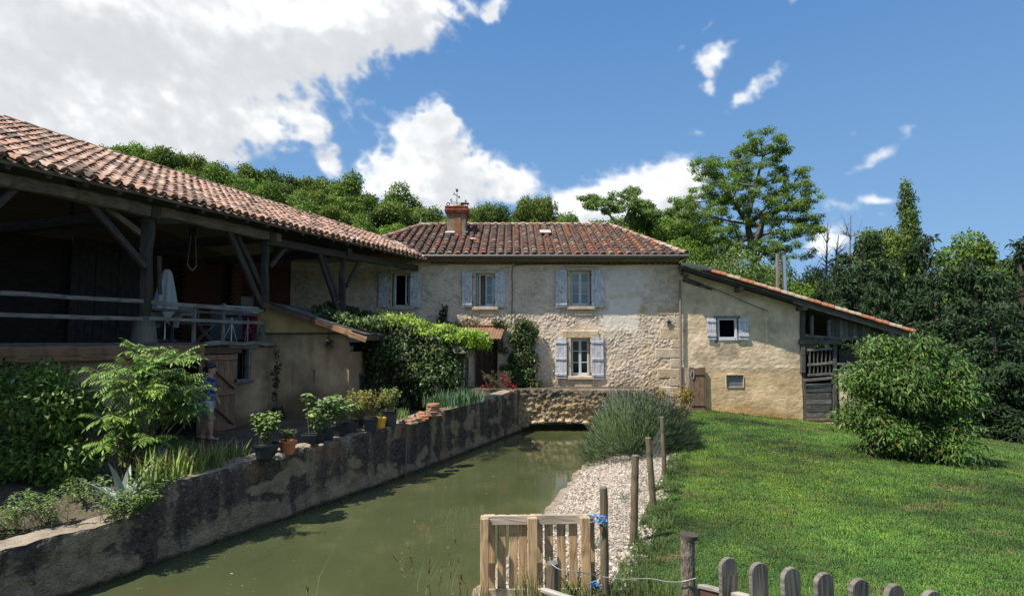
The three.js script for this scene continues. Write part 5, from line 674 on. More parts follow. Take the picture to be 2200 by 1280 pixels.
  for (const [X0, Y0, X1, Y1, s] of [[1520, 683, 1539, 730, -1], [1588.5, 684.5, 1609, 730, 1]]) { const a = at(X0, Y1, 21.9), b = at(X1, Y0, 21.9), g = new THREE.Group(); g.name = 'shutter'; g.position.set(a.x, a.y, ZF + 0.08); an.add(g); const w = b.x - a.x, hh = b.y - a.y; for (let k = 0; k < 2; k++) part('board', put(cbox(w / 2 - 0.005, hh, 0.026, 0.005), (k + 0.5) * w / 2, hh / 2, 0), M.shutter, g); for (const t of [0.2, 0.85]) part('ledge', put(cbox(w, 0.07, 0.024, 0.006), w / 2, hh * t, 0.026), M.shutter, g); part('hinge', put(cbox(0.05, 0.04, 0.06, 0.01), s < 0 ? w + 0.02 : -0.02, hh * 0.85, -0.03), M.iron, g); }
  // crumpled foil over the vent
  { const [a0, b0, a1, b1] = vent, g = relief(a0 - 0.02, a1 + 0.02, b0 - 0.02, b1 + 0.02, 0.02, { h: (x, y) => 0.05 * fbm(x * 2.2 + y * 1.5, y * 9, 3) - 0.02 }); part('vent_sheet', put(g, 0, 0, ZF - 0.02), S({ color: C(0.17, 0.18, 0.19), roughness: 0.38, metalness: 0.25 }), an, 'crumpled grey plastic sheet stuffed in the small wall vent'); }
  // the leaning plank door
  const dr = thing('plank_door', 'weathered brown plank door standing against the annexe wall', 'door'), da = at(1462, 884, 21.85), db = at(1513, 789, 21.85), dw = db.x - da.x; for (let k = 0; k < 5; k++) part('plank', shiftUV(put(cbox(dw / 5 - 0.008, db.y - da.y - (k % 2) * 0.03, 0.035, 0.006), da.x + (k + 0.5) * dw / 5, (da.y + db.y) / 2 - (k % 2) * 0.015, ZF + 0.14), k * 0.3, k * 0.7), k === 1 ? M.palletGrey : M.plank, dr); for (const t of [0.82, 0.12]) part('strap', put(cbox(dw * 0.55, 0.05, 0.012, 0.004), da.x + dw * 0.74, lerp(da.y, db.y, t), ZF + 0.165), M.iron, dr); for (const t of [0.7, 0.2]) part('ledge', put(cbox(dw, 0.1, 0.03, 0.006), da.x + dw / 2, lerp(da.y, db.y, t), ZF + 0.105), M.plank, dr); part('rope', tube([V(da.x + dw * 0.5, db.y - 0.1, ZF + 0.17), V(da.x + dw * 0.45, db.y - 0.28, ZF + 0.19), V(da.x + dw * 0.52, db.y - 0.42, ZF + 0.18), V(da.x + dw * 0.58, db.y - 0.25, ZF + 0.19), V(da.x + dw * 0.54, db.y - 0.08, ZF + 0.17)], 0.014, 5, 30), M.cloth, dr); part('hinge_post', put(cbox(0.07, db.y - da.y + 0.05, 0.09, 0.01), db.x + 0.02, (da.y + db.y) / 2, ZF + 0.1), M.rust, dr);
  // timber framed end
  const tf = sub('timber_end', an), PX = (X, Y, d = 21.95) => at(X, Y, d), tim = (X0, Y0, X1, Y1, w, hgt, mat, d = 21.95, seed = X0) => part('beam', timber(PX(X0, Y0, d), PX(X1, Y1, d), w, hgt, seed, 0.01), mat, tf);
  tim(1725, 664, 1725, 800, 0.17, 0.16, M.greyDark); tim(1745, 678, 1745, 718, 0.13, 0.1, M.grey); tim(1782, 686, 1782, 722, 0.12, 0.1, M.grey); tim(1726, 722, 1895, 731, 0.1, 0.1, M.grey); tim(1718, 734, 1808, 735, 0.14, 0.18, M.greyDark, 21.9); tim(1727, 800, 1733, 905, 0.1, 0.1, M.greyDark, 22.0); tim(1793, 738, 1793, 905, 0.16, 0.14, M.greyDark, 21.98); tim(1716, 657, 1716, 668, 0.1, 0.1, M.grey);
  const pl = sub('gable_planks', an), p0 = at(1786, 720, 21.98).x, p1 = at(1890, 720, 21.98).x, np = 11, rr = rng(44); for (let i = 0; i < np; i++) { const x = lerp(p0, p1, (i + 0.5) / np), lo = lerp(at(1786, 723, 21.98).y, at(1890, 729, 21.98).y, (i + 0.5) / np), hi = annexY(x) - 0.17; if (hi - lo > 0.04) part('plank', shiftUV(put(cbox((p1 - p0) / np - 0.012, hi - lo, 0.03, 0.005), x, (lo + hi) / 2, -21.99 + rr() * 0.012), rr(), rr()), rr() < 0.3 ? M.grey : M.greyDark, pl); }
  part('infill', boxUV(put(new THREE.BoxGeometry(1.1, 2.3, 0.25), at(1805, 800, 22).x + 0.47, 0.85, -22.1)), M.shed, an); part('infill_rail', timber(PX(1796, 782), PX(1900, 786), 0.1, 0.09, 8, 0.01), M.grey, tf); part('dark_boards', put(cbox(1.9, 0.72, 0.04), at(1800, 765, 22.2).x + 1.0, 2.35, -22.2), M.hewn, an);
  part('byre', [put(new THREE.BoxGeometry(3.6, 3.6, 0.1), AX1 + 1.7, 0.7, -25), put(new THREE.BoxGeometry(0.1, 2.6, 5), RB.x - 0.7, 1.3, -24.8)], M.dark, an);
  const hatch = sub('hatch', an), sl = (X0, Y0, X1, Y1, th, mat, d = 21.9, nm = 'slat') => part(nm, timber(PX(X0, Y0, d), PX(X1, Y1, d), 0.03, th, X0 * 3 + Y0, 0.004), mat, hatch);
  for (let i = 0; i < 6; i++) { const X = 1740 + i * 8.6; part('slat', timber(PX(X, 754 - i * 0.6, 21.93), PX(X, 806 - i * 0.4, 21.93), 0.025, i === 0 ? 0.14 : 0.095, i + 9, 0.004, V(0, 0, 1)), M.greyDark, hatch); } sl(1735, 752, 1788, 749, 0.09, M.grey, 21.88, 'rail'); sl(1736, 784, 1789, 780, 0.09, M.grey, 21.88, 'rail'); sl(1736, 806, 1789, 803, 0.09, M.grey, 21.88, 'rail'); sl(1726, 817, 1789, 812, 0.1, M.grey, 21.86, 'rail');
  const lo = sub('boarded_door', an); [[829, 9], [838, 9], [852, 15], [864, 9], [872, 11], [881, 10], [890, 10], [899, 10], [909, 13]].forEach(([Y, t], i) => { if (i === 8) return; part('board', shiftUV(timber(PX(1733, Y, 21.96 - 0.01 * (i % 2)), PX(1787, Y - 1, 21.96 - 0.01 * (i % 2)), 0.03, t * 0.0172, i + 70, 0.004), i * 0.2, 0), i % 3 ? M.greyDark : M.grey, lo); }); part('threshold', boxUV(put(cbox(0.95, 0.22, 0.3, 0.02), at(1760, 908, 22).x, at(1760, 913, 22).y, -21.98)), M.quoin, an); part('kick_board', timber(PX(1734, 902, 21.9), PX(1788, 902, 21.9), 0.04, 0.08, 5), M.rust, lo);
  // roof: boards, tiles along the verge and over the slope, flashing, stovepipe
  const roof = sub('roof', an), U = V(-1, -RS, 0).normalize(), A = V(0, 0, -1), O = V(RB.x, RB.y, -21.5), Lr = (RB.x - AX0) * Math.hypot(1, RS);
  tiledRoof(roof, { O: O.clone().add(V(0, -0.02, 0)), A, U, a0: 0.05, a1: 6.8, pitch: 0.3, L: 0.5, expo: 0.4, r0: 0.115, r1: 0.095, kind: 'shed', seed: 51, channelTone: [0.4, 0.18, 0.1], span: () => [0, Lr - 1.0] });
  part('roof_boards', boxUV(put(new THREE.BoxGeometry(Lr, 0.05, 6.9), (RB.x + AX0) / 2, annexY((RB.x + AX0) / 2) - 0.06, -24.9, 0, 0, Math.atan(RS))), M.grey, roof);
  { const vg = barrel(0.56, 0.16, 0.145, 0.016, 8), vr = rng(52), Zt = U.clone().negate(), N = V(-RS, 1, 0).normalize(), X = N.clone().cross(Zt); for (let s = -0.05; s < Lr - 1.35; s += 0.5) { const o = part('verge_tile', vg, tileMats.shed[Math.floor(vr() * 4)], roof); new THREE.Matrix4().makeBasis(X, N, Zt).multiply(new THREE.Matrix4().makeRotationFromEuler(new THREE.Euler(-0.03, (vr() - 0.5) * 0.03, (vr() - 0.5) * 0.08))).setPosition(O.clone().addScaledVector(U, s).addScaledVector(N, 0.02).add(V(0, 0, 0.08))).decompose(o.position, o.quaternion, o.scale); } }
  part('verge_board', [timber(V(AX0 + 0.1, annexY(AX0 + 0.1) - 0.16, -21.5), V(lerp(AX0, RB.x, 0.5), annexY(lerp(AX0, RB.x, 0.5)) - 0.15, -21.5), 0.04, 0.1, 7, 0.006)], M.hewn, roof); part('verge_board', timber(V(lerp(AX0, RB.x, 0.49), annexY(lerp(AX0, RB.x, 0.49)) - 0.15, -21.49), V(RB.x + 0.1, annexY(RB.x + 0.1) - 0.13, -21.49), 0.04, 0.11, 8, 0.008), M.grey, roof);
  for (const X of [1586, 1719, 1900]) { const x = at(X, 640, 21.8).x; part('purlin_end', timber(V(x, annexY(x) - 0.26, -21.4), V(x, annexY(x) - 0.26, -22.6), 0.14, 0.16, X, 0.01), M.hewnPale, roof); }
  part('flashing', put(cbox(1.35, 0.02, 0.55, 0.005), AX0 + 0.62, annexY(AX0 + 0.62) + 0.1, -21.62, 0, 0, Math.atan(RS) + 0.1), M.zinc, roof); part('flashing_edge', put(cbox(1.35, 0.1, 0.02, 0.005), AX0 + 0.62, annexY(AX0 + 0.62) + 0.05, -21.35, 0, 0, Math.atan(RS) + 0.1), M.zinc, roof);
  part('bargeboard_strip', timber(V(AX0 + 1.3, annexY(AX0 + 1.3) + 0.17, -21.68), V(RB.x, RB.y + 0.17, -21.68), 0.03, 0.03, 9), M.zinc, roof);
  part('cable', tube([V(6.3, at(1456, 580, 21.7).y, -21.86), at(1468, 592, 21.85), at(1500, 607, 21.85), at(1560, 630, 21.85), at(1600, 648, 21.86), at(1650, 668, 21.86)], 0.014, 5, 40), M.cable, an); part('downpipe', tube([at(1461.5, 600, 21.86), at(1463, 740, 21.86), at(1463.5, 855, 21.86)], 0.045, 8, 8), S({ color: C(0.2, 0.18, 0.16), roughness: 0.7 }), an);
  const sv = sub('stovepipe', an), pz = 23.4, pb = at(1687, 632, pz), pt = at(1687, 548, pz); part('pipe', put(new THREE.CylinderGeometry(0.085, 0.085, pt.y - pb.y + 0.4, 16), pb.x, (pt.y + pb.y) / 2 - 0.2, -pz), M.steel, sv); part('collar', put(new THREE.CylinderGeometry(0.12, 0.14, 0.1, 16), pb.x, pb.y + 0.06, -pz), M.zinc, sv); part('cowl', put(new THREE.CylinderGeometry(0.11, 0.085, 0.03, 16), pb.x, pt.y + 0.02, -pz), M.zinc, sv); part('cap', put(new THREE.CylinderGeometry(0.13, 0.13, 0.012, 16), pb.x, pt.y + 0.09, -pz), M.zinc, sv);
  const wp = at(1671, 545, 23.3), wb = at(1671, 632, 23.3); part('stay_post', timber(V(wb.x, wb.y - 0.4, wb.z), wp, 0.13, 0.1, 15, 0.008), M.greyPale, sv); part('stay', tube([V(wb.x, wb.y + 0.12, wb.z), V(pb.x, pb.y + 0.25, -pz)], 0.02, 6, 3), M.zinc, sv);
}
// ---------- trees of the wood on the hill ----------
const GREEN = { oak: [[0.105, 0.17, 0.034], [0.13, 0.198, 0.04], [0.082, 0.138, 0.03], [0.16, 0.225, 0.046]], light: [[0.155, 0.26, 0.036], [0.185, 0.295, 0.04], [0.125, 0.22, 0.033]], lime: [[0.32, 0.47, 0.025], [0.40, 0.53, 0.03], [0.25, 0.40, 0.022]], dark: [[0.028, 0.052, 0.02], [0.038, 0.066, 0.024], [0.024, 0.042, 0.018]], conifer: [[0.03, 0.06, 0.024], [0.04, 0.077, 0.029], [0.058, 0.10, 0.035]], ivy: [[0.055, 0.105, 0.026], [0.075, 0.135, 0.032], [0.115, 0.175, 0.045], [0.10, 0.10, 0.04]], grey: [[0.088, 0.145, 0.045], [0.11, 0.168, 0.055], [0.068, 0.118, 0.038]] };
function broadCrown(seed, o = {}) {                                    // about 1 wide and 1 high, foot at 0.25
  const r = rng(seed), lumps = []; for (let i = 0; i < (o.lumps ?? 40); i++) { const t = r(), a = r() * 6.283, w = Math.sin(Math.PI * lerp(0.22, 0.93, t)) * 0.38 * (0.4 + 0.75 * r()); lumps.push([Math.cos(a) * w, lerp(0.24, 0.9, t) + (r() - 0.5) * 0.12, Math.sin(a) * w, 0.05 + r() * 0.085, 0.045 + r() * 0.06]); }
  return crown(seed + 1, lumps, { n: o.n ?? 20000, len: o.len ?? 0.025, wid: (o.len ?? 0.025) * 0.6, cols: o.cols, shell: 0.45, nb: 0.65, droop: 0.2, flat: 0.4, stray: 0.22 }).geo();
}
const trunkGeo = (seed) => { const r = rng(seed), gs = [limb([V(0, -0.1, 0), V(0.01, 0.2, 0), V(-0.015, 0.45, 0.01), V(0.01, 0.75, 0)], [0.026, 0.021, 0.016, 0.006], 8, seed, 0.2)]; for (let i = 0; i < 6; i++) { const a = r() * 6.28, y = 0.22 + r() * 0.3; gs.push(limb(bend(V(0, y, 0), V(Math.cos(a) * 0.3, y + 0.2 + r() * 0.15, Math.sin(a) * 0.3), 0.06, r), [0.012, 0.01, 0.008, 0.006, 0.004, 0.002], 5)); } return merge(gs); };
const woodKinds = [0, 1, 2, 3, 4, 5, 6].map((i) => [broadCrown(200 + i * 7, { cols: i === 3 || i === 5 ? GREEN.light : i === 4 || i === 6 ? GREEN.oak.concat(GREEN.light) : GREEN.oak.map((c) => tint(c, [1, 0.72, 1.08][i], [0.05, -0.08, 0.12][i])), n: i > 4 ? 42000 : 20000, len: i > 4 ? 0.015 : 0.025, lumps: i > 4 ? 70 : 40 }), trunkGeo(300 + i)]);
const protos = {};
function woodTree(kind, name, label, group, p, h, w, turn, mat = M.leafFar) {
  const key = kind + name; let t;
  if (!protos[key]) { t = thing(name, label, 'tree', p.toArray(), turn, group); part('trunk', woodKinds[kind][1], M.bark, t); part('crown', woodKinds[kind][0], mat, t); protos[key] = t; t.scale.set(w, h, w); }
  else { t = copyOf(protos[key], p.toArray(), turn, label, [w, h, w]); t.userData.group = group; }
  if (!group) delete t.userData.group; return t;
}
{
  const prof = [[-300, 318], [-100, 330], [150, 318], [250, 312], [300, 322], [345, 326], [400, 338], [450, 352], [490, 346], [520, 358], [580, 352], [640, 372], [690, 390], [760, 396], [800, 425], [845, 414], [880, 440], [910, 462], [960, 452], [1010, 458], [1060, 450], [1100, 462], [1145, 440], [1200, 462], [1260, 468], [1340, 462], [1420, 470], [1500, 480]], pY = (X) => { let i = 1; while (i < prof.length - 1 && X > prof[i][0]) i++; return lerp(prof[i - 1][1], prof[i][1], clamp((X - prof[i - 1][0]) / (prof[i][0] - prof[i - 1][0]), 0, 1)); };
  const r = rng(404), ridge = (X) => (X < 820 ? 333 + 0.317 * (X - 246) : 492);
  for (const [d, off, step] of [[82, 0, 56], [73, 26, 60], [64, 56, 66], [55, 92, 74], [48, 130, 80]]) for (let X = -260; X < 1480; X += step * (0.75 + 0.5 * r())) {
    const Y = pY(X) + off + (r() - 0.5) * 26; if (Y > ridge(X) + 2 || (X > 1160 && d < 60)) continue;
    const q = at(X, Y, d + (r() - 0.5) * 5), g = hillY(q.x, -q.z) - 0.4, h = clamp((q.y - g) / 0.97, 6.5, 15), w = clamp(h * (0.72 + 0.35 * r()), 6.5, 11.5), k = Math.floor(r() * 5);
    woodTree(k, 'wood_tree', 'round green oak in the dense wood climbing the hill behind the buildings', 'trees of the hill wood', V(q.x, q.y - h * 0.97, q.z), h, w, r() * 6.28);
  }
  // wood far behind, one mass
  const far = rng(99), L = []; for (let i = 0; i < 260; i++) { const d = 95 + far() * 120, x = (far() * 2 - 1) * d * 1.05; const h = 9 + far() * 4, y = hillY(x, d) - 1.2; L.push(new THREE.Matrix4().compose(V(x, y, -d), new THREE.Quaternion().setFromEuler(new THREE.Euler(0, far() * 6, 0)), V(10 + far() * 3, h * (x > 20 ? 0.8 : 1), 10))); }
  const im = new THREE.InstancedMesh(woodKinds[0][0], M.leafFar, L.length); L.forEach((m, i) => im.setMatrixAt(i, m)); im.name = 'far_wood'; im.userData.kind = 'stuff'; im.userData.label = 'distant wood beyond the hill crest'; scene.add(shade(im));
  // single trees behind the roofs
  const one = (kind, name, label, X, Y, d, h, w, mat) => { const q = at(X, Y, d); return woodTree(kind, name, label, null, V(q.x, q.y - h * 0.97, q.z), h, w, X, mat); };
  one(1, 'dark_oak', 'dark rounded oak just right of the chimney', 1058, 440, 62, 11, 7.2); one(0, 'dark_oak', 'dark airy tree left of the pair behind the house ridge', 1128, 428, 62, 11, 5.4); one(2, 'dark_oak', 'dark airy tree right of the pair behind the house ridge', 1166, 423, 63, 11.5, 5.8);
  one(1, 'dark_oak', 'dark bushy tree behind the hip end of the house roof', 1385, 442, 46, 10.5, 6.5); one(5, 'green_tree', 'low bright green tree between hip end and locust', 1452, 470, 44, 11, 8);
  one(5, 'green_tree', 'bright leafy tree under the left side of the locust', 1500, 505, 36, 11.5, 8.5, M.leaf); one(6, 'green_tree', 'leafy tree under the locust behind the annexe roof', 1575, 560, 31, 9.8, 8.5, M.leaf); one(5, 'green_tree', 'yellow green tree behind the stovepipe', 1665, 575, 32, 9.5, 8, M.leaf); one(6, 'green_tree', 'shaded green tree right of the stovepipe', 1738, 590, 34, 9.5, 6.5, M.leaf); one(6, 'green_tree', 'low green bush mass behind the annexe ridge', 1500, 575, 29, 8.2, 6, M.leaf);
  one(2, 'green_tree', 'rounded tree top showing behind the dark conifers', 1895, 492, 48, 13.5, 8); one(4, 'green_tree', 'broad tree beyond the right edge of the conifers', 2080, 520, 50, 12, 10); one(0, 'green_tree', 'distant oak at the far right above the lawn', 2190, 560, 55, 11, 10); one(1, 'green_tree', 'oak over the bush at the far right', 2290, 540, 45, 12, 10);
}
// a tree given by its pads of foliage [X, Y, half width px, half height px, depth offset]
function padTree(name, label, d, foot, pads, o) {
  const r = rng(o.seed), px = d / F, base = at(foot[0], foot[1], d); base.y = o.groundY ?? hillY(base.x, d); const t = thing(name, label, 'tree', base.toArray()), gs = [], lumps = [], up = V(0, 1, 0);
  const forks = o.forks.map(([X, Y, dz, rad]) => ({ p: at(X, Y, d + dz).sub(base), rad })), start = V(0, -0.3, 0);
  forks.forEach((f, i) => { const from = o.from?.[i] !== undefined ? forks[o.from[i]] : null, a = from ? from.p : start, ra = from ? from.rad : o.trunk; const pts = bend(a, f.p, a.distanceTo(f.p) * 0.14, r, 8); gs.push(limb(pts, pts.map((_, k) => lerp(ra, f.rad, k / 8)), 9, i, 0.12)); });
  for (const [X, Y, w, h, dz = (r() - 0.5) * 5] of pads) {
    const c = at(X, Y, d + dz).sub(base); let f = forks[0]; for (const q of forks) if (q.p.y < c.y + 0.4 && q.p.distanceTo(c) < f.p.distanceTo(c)) f = q;
    const tip = c.clone(); const pts = bend(f.p, tip, f.p.distanceTo(tip) * 0.25, r, 6); gs.push(limb(pts, pts.map((_, k) => lerp(Math.min(f.rad, 0.025 + f.p.distanceTo(tip) * 0.018), 0.012, k / 6)), 6)); const W = w * px * 1.08, Hh = h * px * 1.25;
    const n = Math.max(7, Math.round(W * 13)); for (let i = 0; i < n; i++) { const a = r() * 6.28, s = Math.sqrt(r()); const l = [c.x + Math.cos(a) * s * W, c.y + (r() - 0.45) * Hh * 1.5 - s * s * Hh * 0.35, c.z + Math.sin(a) * s * W * 0.85, 0.2 + r() * 0.22, 0.1 + r() * 0.12]; lumps.push(l); if (r() < 0.5) { const q = bend(pts[4], V(l[0], l[1], l[2]), 0.4, r, 3); gs.push(limb(q, [0.02, 0.016, 0.012, 0.008], 4)); } }
  }
  part('trunk', gs, o.bark ?? M.bark, t); part('crown', crown(o.seed + 5, lumps, { n: o.n, len: o.len ?? 0.26, wid: o.wid ?? 0.1, cols: o.cols, shell: 0.05, nb: 0.3, droop: 0.3, lie: 0.4, sag: 0.25 }).geo(), o.mat ?? M.leaf, t); return t;
}
padTree('locust_tree', 'tall locust tree with airy tiers of foliage standing behind the annexe', 35, [1622, 700], [[1642, 300, 42, 15], [1618, 312, 24, 12], [1668, 322, 26, 11], [1662, 345, 18, 10], [1570, 342, 42, 22], [1545, 362, 36, 18], [1510, 352, 24, 20], [1605, 352, 30, 18], [1600, 385, 48, 24], [1648, 380, 30, 14], [1708, 372, 32, 18], [1690, 400, 36, 18], [1722, 402, 28, 16], [1560, 400, 44, 22], [1512, 392, 26, 16], [1500, 420, 34, 16], [1545, 432, 44, 20], [1620, 425, 50, 24], [1680, 432, 46, 18], [1730, 428, 30, 14], [1470, 438, 22, 12], [1500, 455, 36, 16], [1560, 465, 48, 20], [1640, 462, 46, 20], [1700, 462, 50, 16], [1745, 470, 26, 12], [1752, 492, 20, 9], [1710, 498, 50, 13], [1610, 500, 60, 18], [1530, 490, 46, 20], [1640, 528, 60, 18], [1560, 535, 60, 20], [1700, 540, 46, 16]], { seed: 900, trunk: 0.34, forks: [[1622, 560, 0, 0.26], [1606, 480, -0.6, 0.15], [1640, 470, 0.7, 0.15], [1625, 400, 0, 0.10], [1575, 430, -1.2, 0.08], [1680, 450, 1, 0.08], [1640, 335, 0.3, 0.05], [1590, 520, 1.5, 0.1]], from: [undefined, 0, 0, 1, 1, 2, 3, 0], n: 74000, len: 0.125, wid: 0.046, mat: M.leafAiry, cols: [[0.145, 0.255, 0.03], [0.18, 0.295, 0.034], [0.115, 0.21, 0.027], [0.22, 0.33, 0.04]] });
padTree('thin_locust', 'thin young locust left of the hip end, against the cloud', 44, [1345, 560], [[1268, 425, 20, 8], [1262, 440, 16, 7], [1285, 430, 14, 7], [1300, 436, 22, 8], [1335, 420, 26, 9], [1355, 410, 20, 8], [1375, 408, 14, 7], [1345, 440, 26, 10], [1320, 448, 22, 9], [1372, 432, 22, 10], [1385, 452, 26, 12], [1405, 460, 22, 12]], { seed: 930, trunk: 0.16, forks: [[1335, 500, 0, 0.1], [1310, 462, 0, 0.06], [1352, 450, 0.4, 0.06], [1280, 446, 0, 0.03]], from: [undefined, 0, 0, 1], n: 16000, len: 0.15, wid: 0.06, cols: GREEN.light });
padTree('young_locust', 'leaning young locust with sparse twigs left of the tall locust', 38, [1500, 640], [[1458, 432, 16, 8], [1448, 450, 18, 8], [1475, 440, 18, 8], [1480, 465, 28, 12], [1462, 482, 24, 12], [1510, 480, 26, 14], [1490, 505, 34, 14], [1530, 520, 34, 14], [1470, 525, 28, 14]], { seed: 940, trunk: 0.16, forks: [[1498, 560, 0, 0.12], [1488, 500, 0, 0.07], [1470, 462, 0, 0.04], [1512, 510, 0.5, 0.06]], from: [undefined, 0, 1, 0], n: 15000, len: 0.14, wid: 0.055, mat: M.leafAiry, cols: GREEN.light });
{ // bare trees
  const bare = (seed, X0, top, d, label) => { const r = rng(seed), base = at(X0, 690, d); base.y = hillY(base.x, d); const t = thing('bare_tree', label, 'tree', base.toArray()), gs = [], tp = at(X0 + (r() - 0.5) * 30, top, d).sub(base), main = bend(V(0, -0.2, 0), tp, 0.8, r, 8); gs.push(limb(main, main.map((_, k) => lerp(0.15, 0.02, k / 8)), 7, seed, 0.2)); for (let i = 0; i < 22; i++) { const k = 2 + Math.floor(r() * 6), a = r() * 6.28, L = (1.1 - k / 10) * (0.8 + r() * 1.4), e = main[k].clone().add(V(Math.cos(a) * L, L * (0.3 + r() * 0.8), Math.sin(a) * L)), q = bend(main[k], e, 0.5, r, 4); gs.push(limb(q, [0.045, 0.035, 0.026, 0.018, 0.01], 4)); for (let j = 0; j < 3; j++) { const f = q[2 + (j % 3)].clone().add(V((r() - 0.5) * 0.9, r() * 0.7, (r() - 0.5) * 0.9)); gs.push(limb(bend(q[2], f, 0.2, r, 3), [0.018, 0.014, 0.01, 0.006], 4)); } } part('trunk', gs, M.barkPale, t); return t; };
  bare(1, 1775, 480, 36, 'bare grey dead tree nearest the locust, right of the stovepipe'); bare(2, 1822, 462, 37, 'tallest bare dead tree rising behind the dark conifer'); bare(3, 1796, 505, 35, 'bare dead tree between the locust and the conifer'); bare(5, 1845, 520, 38, 'thin dead tree behind the conifer tips');
  const v = rng(71), gs = []; for (let i = 0; i < 120; i++) { const X = 1745 + v() * 70, Y = 560 + v() * 110, p = at(X, Y, 33 + v() * 2), q = at(X + (v() - 0.5) * 50, Y + (v() - 0.3) * 60, 33 + v() * 2); gs.push(limb(bend(p, q, 1.2, v, 5), [0.022, 0.022, 0.02, 0.018, 0.014, 0.01], 4)); } const o = solo('dry_vines', gs, M.barkPale, 'tangle of pale dry vines between the trees and the conifer', 'vines');
}
// conifers
const coneGeo = (seed, n) => { const r = rng(seed), lumps = []; for (let i = 0; i < 190; i++) { const t = Math.pow(r(), 0.7), a = r() * 6.283, R = (0.015 + 0.3 * Math.pow(t, 0.8)) * (0.55 + 0.5 * r()) * (1 + 0.25 * Math.sin(a * 2 + seed)), k = 0.022 + 0.075 * t * (0.6 + 0.6 * r()); lumps.push([Math.cos(a) * R, lerp(0.975, 0.05, t) + R * 0.1, Math.sin(a) * R, k, k * 0.62]); } return crown(seed + 3, lumps, { n, len: 0.026, wid: 0.009, cols: GREEN.conifer, shell: 0.45, nb: 0.55, droop: 0.55, flat: 0.4, sag: 0.3 }).geo(); };
{
  const gs = [coneGeo(3, 42000), coneGeo(8, 42000)], tr = limb([V(0, -0.05, 0), V(0, 0.4, 0), V(0, 0.95, 0)], [0.03, 0.02, 0.004], 8);
  const con = (k, X, Y, d, h, w, label) => { const q = at(X, Y, d), t = thing('conifer', label, 'conifer', [q.x, q.y - h * 0.985, q.z], X); part('trunk', tr, M.bark, t); part('crown', gs[k], M.leafFar, t); t.scale.set(w, h, w); };
  con(0, 1855, 492, 31, 10, 11, 'tall dark conifer with the highest pointed tip behind the annexe roof'); con(1, 1805, 560, 29, 8.5, 8, 'smaller dark conifer left of the tall one'); con(1, 1772, 600, 30, 7.5, 8, 'dark conifer low between stovepipe and the bare trees'); con(0, 1915, 545, 28, 9, 10, 'dark spreading conifer above the low end of the annexe roof'); con(1, 1985, 500, 30, 11, 11, 'dark conifer beside the poplar on the right'); con(0, 2090, 540, 29, 10, 11, 'dark conifer near the right edge of the view'); con(1, 2190, 510, 31, 11.5, 11, 'dark conifer at the very right edge'); con(0, 1890, 610, 26.5, 6.5, 8, 'low dark conifer close behind the tiled verge'); con(1, 2010, 620, 26, 7, 9, 'low dark conifer beyond the end of the annexe'); con(0, 2130, 640, 25, 6.5, 9, 'low bushy conifer behind the big green bush');
  const q = at(1950, 388, 52), pop = thing('poplar', 'tall narrow poplar rising above the conifers on the right', 'tree', [q.x, q.y - 17.5, q.z]), r = rng(55), lm = []; for (let i = 0; i < 34; i++) { const t = i / 33; lm.push([(r() - 0.5) * 0.7 * Math.sin(3.1 * (1 - t * 0.85)), 2 + t * 15, (r() - 0.5) * 0.7, 0.35 + 0.75 * Math.sin(Math.PI * lerp(0.25, 0.97, t)), 0.75]); } part('trunk', limb([V(0, -0.5, 0), V(0, 8, 0), V(0, 16, 0)], [0.3, 0.2, 0.04], 8), M.bark, pop); part('crown', crown(56, lm, { n: 18000, len: 0.2, wid: 0.13, stray: 0.15, cols: GREEN.oak, shell: 0.3, nb: 0.7, droop: -0.5 }).geo(), M.leafFar, pop);
}
// ---------- the bush on the right, lavender, creepers ----------
{
  const r = rng(610), bp = at(1925, 985, 13.9), g0 = lawnY(bp.x, 13.9), b = thing('leafy_bush', 'big dense bush with drooping pointed leaves at the edge of the lawn', 'bush', [bp.x + 0.3, g0, bp.z]), lm = [];
  for (let i = 0; i < 60; i++) { const a = r() * 6.28, t = r(), w = 1.2 * Math.pow(Math.sin(Math.PI * lerp(0.22, 0.9, t)), 0.5) * (0.5 + 0.5 * r()); lm.push([Math.cos(a) * w, 0.18 + t * 2.35, Math.sin(a) * w, 0.34 + r() * 0.22, 0.26 + r() * 0.18]); } lm.push([-0.8, 0.4, 0.5, 0.4, 0.4], [0.3, 0.35, 1.2, 0.5, 0.35]);
  const st = []; for (let i = 0; i < 16; i++) { const a = r() * 6.28; st.push(limb(bend(V((r() - 0.5) * 0.4, -0.05, (r() - 0.5) * 0.4), V(Math.cos(a) * 1.3, 1.2 + r() * 1.2, Math.sin(a) * 1.3), 0.3, r), [0.03, 0.026, 0.022, 0.018, 0.012, 0.008], 5)); } part('stem', st, M.bark, b);
  const cols = [[0.075, 0.16, 0.02], [0.095, 0.185, 0.025], [0.13, 0.235, 0.032], [0.055, 0.115, 0.018], [0.08, 0.16, 0.022]]; part('foliage', crown(611, lm, { n: 40000, len: 0.1, wid: 0.034, cols: [...cols, ...cols, ...cols, ...cols, ...cols, [0.16, 0.075, 0.02]], shell: 0.3, nb: 0.6, droop: 0.5, lie: 0.15, sag: 0.3, flat: 0.3, stray: 0.12 }).geo(), M.leafGloss, b);
}
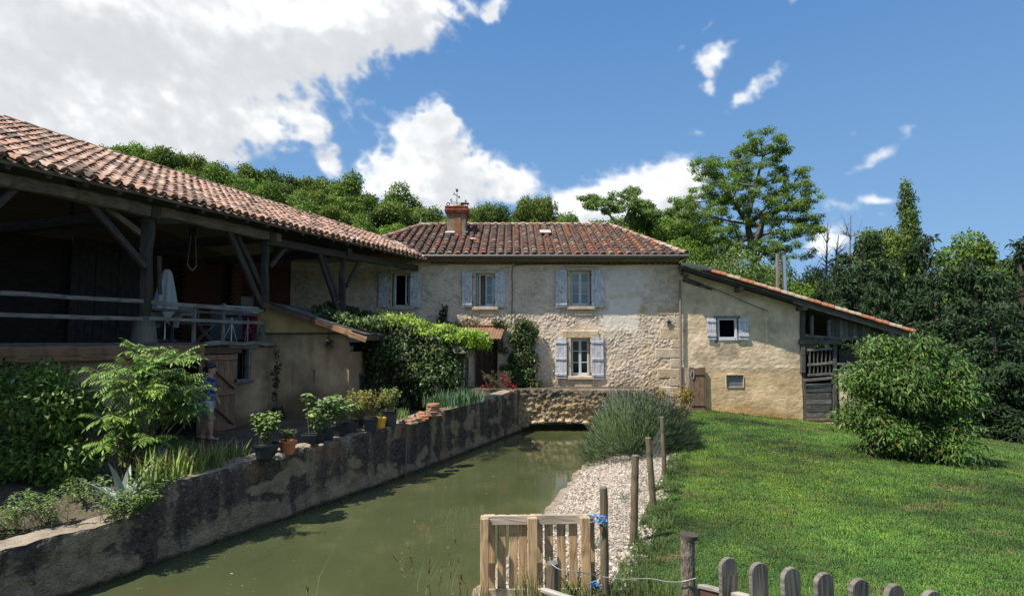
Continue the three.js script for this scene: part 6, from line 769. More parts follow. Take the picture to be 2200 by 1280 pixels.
{
  const r = rng(620), c = onY(1372, 975, 0.45), L = new Leaves(), b = thing('lavender_bush', 'great round lavender bush leaning over the water at the end of the gravel', 'lavender', [c.x - 0.05, 0.42, c.z - 0.55]);
  for (let i = 0; i < 34000; i++) { const a = r() * 6.28, q = Math.sqrt(r()), el = lerp(1.5, 0.02, q * q * 0.55 + q * 0.45), ex = 1.28 + 0.22 * Math.cos(a), R = (1.17 + 0.16 * noise(a * 2.2, el * 3)) * (0.9 + 0.15 * r()), d = V(Math.cos(a) * Math.cos(el) * ex, Math.sin(el) * 1.16, Math.sin(a) * Math.cos(el)), p = d.clone().multiplyScalar(R * (0.55 + 0.42 * r())); if (Math.cos(a) < -0.3) p.y -= 0.5 * smoothstep(-p.x, 0.4, 1.4); const dir = d.clone().multiplyScalar(0.7).add(V((r() - 0.5) * 0.5, 0.45 + (r() - 0.5) * 0.3, (r() - 0.5) * 0.5)).normalize(), nn = d.clone().add(onSphere(r).multiplyScalar(0.6)).normalize(); L.leaf(p.x, p.y, p.z, dir, nn, 0.1 + r() * 0.14, 0.009 + r() * 0.005, tint(GREEN.grey[Math.floor(r() * 3)], (0.55 + 0.6 * r())), 0.1, 0.5); if (el > 0.75 && r() < 0.22) { const t = p.clone().addScaledVector(dir, 0.17); L.leaf(t.x, t.y, t.z, dir, nn, 0.06, 0.016, tint([0.12, 0.115, 0.14], 0.7 + r() * 0.5), 0, 0.5); } }
  part('foliage', L.geo(), M.blade, b); const st = []; for (let i = 0; i < 60; i++) { const a = r() * 6.28; st.push(limb([V((r() - 0.5) * 0.3, -0.05, (r() - 0.5) * 0.3), V(Math.cos(a) * 0.5, 0.3, Math.sin(a) * 0.5), V(Math.cos(a) * 0.9, 0.5 + r() * 0.4, Math.sin(a) * 0.8)], [0.012, 0.01, 0.006], 4)); } part('stem', st, M.bark, b);
  const y = at(1452, 868, 18.3), yb = thing('yellow_bush', 'golden flowering bush behind the lavender near the plank door', 'bush', [y.x, 0.45, y.z]), lm = []; for (let i = 0; i < 16; i++) lm.push([(r() - 0.5) * 0.9, 0.2 + r() * 0.95, (r() - 0.5) * 0.7, 0.2, 0.18]); part('foliage', crown(622, lm, { n: 2600, len: 0.06, wid: 0.03, cols: [[0.5, 0.28, 0.025], [0.4, 0.25, 0.03], [0.16, 0.16, 0.03], [0.08, 0.10, 0.025]], shell: 0.2, nb: 0.5 }).geo(), M.petal, yb);
}
const creeper = (name, label, cat, d, list, o) => { const r = rng(o.seed), lm = list.map(([X, Y, rx, ry, dz = 0, rz]) => { const p = at(X, Y, d + dz); return [p.x, p.y, p.z, rx * d / F, ry * d / F, rz ?? rx * d / F * 0.8]; }), t = thing(name, label, cat); const q = V(lm[0][0], 0, lm[0][2]); t.position.copy(q); lm.forEach((l) => { l[0] -= q.x; l[2] -= q.z; }); part('foliage', crown(o.seed, lm, o).geo(), o.mat ?? M.leafGloss, t); if (o.stems) o.stems.forEach(([a, b, w]) => { const pts = bend(at(a[0], a[1], d + (a[2] ?? 0)).sub(q), at(b[0], b[1], d + (b[2] ?? 0)).sub(q), 0.2, r, 6); part('stem', limb(pts, pts.map((_, k) => w * (1 - k / 12)), 6, 1, 0.2), M.bark, t); }); return t; };
{
  const r = rng(640), list = []; for (let i = 0; i < 84; i++) { const X = 796 + r() * 182, Y = lerp(698 + (X - 800) * 0.17, 872, r()); if (Y > 790 && X < 815) continue; list.push([X, Y, 22 + r() * 14, 20 + r() * 12, r() * 1.5 - 0.3]); } list.push([775, 700, 26, 14, -0.2], [800, 690, 30, 14, 0.3], [750, 692, 16, 8, 0.2], [988, 745, 22, 30, 0.2], [985, 790, 16, 34, 0.6]);
  creeper('ivy_mass', 'dark glossy climber covering the pergola end in front of the house', 'climber', 16.6, list, { seed: 641, n: 21000, len: 0.095, wid: 0.062, cols: GREEN.ivy, shell: 0.5, nb: 0.7, droop: 0.6, flat: 0.2, sag: 0.2, stems: [[[880, 880], [870, 760, 0.4], 0.05], [[850, 878], [830, 740, 0.4], 0.04], [[915, 878], [940, 760, 0.4], 0.04]] });
  const lime = []; for (let i = 0; i < 64; i++) { const t = r(), X = lerp(815, 1035, t), Y = lerp(688, 733, t) + (r() - 0.5) * 22; lime.push([X, Y, 22, 9, lerp(0.2, -1.4, t) + r() * 2, 0.4]); } lime.push([875, 684, 18, 10, 1.5, 0.4], [780, 684, 14, 7, 2, 0.4], [1042, 737, 14, 8, -0.1, 0.3]);
  creeper('lime_creeper', 'bright lime green creeper spread over the top of the pergola', 'climber', 17.2, lime, { seed: 643, n: 17000, len: 0.11, wid: 0.042, stray: 0.2, cols: [...GREEN.lime, [0.17, 0.29, 0.03]], shell: 0.3, nb: 0.6, droop: 0.5, lie: 0.4, flat: 0.8, mat: M.leaf });
  const rc = [[715, 676, 22, 8, -1.6, 0.6], [742, 684, 24, 8, -1.7, 0.6], [770, 694, 26, 9, -1.8, 0.6], [800, 694, 26, 10, -1.6, 0.6], [690, 664, 18, 7, -1.2, 0.6]]; for (let i = 0; i < 26; i++) { const t = r(); rc.push([lerp(672, 835, t), lerp(652, 690, t) + (r() - 0.5) * 10, 16, 7, lerp(1.4, 0.4, t) + r(), 0.5]); } creeper('roof_creeper', 'mid green creeper lying on the back of the lean-to roof', 'climber', 17.6, rc, { seed: 645, n: 6400, len: 0.1, wid: 0.05, cols: GREEN.oak.map((c) => tint(c, 0.8)), shell: 0.3, nb: 0.7, droop: 0.3, flat: 0.8 });
  const wi = []; for (let i = 0; i < 46; i++) { const Y = 690 + r() * 138, c = 1125 + (Y < 700 ? 3 : 0), hw = 34 - 12 * Math.abs((Y - 745) / 80); wi.push([c + (r() - 0.5) * 2 * hw * 0.75, Y, 14, 14, 0, 0.18]); } wi.push([1088, 696, 14, 7, 0, 0.12], [1072, 692, 12, 6, 0, 0.1], [1062, 690, 8, 5, 0, 0.1], [1075, 745, 7, 9, 0, 0.1], [1085, 752, 9, 6, 0, 0.1], [1085, 790, 12, 8, 0, 0.12], [1150, 822, 16, 10, -0.1, 0.2], [1110, 822, 16, 10, -0.1, 0.2]); creeper('wall_ivy', 'dense column of evergreen climber on the wall right of the front door', 'climber', 21.72, wi, { seed: 647, n: 8500, len: 0.09, wid: 0.055, cols: GREEN.ivy.concat(GREEN.ivy, [[0.09, 0.13, 0.05]]), shell: 0.5, nb: 0.7, droop: 0.5, sag: 0.2, stems: [[[1120, 830], [1125, 700], 0.04]] });
  creeper('wall_sprig', 'small dark climbing sprig on the wall above the pergola', 'climber', 21.8, [[955, 662, 5, 7, 0, 0.08], [952, 675, 7, 9, 0, 0.1], [949, 690, 9, 11, 0, 0.12], [960, 700, 14, 9, -0.1, 0.15]], { seed: 649, n: 700, len: 0.08, wid: 0.05, cols: GREEN.dark, nb: 0.6 });
  creeper('canopy_creeper', 'pale thin creeper above the rusty door canopy', 'climber', 21.85, [[985, 694, 10, 6, 0, 0.06], [1003, 690, 12, 6, 0, 0.06], [1022, 690, 10, 5, 0, 0.06]], { seed: 650, n: 420, len: 0.06, wid: 0.035, cols: [[0.16, 0.15, 0.06], [0.22, 0.2, 0.09]], nb: 0.5 });
  creeper('joint_creeper', 'thin creeper climbing the joint of barn wall and lean-to', 'climber', 15.0, [[594, 890, 14, 16, 0, 0.1], [590, 850, 5, 14, 0, 0.04], [592, 820, 5, 14, 0, 0.04], [596, 790, 4, 14, 0, 0.04], [594, 760, 4, 12, 0, 0.04], [588, 800, 6, 4, 0, 0.04], [598, 905, 16, 12, -0.1, 0.15]], { seed: 651, n: 900, len: 0.06, wid: 0.04, cols: GREEN.dark, nb: 0.5, stems: [[[594, 905], [592, 740], 0.012]] });
  // the pergola itself
  const pg = thing('pergola', 'low wooden pergola with split cane roof beside the front door', 'pergola'), pp = (X, Y, d) => at(X, Y, d); for (const [X, Yt, d] of [[992, 745, 17.8], [1003, 745, 18.6], [840, 700, 17.2], [870, 700, 19.5]]) { const p = pp(X, Yt, d), q = p.clone(); q.y = 1.1; part('post', timber(q, p, 0.1, 0.1, X, 0.012), M.hewnPale, pg); }
  for (const d of [18.4, 19.9]) part('beam', timber(pp(780, 692, d), pp(1030, 738, d - 0.6), 0.09, 0.1, d * 3, 0.015), M.hewnPale, pg); for (let i = 0; i < 9; i++) part('cane', timber(pp(968 + i * 2.6, 744, 16.7), pp(978 + i * 2.8, 759, 16.55), 0.025, 0.014, i, 0.003), M.greyPale, pg);
  const tw = []; for (let i = 0; i < 90; i++) { const X = 970 + r() * 90, p = pp(X, 738 + r() * 8, 17 + r() * 1.6); tw.push(limb([p, p.clone().add(V((r() - 0.4) * 0.25, -0.1 - r() * 0.25, (r() - 0.5) * 0.2))], [0.008, 0.004], 4)); } part('dry_twigs', tw, M.hewn, pg);
}
// ---------- grass and gravel ----------
const stuff = (name, geo, mat, ms, cols, label) => { const im = shade(new THREE.InstancedMesh(geo, mat, ms.length)); ms.forEach((m, i) => { im.setMatrixAt(i, m); if (cols) im.setColorAt(i, C(...cols[i])); }); im.name = name; im.userData.kind = 'stuff'; if (label) im.userData.label = label; scene.add(im); return im; };
const TRS = (x, y, z, ry, s, sy = s, rx = 0, rz = 0) => new THREE.Matrix4().compose(V(x, y, z), new THREE.Quaternion().setFromEuler(new THREE.Euler(rx, ry, rz)), V(s, sy, s));
{
  const tuft = (seed, n, spread, h) => { const r = rng(seed), L = new Leaves(); for (let i = 0; i < n; i++) { const a = r() * 6.28, q = Math.sqrt(r()) * spread, b = r() * 6.28, k = 0.7 + 0.6 * r(); L.blade(Math.cos(a) * q, -0.01, Math.sin(a) * q, Math.cos(b), Math.sin(b), h * (0.5 + 0.8 * r()), 0.0055 + r() * 0.004, 0.3 + r() * 0.9, [k, k, k * (0.8 + 0.4 * r())]); } return L.geo(); };
  const r = rng(700), tufts = [tuft(1, 28, 0.075, 0.036), tuft(2, 28, 0.075, 0.042), tuft(3, 26, 0.08, 0.032)], ms = [[], [], []], cs = [[], [], []], G = [[0.088, 0.188, 0.024], [0.106, 0.214, 0.028], [0.072, 0.16, 0.02], [0.142, 0.235, 0.036]];
  const addG = (x, d, s) => { const k = Math.floor(r() * 3), n1 = fbm(x * 0.35, d * 0.35, 4), n2 = fbm(x * 1.4 + 9, d * 1.4, 3), dry = smoothstep(fbm(x * 0.9 + 3, d * 0.9 + 1, 4), 0.24, 0.42); if (dry > 0.3 + r() * 1.5) return; const n0 = fbm(x * 0.16 + 2, d * 0.2 + 7, 3); let c = tint(G[Math.floor(r() * 4)], 0.86 + 1.0 * n1 + 0.7 * n2 + 0.3 * (r() - 0.5), 0.28 * n0 + 0.2 * n2); c = c.map((k, i) => lerp(k, [0.20, 0.185, 0.06][i], clamp(dry * 0.7 + (r() < 0.06 ? 0.7 : 0), 0, 0.8))); ms[k].push(TRS(x, lawnY(x, d), -d, r() * 6.28, s * (0.8 + 0.5 * r()), s * (0.6 + 0.6 * r() + 0.5 * Math.max(0, n1)))); cs[k].push(c); };
  for (let i = 0; i < 62000; i++) { const d = 2.2 + Math.pow(r(), 0.85) * 21, xm = Math.min(22, d * 0.95 + 1), x0 = postX(d) + 0.12 - 0.12 * noise(d * 2, 1), x = lerp(x0, xm, r()); if (x > x0 && (d < 22.05 || x > AX1 + 4)) addG(x, d, lerp(0.95, 2.1, smoothstep(d, 4, 20))); }
  for (let k = 0; k < 3; k++) stuff('grass', tufts[k], M.blade, ms[k], cs[k], 'short mown grass of the lawn');
  // longer weeds along the posts and at the foot of walls
  const wr = rng(701), wt = (seed, n, h, w, sp) => { const q = rng(seed), L = new Leaves(); for (let i = 0; i < n; i++) { const b = q() * 6.28, k = 0.7 + q() * 0.6; L.blade((q() - 0.5) * sp, -0.01, (q() - 0.5) * sp, Math.cos(b), Math.sin(b), h * (0.5 + q() * 0.7), w * (0.7 + q() * 0.6), 0.3 + q() * 0.8, [k, k, k]); } return L.geo(); }, tall = wt(5, 26, 0.2, 0.011, 0.14), wm = [], wc = [];
  for (let i = 0; i < 330; i++) { const d = 4.4 + wr() * 9, x = postX(d) + 0.18 + (wr() - 0.4) * 0.4 + 0.12 * noise(d * 2, 1); if (noise(d * 1.1, 7) < -0.15) continue; wm.push(TRS(x, lawnY(x, d) - 0.01, -d, wr() * 6, 0.4 + wr() * 0.6)); wc.push(tint([0.07, 0.13, 0.025], 0.7 + wr() * 0.7, (wr() - 0.3) * 0.5)); }
  for (let i = 0; i < 260; i++) { const d = 4.5 + wr() * 14, x = lerp(postX(d) + 0.4, d * 0.9, wr()); if (noise(d * 0.5, x * 0.5) < 0) continue; wm.push(TRS(x, lawnY(x, d) - 0.02, -d, wr() * 6, 0.4 + wr() * 0.35, 0.3 + wr() * 0.3)); wc.push(tint([0.085, 0.16, 0.03], 0.7 + wr() * 0.8, (wr() - 0.4) * 0.5)); }
  for (let i = 0; i < 70; i++) { const x = lerp(HX1 + 0.9, AX1 + 1, wr()); wm.push(TRS(x, lawnY(x, 21.85) - 0.01, -21.85, wr() * 6, 0.5 + wr() * 0.5)); wc.push(tint([0.06, 0.11, 0.025], 0.7 + wr() * 0.6)); }
  for (let i = 0; i < 150; i++) { const d = 3.2 + wr() * 2, x = lerp(-1.6, 1.3, wr()); wm.push(TRS(x, 0.58 - smoothstep(d, 4.3, 5.1) * 0.5 * smoothstep(x, 0.6, -0.2), -d - (x > 0.3 ? 0.8 : 0), wr() * 6, 0.8 + wr())); wc.push(tint([0.075, 0.12, 0.03], 0.7 + wr() * 0.6, 0.2)); }
  stuff('weeds', tall, M.blade, wm, wc, 'longer grass along the stakes and walls');
  // gravel: pale broken stones
  const gs = [0, 1, 2].map((k) => { const g = new THREE.IcosahedronGeometry(0.5, 0), p = g.attributes.position, q = rng(720 + k), seen = {}; for (let i = 0; i < p.count; i++) { const key = [p.getX(i), p.getY(i), p.getZ(i)].map((v) => v.toFixed(3)).join(); seen[key] ??= 0.65 + q() * 0.6; const f = seen[key]; p.setXYZ(i, p.getX(i) * f, p.getY(i) * f * 0.6, p.getZ(i) * f * 0.8); } g.computeVertexNormals(); return g; });
  const gm = [[], [], []], gc = [[], [], []], gr = rng(730), SC = [[0.52, 0.455, 0.37], [0.45, 0.365, 0.29], [0.62, 0.57, 0.49], [0.36, 0.29, 0.22], [0.50, 0.405, 0.325], [0.22, 0.175, 0.135]], mat = S({ color: C(1, 1, 1), roughness: 0.85, flatShading: true });
  for (let i = 0; i < 30000; i++) { const d = 4.6 + Math.pow(gr(), 0.8) * 11.5, x = lerp(bankX(d) - 0.03, postX(d) + 0.22, gr()), k = Math.floor(gr() * 3), s = 0.03 + gr() * gr() * 0.05; gm[k].push(TRS(x, gravelY(x, d) + s * 0.12, -d, gr() * 6.28, s, s, (gr() - 0.5) * 1.2, (gr() - 0.5) * 1.2)); gc[k].push(tint(SC[Math.floor(gr() * 6)], 0.66 + gr() * 0.42)); }
  for (let k = 0; k < 3; k++) stuff('gravel', gs[k], mat, gm[k], gc[k], 'pale pinkish stones covering the bank');
  // stone lip at the water's edge
  const lip = []; for (let d = 5; d < 15.5; d += 0.3) { const x = bankX(d) - 0.02; lip.push(timber(V(x, 0.0, -d), V(bankX(d + 0.3) - 0.02, 0.0, -d - 0.3), 0.16, 0.16, d * 10, 0.03)); } structure('stone_edge', boxUV(merge(lip)), M.canalTop);
  // silvery small plants in the gravel
  const sg = wt(9, 34, 0.17, 0.012, 0.16); const proto = solo('gravel_plant', sg.clone(), new THREE.MeshPhysicalMaterial({ color: C(0.16, 0.21, 0.15), roughness: 0.9 }), 'silvery tuft in the gravel between the second and third stakes', 'plant'); const spots = [[1338, 1075, 'silvery tuft in the gravel between the second and third stakes'], [1370, 1060, 'small grey green tuft close to the third stake'], [1196, 1135, 'silvery tuft in the gravel seen behind the pallet top'], [1222, 1140, 'green tuft in the gravel right of the pallet centre'], [1128, 1245, 'feathery pale tuft seen between the lower pallet slats'], [1283, 1180, 'grey tuft beside the pallet and the twine'], [1362, 975, 'silver leaved tuft at the foot of the lavender'], [1405, 985, 'grey tuft under the lavender beside the far stake']];
  spots.forEach(([X, Y, l], i) => { const p = onY(X, Y, 0.38), y = gravelY(p.x, -p.z); const q = onY(X, Y, y); if (i === 0) { proto.position.set(q.x, gravelY(q.x, -q.z), q.z); proto.scale.setScalar(0.9); } else copyOf(proto, [q.x, gravelY(q.x, -q.z), q.z], i, l, i > 5 ? 1.5 : 0.9); });
  // specks afloat
  const fl = [], fc = [], fr = rng(740), leafG = new Leaves(); leafG.leaf(-0.5, 0, 0, V(1, 0, 0), V(0, 1, 0), 1, 0.45, [1, 1, 1], 0); for (let i = 0; i < 260; i++) { const d = 7.4 + fr() * 10, e = fr(), x = lerp(canalX(d) + 0.15, bankX(d) - 0.1, fr() < 0.35 ? e * e * 0.15 : e); fl.push(TRS(x, 0.006, -d, fr() * 6, 0.015 + fr() * fr() * 0.06)); fc.push(fr() < 0.4 ? [0.55, 0.5, 0.3] : [0.3, 0.27, 0.12]); } stuff('floating_leaves', leafG.geo(), M.leaf, fl, fc, 'fallen leaves and specks drifting on the green water');
}
// ---------- stakes, wires, pallet, picket fence ----------
{
  const stake = (X, Y0, Y1, d, rad, label, lean = 0) => { const b = at(X + lean, Y1, d), t = at(X, Y0, d), L = t.y - b.y + 0.25, o = thing('fence_stake', label, 'stake', [b.x, b.y - 0.25, b.z]), pts = [], n = 8; for (let i = 0; i <= n; i++) pts.push(V((t.x - b.x) * i / n + 0.006 * noise(i * 0.9, X), L * i / n, 0.006 * noise(i, X + 5))); part('shaft', limb(pts, pts.map((_, i) => rad * (1.05 - 0.1 * i / n)), 12, X, 0.08), M.stake, o); part('cut_top', put(new THREE.CylinderGeometry(rad * 0.9, rad * 0.95, 0.012, 12), pts[n].x, L, 0, 0.05), M.greyPale, o); return { b, t }; };
  const P = [stake(1423, 896, 1004, 11.5, 0.043, 'farthest round stake beside the lavender at the edge of the lawn', 5), stake(1393, 941, 1073, 9.2, 0.048, 'second farthest round stake along the gravel', 12), stake(1365.5, 979, 1143, 7.6, 0.047, 'round stake in the middle of the gravel row, leaning slightly', -5), stake(1297, 1048, 1300, 5.75, 0.041, 'dark round stake beside the pallet with blue twine tied round it', 3), stake(1187, 1210, 1320, 4.9, 0.05, 'short thick stump of a stake standing in front of the pallet')];
  { const b = at(1480, 1300, 4.3), t = at(1483, 1152, 4.3), L = t.y - b.y + 0.3, o = thing('bark_post', 'thick rough post with bark and a flat cap left of the picket fence', 'post', [b.x, b.y - 0.3, b.z]), pts = [0, 1, 2, 3, 4, 5, 6].map((i) => V(0.008 * noise(i, 3), L * i / 6, 0)); part('shaft', limb(pts, pts.map(() => 0.05), 16, 5, 0.12), M.stakeBark, o); part('cap', put(new THREE.CylinderGeometry(0.066, 0.058, 0.03, 16), 0.012, L, 0, 0, 0, -0.06), M.stakeBark, o); P.push({ b, t }); }
  const w0 = at(1181, 1196, 4.85), wire = [w0, at(1183, 1208, 4.84), at(1200, 1222, 4.8), at(1240, 1228, 4.85), at(1297, 1239, 5.65), at(1340, 1244, 5.2), at(1395, 1243, 4.8), at(1440, 1250, 4.4), at(1468, 1249, 4.24), at(1496, 1242, 4.24)]; solo('fence_wire', tube(wire, 0.0035, 6, 80), M.wire, 'slack pale wire running from the stump to the bark post', 'wire');
  const net = []; for (let i = 0; i < 3; i++) { const A = P[i], Bq = P[i + 1], n = Math.round(A.b.distanceTo(Bq.b) / 0.11); for (const k of [0.12, 0.3, 0.48, 0.66, 0.82]) net.push(tube([0, 0.25, 0.5, 0.75, 1].map((t) => V(lerp(A.b.x, Bq.b.x, t) - 0.05, lerp(lerp(A.b.y, A.t.y, k), lerp(Bq.b.y, Bq.t.y, k), t) - 0.06 * Math.sin(Math.PI * t) * k + 0.015 * noise(t * 5, k * 9), lerp(A.b.z, Bq.b.z, t))), 0.0014, 3, 8)); for (let j = 0; j < n; j++) { const t = j / n, p = A.b.clone().lerp(Bq.b, t), q = A.t.clone().lerp(Bq.t, t); net.push(tube([p.add(V(-0.05, 0.1, 0)), q.lerp(p, 0.2).add(V(-0.05 + 0.05 * noise(j, i), -0.05, 0.1 * noise(j, 9)))], 0.0012, 3, 1)); } } const no = solo('wire_netting', net, M.wire, 'fine sagging wire netting strung along the gravel stakes', 'netting');
  const tw = thing('twine', 'bright blue twine tying the pallet top to the dark stake', 'twine'), r = rng(760), knot = (X, Y, n, sp) => { const gs = []; for (let i = 0; i < n; i++) { const a = at(X + (r() - 0.5) * sp, Y + (r() - 0.5) * sp * 0.6, 5.66), b = at(X + (r() - 0.5) * sp * 1.6, Y + (r() - 0.5) * sp, 5.66); gs.push(limb(bend(a, b, 0.06, r, 5), [0.005, 0.005, 0.005, 0.004, 0.004, 0.003], 4)); } return gs; }; part('knot', [...knot(1297, 1120, 12, 20), ...knot(1285, 1112, 8, 26), tube([at(1262, 1106, 5.72), at(1280, 1108, 5.7), at(1297, 1122, 5.67), at(1307, 1124, 5.68)], 0.007, 5, 12)], M.twine, tw); const t2 = solo('twine', knot(1278, 1257, 10, 22), M.twine, 'lower knot of blue twine at the foot of the pallet', 'twine');
  // the pallet, standing on its side
  const bl = at(1032, 1290, 5.85), br = at(1272, 1290, 5.85), top = at(1150, 1107, 5.85).y, y0 = Math.min(bl.y, 0.62), Hh = top - y0, Wd = br.x - bl.x, pal = thing('pallet', 'pale wooden pallet set on edge as a gate at the end of the gravel', 'pallet', [bl.x, y0, bl.z], 0.03), pr = rng(770), X = (px) => (px - 1032) / (1272 - 1032) * Wd, pb = (name, w, h, d, x, y, z, mat) => part(name, shiftUV(put(cbox(w, h, d, 0.006), x, y, z, (pr() - 0.5) * 0.01, 0, (pr() - 0.5) * 0.012), pr() * 3, pr() * 3), mat, pal);
  for (const [a, b] of [[1032, 1050], [1133, 1154], [1247, 1268]]) { pb('runner', X(b) - X(a), Hh, 0.022, X((a + b) / 2), Hh / 2, 0.1, M.pallet); for (const y of [Hh - 0.06, Hh * 0.52, 0.06]) pb('block', X(b) - X(a), 0.1, 0.078, X((a + b) / 2), y, 0.05, M.palletGrey); pb('deck_board', X(b) - X(a) + 0.03, Hh, 0.02, X((a + b) / 2) + 0.045, Hh / 2, -0.034, M.pallet); }
  for (const y of [Hh - 0.045, 0.06]) pb('stringer', Wd, 0.092, 0.022, Wd / 2, y, 0.0, M.palletGrey); for (const px of [1078, 1103, 1124, 1181, 1208, 1234]) pb('deck_board', 0.083, Hh - 0.01, 0.018, X(px), Hh / 2, -0.034, pr() < 0.3 ? M.palletGrey : M.pallet);
  // white edge of a board lying by the stump
  const wb = at(1165, 1266, 4.7), we = at(1240, 1290, 4.5); solo('loose_board', timber(wb, we, 0.05, 0.03, 5, 0.003), M.railTop, 'pale loose board slanting down in front of the stump', 'board');
  // picket fence
  const pf = thing('picket_fence', 'weathered low picket fence with rounded tops in the near corner', 'fence'), pk = [[1561, 1197, 40], [1626, 1207.5, 42], [1694.5, 1218, 44], [1765, 1229.5, 45.5], [1840, 1242, 46.5], [1915, 1254, 48], [1994, 1267, 49.5], [2076, 1281, 51]], W = 0.118; const shp = (w, h) => { const s = new THREE.Shape(); s.moveTo(-w / 2, 0); s.lineTo(w / 2, 0); s.lineTo(w / 2, h - w * 0.42); s.absellipse(0, h - w * 0.42, w / 2, w * 0.42, 0, Math.PI); s.lineTo(-w / 2, 0); return s; };
  const ang = 0.68; pk.forEach(([px, Y, w], i) => { const d = W * F * 0.97 / w * 0.985, t = at(px, Y, d), g = new THREE.ExtrudeGeometry(shp(W, 1.1), { depth: 0.022, bevelEnabled: true, bevelSize: 0.003, bevelThickness: 0.003, bevelSegments: 1, curveSegments: 8 }); part('picket', shiftUV(put(g, t.x, t.y - 1.1, t.z, 0.02 * noise(i, 3), 0.42, 0.012 * noise(i, 8)), i * 0.37, i * 0.7), M.picket, pf); });
  const r0 = at(1503, 1251, 3.95), r1 = at(1720, 1300, 3.15); part('rail', timber(r0.clone().add(V(0, -0.05, 0.04)), r1.clone().add(V(0, -0.05, 0.04)), 0.045, 0.075, 7, 0.003), M.railRed, pf); part('rail_cap', timber(r0.clone().add(V(0, -0.003, 0.045)), r1.clone().add(V(0, -0.003, 0.045)), 0.062, 0.018, 8, 0.003), M.railTop, pf); part('hinge', put(cbox(0.03, 0.09, 0.05, 0.008), r0.x - 0.02, r0.y - 0.05, r0.z + 0.04), M.iron, pf);
  // seeding grass in the foreground
  const gr = rng(790), stalk = (X0, Y0, X1, Y1, d, label) => { const L = new Leaves(), a = at(X0, Y0, d), b = at(X1, Y1, d), gs = bend(a, b, 0.12, gr, 8), o = thing('seeding_grass', label, 'grass stalk', [a.x, a.y, a.z]), pts = gs.map((p) => p.clone().sub(a)); part('stem', limb(pts, pts.map((_, k) => 0.0035 - k * 0.0003), 4), S({ color: C(0.22, 0.19, 0.08) }), o); for (let k = 0; k < 34; k++) { const t = 0.55 + 0.45 * gr(), i = Math.min(7, Math.floor(t * 8)), p = pts[i].clone().lerp(pts[i + 1], t * 8 - i), dd = pts[8].clone().sub(pts[6]).normalize().add(onSphere(gr).multiplyScalar(0.35)).normalize(); L.leaf(p.x, p.y, p.z, dd, onSphere(gr), 0.03 + gr() * 0.02, 0.006, tint([0.20, 0.15, 0.07], 0.6 + gr() * 0.7), 0); } for (let k = 0; k < 3; k++) { const bz = gr() * 6.28; L.blade(0, 0, 0, Math.cos(bz), Math.sin(bz), 0.35 + gr() * 0.25, 0.007, 0.5, [0.10, 0.13, 0.035]); } part('seed_head', L.geo(), M.blade, o); };
  stalk(905, 1330, 880, 1175, 4.6, 'tallest seeding grass stalk in the near foreground, over the reflected sky'); stalk(890, 1330, 846, 1192, 4.5, 'bent seeding grass stalk left of the tallest one'); stalk(925, 1340, 926, 1205, 4.6, 'seeding grass stalk just right of the tallest one'); stalk(960, 1340, 964, 1190, 4.8, 'pale thin grass stalk midway to the pallet'); stalk(1010, 1330, 975, 1145, 5.0, 'long grass stalk leaning left beside the pallet'); stalk(950, 1340, 948, 1225, 4.7, 'short grass stalk between the tall ones'); stalk(990, 1340, 990, 1238, 4.7, 'dry stalk close to the pallet foot'); stalk(668, 1330, 660, 1265, 4.4, 'low brown seed head alone at the bottom of the canal view');
  const wm = [], wc = [], L = new Leaves(); for (let i = 0; i < 40; i++) { const b = gr() * 6.28, k = 0.7 + gr() * 0.6; L.blade((gr() - 0.5) * 0.16, 0, (gr() - 0.5) * 0.16, Math.cos(b), Math.sin(b), 0.42 * (0.5 + gr() * 0.7), 0.006, 0.2 + gr() * 0.5, [k, k, k]); } for (const [px, py, d, s] of [[1035, 1310, 5.4, 0.7], [1060, 1312, 5.5, 0.5], [1125, 1300, 5.3, 0.8], [1140, 1300, 5.2, 0.9], [1110, 1305, 5.3, 0.7], [1010, 1320, 5.2, 0.7], [985, 1330, 5, 0.6], [1090, 1310, 5.4, 0.5], [1330, 1300, 5.3, 0.8], [1360, 1290, 5.6, 0.7], [1410, 1300, 5.0, 0.8], [1445, 1300, 4.6, 0.7], [1380, 1310, 5, 0.8], [1255, 1320, 5, 0.6], [1530, 1310, 4.2, 0.5], [1600, 1310, 3.9, 0.4]]) { const p = at(px, py, d); wm.push(TRS(p.x, p.y, p.z, px, s)); wc.push(tint([0.10, 0.14, 0.04], 0.7 + gr() * 0.6, 0.2)); } stuff('long_grass', L.geo(), M.blade, wm, wc, 'uncut grass at the foot of the pallet and posts');
}
// ---------- potted plants and what stands on the wall ----------
const leafyStems = (seed, o) => { const r = rng(seed), L = new Leaves(), st = []; for (let i = 0; i < o.stems; i++) { const a = r() * 6.28, s = Math.sqrt(r()) * o.spread, b = V((r() - 0.5) * o.base, 0, (r() - 0.5) * o.base), t = V(Math.cos(a) * s, o.h * (0.65 + 0.4 * r()), Math.sin(a) * s), pts = bend(b, t, 0.06, r, 6); st.push(limb(pts, pts.map((_, k) => o.rad * (1 - k / 9)), 4)); for (let k = 0; k < o.leaves; k++) { const q = lerp(o.from ?? 0.3, 1, Math.sqrt(r())), j = Math.min(5, Math.floor(q * 6)), p = pts[j].clone().lerp(pts[j + 1], q * 6 - j), d = onSphere(r); d.y = Math.abs(d.y) * 0.3 - 0.2; d.normalize(); const n = V((r() - 0.5) * 0.7, 1, (r() - 0.5) * 0.7).normalize(), c = o.cols[Math.floor(r() * o.cols.length)]; L.leaf(p.x, p.y, p.z, d, n, o.len * (0.6 + 0.7 * r()), o.wid * (0.7 + 0.6 * r()), tint(c, 0.7 + 0.6 * r(), (r() - 0.5) * 0.2), 0.25); } } return [merge(st), L.geo()]; };
